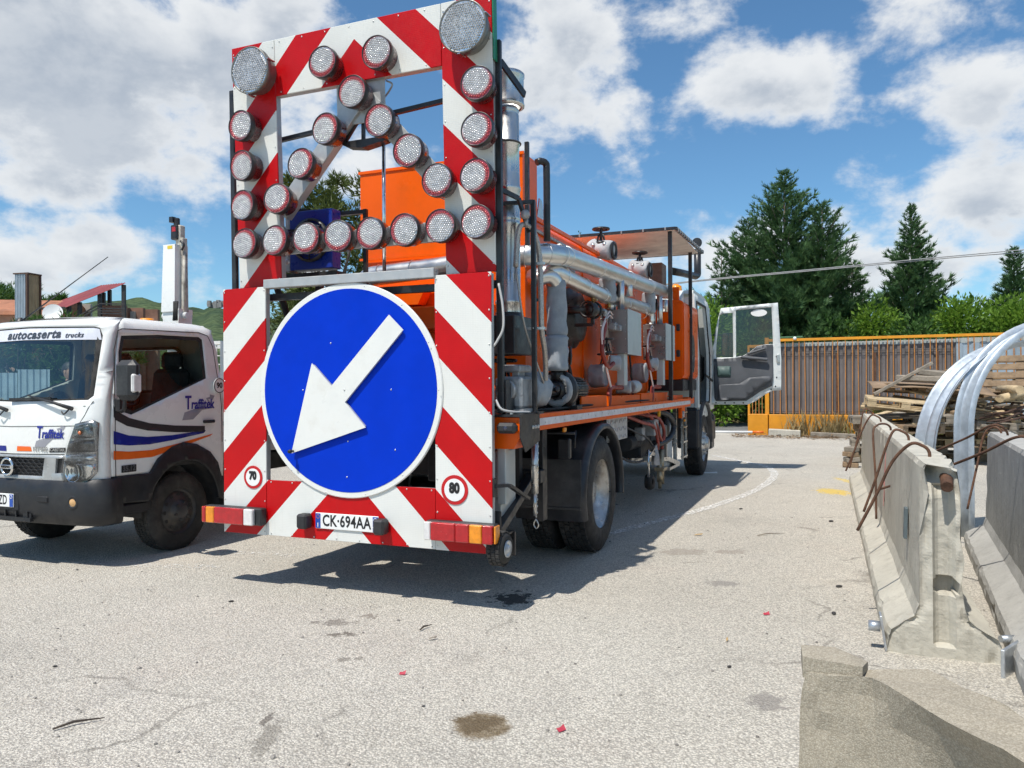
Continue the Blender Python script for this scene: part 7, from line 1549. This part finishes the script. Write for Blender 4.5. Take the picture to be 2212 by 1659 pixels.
def broad(loc, h, r, label, m, seed, n_clump=40, name='tree', group=None, tuft=.22, per=110, trunk_lean=(0, 0), cat='tree', spread=.5):
    rn = random.Random(seed); root = empty(name, loc, 0, label, cat, group); tk = MB(); cr = MB(); tl = Vector((trunk_lean[0], trunk_lean[1], h * .55)); tk.tube([(0, 0, 0), tuple(tl * .5 + Vector((.05, 0, 0))), tuple(tl)], [.035 * h * .55, .028 * h * .5, .018 * h * .5], 9)
    for i in range(n_clump):
        t = rn.uniform(.32, 1.0); a = rn.uniform(0, 6.28); rr = r * math.sqrt(rn.random()) * (1.0 - abs(t - .62) * 1.3 * spread); c = Vector((tl.x * min(1, t * 1.4) + rr * math.cos(a), tl.y * min(1, t * 1.4) + rr * math.sin(a), h * t)); s_ = tl * rn.uniform(.45, 1.0)
        tk.tube([tuple(s_), tuple(s_.lerp(c, .5) + Vector((0, 0, -.04 * h * rn.random()))), tuple(c)], [.014 * h * .5, .009 * h * .5, .004], 5); cs = r * rn.uniform(.16, .30)
        for k in range(per):
            v = Vector((rn.gauss(0, 1), rn.gauss(0, 1), rn.gauss(0, .75))); v = v.normalized() * (rn.random() ** .5) * cs; p = c + v; d = (v.normalized() + Vector((rn.uniform(-.7, .7), rn.uniform(-.7, .7), rn.uniform(-.1, .9)))).normalized(); sd = d.cross(Vector((rn.uniform(-1, 1), rn.uniform(-1, 1), rn.uniform(-1, 1)))).normalized()
            for q in (-1, 0, 1):
                d2 = (d + sd * q * .5).normalized(); l_ = tuft * rn.uniform(.6, 1.2); b = len(cr.v); w_ = d2.cross(d if q else Vector((0, 0, 1))).normalized() * l_ * .11 if q else sd * l_ * .11
                cr.v += [tuple(p - w_), tuple(p + w_), tuple(p + d2 * l_)]; cr.f.append([b, b + 1, b + 2]); cr.sm.append(False)
    part('trunk', tk, BARK, root); cr.build('crown', m, root, recalc=False); return root
broad((fp(745, 16.5), 16.5, 0), topz(365, 16.5), 1.25, 'olive pine tree behind the blue radiator', PIN, 5, 46, 'pine_tree', 'pines behind the trucks', .17, 150, (-.25, 0), spread=.7)
broad((fp(660, 18), 18, 0), topz(640, 18), 1.5, 'lower pine with bare grey branches behind the round sign', PIN, 8, 26, 'pine_tree', 'pines behind the trucks', .17, 90, (.3, 0))
broad((fp(800, 20), 20, 0), topz(520, 20), 1.3, 'second olive pine half hidden by the hopper', PIN, 11, 30, 'pine_tree', 'pines behind the trucks', .19, 110)
for i, (px_, py_, d, r, lb) in enumerate(((20, 598, 46, 2.6, 'green tree behind the tower at the left frame edge'), (112, 632, 44, .9, 'small green tree top right of the corrugated tower'), (-60, 610, 44, 3, 'green tree beyond the left frame edge'))): broad((fp(px_, d), d, 0), topz(py_, d), r, lb, OLV, 60 + i, 36, 'tree', 'trees by the left buildings', .34, 80)
for i, (px_, d, h, r) in enumerate(((40, 27.5, 3.6, 1.7), (110, 28.5, 3.9, 1.6), (170, 27, 3.4, 1.5), (225, 28, 3.6, 1.4))): broad((fp(px_, d), d, 0), h, r, ('leftmost', 'second', 'third', 'rightmost')[i] + ' of the green trees seen through the windscreen', OLV, 80 + i, 34, 'tree', 'trees behind the left corrugated fence', .24, 90)
bt = MB(); rn = random.Random(4)
def twig(p, d, l, r, k):
    e = p + d * l; bt.tube([tuple(p), tuple(e)], [r, r * .6], 4)
    if k:
        for _ in range(3): twig(e, (d + Vector((rn.uniform(-.6, .6), rn.uniform(-.6, .6), rn.uniform(-.1, .4)))).normalized(), l * .6, r * .55, k - 1)
twig(Vector((0, 0, 4.2)), Vector((0, 0, 1)), .7, .03, 4); bt.tube([(0, 0, 0), (0, 0, 4.3)], [.1, .04], 7); o = bt.build('bare_tree', BARK); o.location = (fp(168, 44), 44, 0); tag(o, 'leafless bare tree behind the red roof', 'tree')

# ================================================================== buildings at the left
BR_ = mat('reddish_brown_wall', (.22, .12, .085), .9, var=.25, scale=1.5, bump=.4, bscale=6, dirt=(.35, .26, .2), dirtamt=.5, dscale=.8)
PINKW = mat('pink_plaster', (.50, .30, .22), .9, var=.12, scale=.8, dirt=(.36, .24, .19), dirtamt=.4, dscale=.6); PALEW = mat('pale_grey_plaster', (.42, .40, .37), .9, var=.1, scale=.8); REDR = mat('red_corrugated_roof', (.22, .035, .035), .55, var=.2, scale=1, dirt=(.30, .09, .07), dirtamt=.4, dscale=.7); TILE = mat('terracotta_tiles', (.36, .15, .08), .8, var=.25, scale=2)
def bp(bx_, by_, d): return Vector(((bx_ * .4069 - 2016) / 3028 * d, d, 1.48 + (1531 - (1000 + by_ * .4069)) / 3028 * d))
shed = empty('shed', (fp(200, 39), 39, 0), 0, 'shed with a sloping red corrugated roof on dark posts', 'building'); so_ = Vector(shed.location)
f = MB(); A, B_, C_, D_ = bp(640, 520, 38), bp(1222, 288, 38), bp(975, 312, 43), bp(405, 525, 43); n = 26
for i in range(n + 1):
    for j, (p, q) in enumerate(((A, B_), (D_, C_))):
        u = i / n
        pass
rows = 30
for j in range(rows + 1):
    v = j / rows; p, q = A.lerp(D_, v), B_.lerp(C_, v); dz = .05 * math.sin(v * rows * math.pi / 1.5)
    f.v += [tuple(p + Vector((0, 0, dz)) - so_), tuple(q + Vector((0, 0, dz)) - so_)]
for j in range(rows): f.f.append([2 * j, 2 * j + 1, 2 * j + 3, 2 * j + 2]); f.sm.append(False)
part('roof', f, REDR, shed)
for (bx_, y0, y1, d) in ((970, 390, 620, 38.3), (1006, 378, 620, 40), (1065, 352, 620, 41), (1202, 305, 620, 38.2), (672, 505, 620, 38.3), (775, 470, 620, 38.3)):
    p, q = bp(bx_, y0, d), bp(bx_, y1, d); q.z = 0; part('post', MB().bar(tuple(q - so_), tuple(p - so_), .16, .16, (0, 1, 0)), DARK, shed)
f = MB().bar(tuple(bp(400, 530, 38.2) - so_), tuple(bp(660, 525, 38.2) - so_), .10, .12); f.bar(tuple(bp(790, 590, 37.8) - so_), tuple(bp(965, 490, 37.8) - so_), .06, .06); f.bar(tuple(bp(820, 600, 37.8) - so_), tuple(bp(965, 520, 37.8) - so_), .06, .06)
for y in (485, 530, 555, 580): f.bar(tuple(bp(960, y, 37.8) - so_), tuple(bp(1215, y + 5, 37.8) - so_), .05, .06)
part('stair_railing', f, DARK, shed)
w0, w1 = bp(420, 490, 43.5), bp(890, 490, 43.5); part('wall', MB().box((w0.lerp(w1, .5).x - so_.x, 4.5, w0.z / 2), (w1.x - w0.x, .2, w0.z), ch=.01), PALEW, shed)
f = MB()
for (x0, x1, yt, d) in ((1000, 1225, 505, 39), (1225, 1400, 530, 40), (1400, 1540, 545, 40.5)): a, b = bp(x0, yt, d), bp(x1, yt, d); part('brick_wall', MB().box(((a.x + b.x) / 2 - so_.x, d - 39, a.z / 2), (b.x - a.x, .25, a.z)), BR_, shed)
part('gate_post', MB().box((bp(1298, 530, 39.9).x - so_.x, .85, 2.75), (.22, .22, 5.4)), PALEW, shed)
tower = empty('corrugated_tower', (fp(60, 37), 37, 0), R(-13), 'narrow tower clad in grey and beige corrugated sheet', 'tower'); tz = bp(240, 205, 37).z; tower.scale = (.58, .58, 1)
CG = mat('grey_corrugated_cladding', (.36, .42, .47), .5, .3, var=.1, scale=2); CBG = mat('beige_corrugated_cladding', (.34, .25, .14), .6, var=.15, scale=2); BRN = mat('brown_corner_trim', (.085, .045, .03), .6)
corr(1.10, 0, tz, .157, .05).build('cladding', CG, tower, (-.56, -.66, 0)); o = corr(1.24, 0, tz, .31, .03).build('cladding', CBG, tower, (.66, -.62, 0)); o.rotation_euler = (0, 0, R(90)); part('core', MB().box((0, 0, tz / 2 - .02), (1.14, 1.14, tz - .06)), BRN, tower)
for (x, y) in ((.63, -.63), (.63, .63)): part('corner_trim', MB().box((x, y, tz / 2), (.17, .17, tz)), BRN, tower)
part('cap', MB().box((.03, 0, tz + .03), (1.5, 1.4, .06)), BRN, tower)
house = empty('house', (-30, 41, 0), R(12), 'pink plastered house at the left frame edge', 'building'); part('wall', MB().box((0, 0, 2.6), (12, 6, 5.2)), PINKW, house); part('roof', MB().prism([(-3.4, 5.2), (3.4, 5.2), (3.3, 5.4), (0, 6.3), (-3.3, 5.4)], -6.3, 6.3, 'yz'), TILE, house)
for x in (-3, .2, 3.4):
    w_ = part('window', MB().box((x, -3.02, 2.9), (1.1, .06, 1.4)), PALEW, house); part('pane', MB().box((x, -3.06, 2.9), (.9, .03, 1.2)), mat('dark_window_pane', (.03, .04, .05), .1), w_)
ds = MB().lathe([(.01, 0), (.25, .03), (.42, .10)], (0, 0, 0), (.3, -1, .35), 24).build('satellite_dish', PLATEW); ds.location = bp(518, 578, 35); tag(ds, 'white satellite dish just above the cab roof', 'dish')
f = MB(); c = Vector((2240 * math.sin(R(-21.05)), 2240 * math.cos(R(-21.05)), 2240 * math.tan(R(5.72)))); rn = random.Random(2)
for i in range(9): f.box(tuple(c + Vector((-20 + i * 5, rn.uniform(-6, 6), rn.uniform(-2, 6)))), (9, 9, rn.uniform(14, 26) - abs(i - 5) * 1.5))
o = f.build('castle_ruin', mat('pale_ruin_stone', (.26, .25, .24), .9, var=.2, scale=.1)); tag(o, 'pale stone ruin on the crest of the far hill', 'ruin')
# corrugated fence seen through the white truck's windows
lf = empty('corrugated_fence', (-15, 25, 0), R(6), 'pale blue corrugated fence seen through the white truck windscreen', 'fence')
for i in range(13): corr(.98, .05, 2.05 + .06 * math.sin(i * 2.2), .20, .04).build('sheet', BSH, lf, (-13 + i * 1.0, .01 * (i % 2), 0))
gs = empty('guardrail_stack', (-9.4, 14.5, 0), R(-10), 'stack of galvanised guardrails beyond the white truck', 'guardrail')
for i in range(5): t = wbeam([(-2.6, 0, .5 + i * .13), (0, 0, .5 + i * .13), (2.6, 0, .5 + i * .13)], Wp, (0, 1, .1)); t.build('rail', GR, gs)
for x in (-2, 0, 2): part('trestle', MB().box((x, 0, .24), (.12, .5, .46)), WOODG, gs)

# ================================================================== overhead cable
for k, (pts, lb) in enumerate((([(1280, 630), (1500, 604), (1700, 586), (1900, 568), (2080, 552), (2330, 532), (2900, 490), (3600, 445)], 'upper overhead cable crossing in front of the cypresses'), ([(1280, 631), (1500, 606), (1700, 588.5), (1900, 571), (2100, 554), (2330, 540), (2900, 505), (3600, 468)], 'lower overhead cable crossing in front of the cypresses'))):
    P = [Vector((fp(a, 25 - i * .6), 25 - i * .6, topz(b, 25 - i * .6))) for i, (a, b) in enumerate(pts)]; o = MB().tube(smooth_path(P, 8), .016, 6).build('overhead_cable', mat('grey_overhead_cable', (.30, .30, .30), .6)); tag(o, lb, 'cable', 'overhead cables')

# ================================================================== person behind the white truck
def person(loc, rz, H, label):
    s = H / 1.78; root = empty('person', loc, rz, label, 'person')
    V = [(0, 0, .95), (0, .01, 1.12), (0, 0, 1.32), (0, -.01, 1.46), (0, .0, 1.53), (0, .015, 1.60), (.19, 0, 1.42), (.24, .02, 1.14), (.23, -.10, .92), (-.19, 0, 1.42), (-.24, .02, 1.14), (-.22, -.06, .90), (.10, 0, .88), (.11, -.02, .50), (.11, .02, .10), (.12, -.15, .03), (-.10, 0, .88), (-.11, -.02, .50), (-.11, .02, .10), (-.12, -.15, .03)]
    Eg = [(0, 1), (1, 2), (2, 3), (3, 4), (4, 5), (3, 6), (6, 7), (7, 8), (3, 9), (9, 10), (10, 11), (0, 12), (12, 13), (13, 14), (14, 15), (0, 16), (16, 17), (17, 18), (18, 19)]
    rad = [.14, .13, .15, .12, .055, .055, .065, .048, .036, .065, .048, .036, .10, .065, .045, .038, .10, .065, .045, .038]
    me = bpy.data.meshes.new('body'); me.from_pydata([(a * s, b * s, c * s) for a, b, c in V], Eg, []); o = link('body', me, root)
    md = o.modifiers.new('skin', 'SKIN'); md.use_smooth_shade = True
    for i, sv in enumerate(me.skin_vertices[0].data): sv.radius = (rad[i] * s, rad[i] * s * (.72 if i < 4 else 1)); sv.use_root = (i == 0)
    o.modifiers.new('sub', 'SUBSURF').levels = 2; o.modifiers['sub'].render_levels = 2
    m = bpy.data.materials.new('person_clothes_skin'); m.use_nodes = True; t = m.node_tree; k = NT(t); b = t.nodes['Principled BSDF']
    sp = k.n('ShaderNodeSeparateXYZ'); k.l(k.n('ShaderNodeTexCoord').outputs['Object'], sp.inputs[0]); z = sp.outputs[2]
    c = k.mix(k.m('GREATER_THAN', z, 1.50 * s), (.72, .72, .72, 1), (.42, .24, .17, 1)); c = k.mix(k.m('LESS_THAN', z, .96 * s), c, (.03, .035, .05, 1)); c = k.mix(k.m('LESS_THAN', z, .07 * s), c, (.02, .02, .02, 1)); k.l(c, b.inputs['Base Color']); b.inputs['Roughness'].default_value = .8; me.materials.append(m)
    SK = mat('skin', (.42, .24, .17), .6); hd = MB().ball((0, -.01 * s, 1.675 * s), .105 * s, 18, (.80, .98, 1.18)); hd.tube([(0, -.105 * s, 1.68 * s), (0, -.128 * s, 1.655 * s), (0, -.105 * s, 1.645 * s)], [.010 * s, .016 * s, .012 * s], 8)
    h = part('head', hd, SK, root)
    for sg in (1, -1):
        part('ear', MB().ball((sg * .086 * s, .005 * s, 1.67 * s), .03 * s, 10, (.4, .7, 1.1)), SK, h); part('eye', MB().ball((sg * .034 * s, -.098 * s, 1.69 * s), .012 * s, 8), PLATEW, h); hn = MB().box((sg * .232 * s, -.11 * s, .87 * s), (.035 * s, .08 * s, .09 * s), ch=.012 * s)
        for q in range(4): hn.tube([(sg * .232 * s, (-.14 + q * .022) * s, .83 * s), (sg * .23 * s, (-.145 + q * .022) * s, .79 * s), (sg * .222 * s, (-.142 + q * .022) * s, (.762 + .006 * (q % 3)) * s)], [.010 * s, .009 * s, .007 * s], 6)
        hn.tube([(sg * .225 * s, -.15 * s, .88 * s), (sg * .215 * s, -.18 * s, .85 * s), (sg * .208 * s, -.185 * s, .82 * s)], [.012 * s, .010 * s, .008 * s], 6); part('hand', hn, SK, root)
    part('mouth', MB().box((0, -.107 * s, 1.615 * s), (.045 * s, .008 * s, .009 * s), ch=.003 * s), mat('lips', (.32, .12, .10), .5), h)
    hr = MB().ball((0, .008 * s, 1.70 * s), .113 * s, 18, (.84, .98, 1.05)); hr.v = [(p[0], max(p[1], -.088 * s) if p[2] < 1.74 * s else p[1], max(p[2], 1.655 * s if p[1] > .0 else 1.72 * s)) for p in hr.v]; part('hair', hr, mat('dark_hair', (.02, .016, .014), .6, var=.3, scale=60), root)
    return root
person((-6.55, 11.4, 0), R(75), 1.84, 'man in a white shirt standing beyond the white truck, seen through its windows')

# ================================================================== grass, weeds, litter
def blades(name, spots, m, label, n, hmin, hmax, seed):
    rn = random.Random(seed); mb = MB()
    for i in range(n):
        p = Vector(spots(rn)); h = rn.uniform(hmin, hmax); a = rn.uniform(0, 6.28); w_ = Vector((math.cos(a), math.sin(a), 0)) * h * .035; l_ = Vector((rn.uniform(-.4, .4), rn.uniform(-.4, .4), 1)).normalized(); b = len(mb.v); m1 = p + l_ * h * .55; tip = p + l_ * h + Vector((rn.uniform(-.3, .3), rn.uniform(-.3, .3), -.1)) * h * .5
        mb.v += [tuple(p - w_), tuple(p + w_), tuple(m1 + w_ * .7), tuple(m1 - w_ * .7), tuple(tip)]; mb.f += [[b, b + 1, b + 2, b + 3], [b + 3, b + 2, b + 4]]; mb.sm += [False, False]
    o = mb.build(name, m, recalc=False); o['kind'] = 'stuff'; o['label'] = label; return o
GRS = leafmat('verge_grass', (.06, .10, .02), (.18, .20, .05), 2.0, .35); DRY = leafmat('dry_grass', (.24, .18, .08), (.42, .33, .17), 2.0, .3)
blades('grass', lambda r: fw(r.uniform(-22, 16), r.uniform(7.5, 9.4), .10), GRS, 'rough green grass on the far verge of the road', 9000, .10, .42, 1)
blades('weeds', lambda r: fw(r.choice((1.9, 2.2, 2.9, 4.4, 5.0, 1.2)) + r.gauss(0, .22), -.25 + r.uniform(-.15, .08), 0), DRY, 'dry weeds along the foot of the orange base wall', 420, .2, .9, 2)
blades('weeds', lambda r: fw(4.1 + r.gauss(0, .7), -.35 + r.uniform(-.3, .1), 0), GRS, 'green weeds along the base wall near the wood pile', 700, .15, .55, 3)
rn = random.Random(8); mb = MB()
for i in range(1500):
    x = rn.uniform(-.6, 6.5); y = -.75 + rn.gauss(0, .35); p = fw(x, min(y, -.2), .006 + abs(rn.gauss(0, .03))); a = rn.uniform(0, 6.28); l_ = rn.uniform(.04, .16); d = Vector((math.cos(a), math.sin(a), rn.uniform(-.2, .3))) * l_; s_ = Vector((-math.sin(a), math.cos(a), rn.uniform(-.3, .3))) * l_ * .16; b = len(mb.v)
    mb.v += [tuple(p - s_), tuple(p + d * .5 - s_ + Vector((0, 0, .008))), tuple(p + d), tuple(p + d * .5 + s_)]; mb.f.append([b, b + 1, b + 2, b + 3]); mb.sm.append(False)
o = mb.build('leaf_litter', mat('dead_leaves', (.21, .135, .075), .9, var=.45, scale=9), recalc=False); tag(o, 'brown dead leaves and twigs littering the ground along the fence', None, None, 'stuff')
frond = MB()
for k in range(9):
    a = R(20 + k * 17); frond.tube([(0, 0, .02), (.25 * math.cos(a), .1 * math.sin(a) - .1, .18 * math.sin(a) + .08), (.62 * math.cos(a), -.15, .30 * math.sin(a))], [.012, .02, .003], 4)
for i, (x, y, m_, lb) in enumerate(((4.35, -.45, WOODS[0], 'dry palm frond fallen at the foot of the fence'), (3.2, -.1, GRS, 'green palm sprout growing against the fence bars'))):
    o = frond.build('palm_frond', m_); o.location = fw(x, y, .0 if i == 0 else .6); o.rotation_euler = (0, 0, FENCE_YAW); tag(o, lb, 'plant')
# pebbles and crumbs scattered over the yard
rn = random.Random(21); mb = MB()
for i in range(900):
    y = 1.9 + 16 * rn.random() ** 1.7; x = rn.uniform(-.72, .80) * y; r_ = rn.uniform(.003, .009) * (1.6 if rn.random() < .08 else 1); t = MB().lathe([(1e-4, 0), (r_, r_ * .2), (r_ * .8, r_ * .8), (1e-4, r_)], (x, y, 0), (0, 0, 1), 5, smooth=False)
    mb.add([(p[0] + rn.uniform(-.2, .2) * r_, p[1] + rn.uniform(-.2, .2) * r_, p[2]) for p in t.v], t.f)
o = mb.build('gravel', mat('loose_grit', (.26, .24, .215), .9, var=.4, scale=3), recalc=False); tag(o, 'loose grit and crumbs scattered over the yard', None, None, 'stuff')
def litter(kind, px_, py_, label, m, L=.06, rz=0, cat=None):
    x, y = gp(px_, py_); 
    if kind == 'twig': mb = MB().tube([(-L, 0, .008), (-L * .2, L * .12, .016), (L, -L * .05, .009)], [.004, .006, .002], 6)
    elif kind == 'leaf': mb = MB().add([(-L, 0, .004), (-L * .2, -L * .35, .012), (L * .6, -L * .25, .010), (L, 0, .02), (L * .5, L * .3, .008), (-L * .3, L * .3, .014)], [(0, 1, 2, 3, 4, 5)])
    elif kind == 'stone': mb = MB().ball((0, 0, L * .15), L * .42, 8, (1.2, .8, .45)); mb.v = [(p[0] + noise.noise(Vector(p) * 30) * L * .3, p[1] + noise.noise(Vector(p) * 33) * L * .3, max(0, p[2])) for p in mb.v]
    else: mb = MB().add([(-L, -L * .5, .003), (L * .8, -L * .6, .004), (L, L * .4, .02), (0, L * .3, .012), (-L * .8, L * .6, .01)], [(0, 1, 3, 4), (1, 2, 3)])
    o = mb.build({'twig': 'twig', 'leaf': 'dead_leaf', 'stone': 'stone', 'scrap': 'litter_scrap'}[kind], m); o.location = (x, y, .002); o.rotation_euler = (0, 0, R(rz)); tag(o, label, {'twig': 'twig', 'leaf': 'leaf', 'stone': 'stone', 'scrap': 'litter'}[kind]); return o
TW = mat('dark_twig', (.06, .045, .035), .9); RS = mat('red_plastic_scrap', (.42, .035, .06), .6); BS = mat('black_stone', (.04, .038, .037), .8); LF = mat('tan_dead_leaf', (.42, .28, .12), .8)
for a in (('twig', 172, 1566, 'thin dark twig on the asphalt at the lower left', TW, .10, 35), ('twig', 920, 1358, 'short curved dark twig in front of the round sign', TW, .06, 60), ('twig', 1665, 1156, 'brown twig on the asphalt between truck and barrier', WOODG, .16, 20), ('leaf', 1508, 1157, 'tan dead leaf beside the truck shadow', LF, .05, 10), ('leaf', 935, 1382, 'curled brown leaf in front of the truck', WOODG, .03, 30), ('scrap', 870, 1457, 'red scrap on the asphalt above the oil stain', RS, .018, 0), ('scrap', 1212, 1578, 'red scrap on the asphalt right of the oil stain', RS, .022, 40), ('scrap', 1655, 1328, 'red scrap on the asphalt near the barriers', RS, .022, 10),
          ('stone', 1812, 1268, 'black stone near the foot of the long barrier', BS, .045, 0), ('stone', 1800, 1326, 'black stone lower down beside the long barrier', BS, .04, 50), ('stone', 1575, 1441, 'black stone chip in the right foreground', BS, .025, 20), ('stone', 120, 1440, 'small grey stone in the left foreground', BS, .02, 0), ('stone', 915, 1526, 'small black stone chip above the oil stain on its left', BS, .015, 0), ('stone', 1795, 1127, 'dark stone halfway along the barrier', BS, .05, 0), ('stone', 1600, 1100, 'dark stone inside the painted curve', BS, .04, 0), ('stone', 500, 1300, 'small dark stone left of the truck shadow', BS, .03, 0), ('scrap', 1535, 1022, 'white paper scrap by the front wheel', PLATEW, .12, 0), ('leaf', 1570, 1385, 'pale dead leaf in the right foreground', LF, .02, 70)): litter(*a)
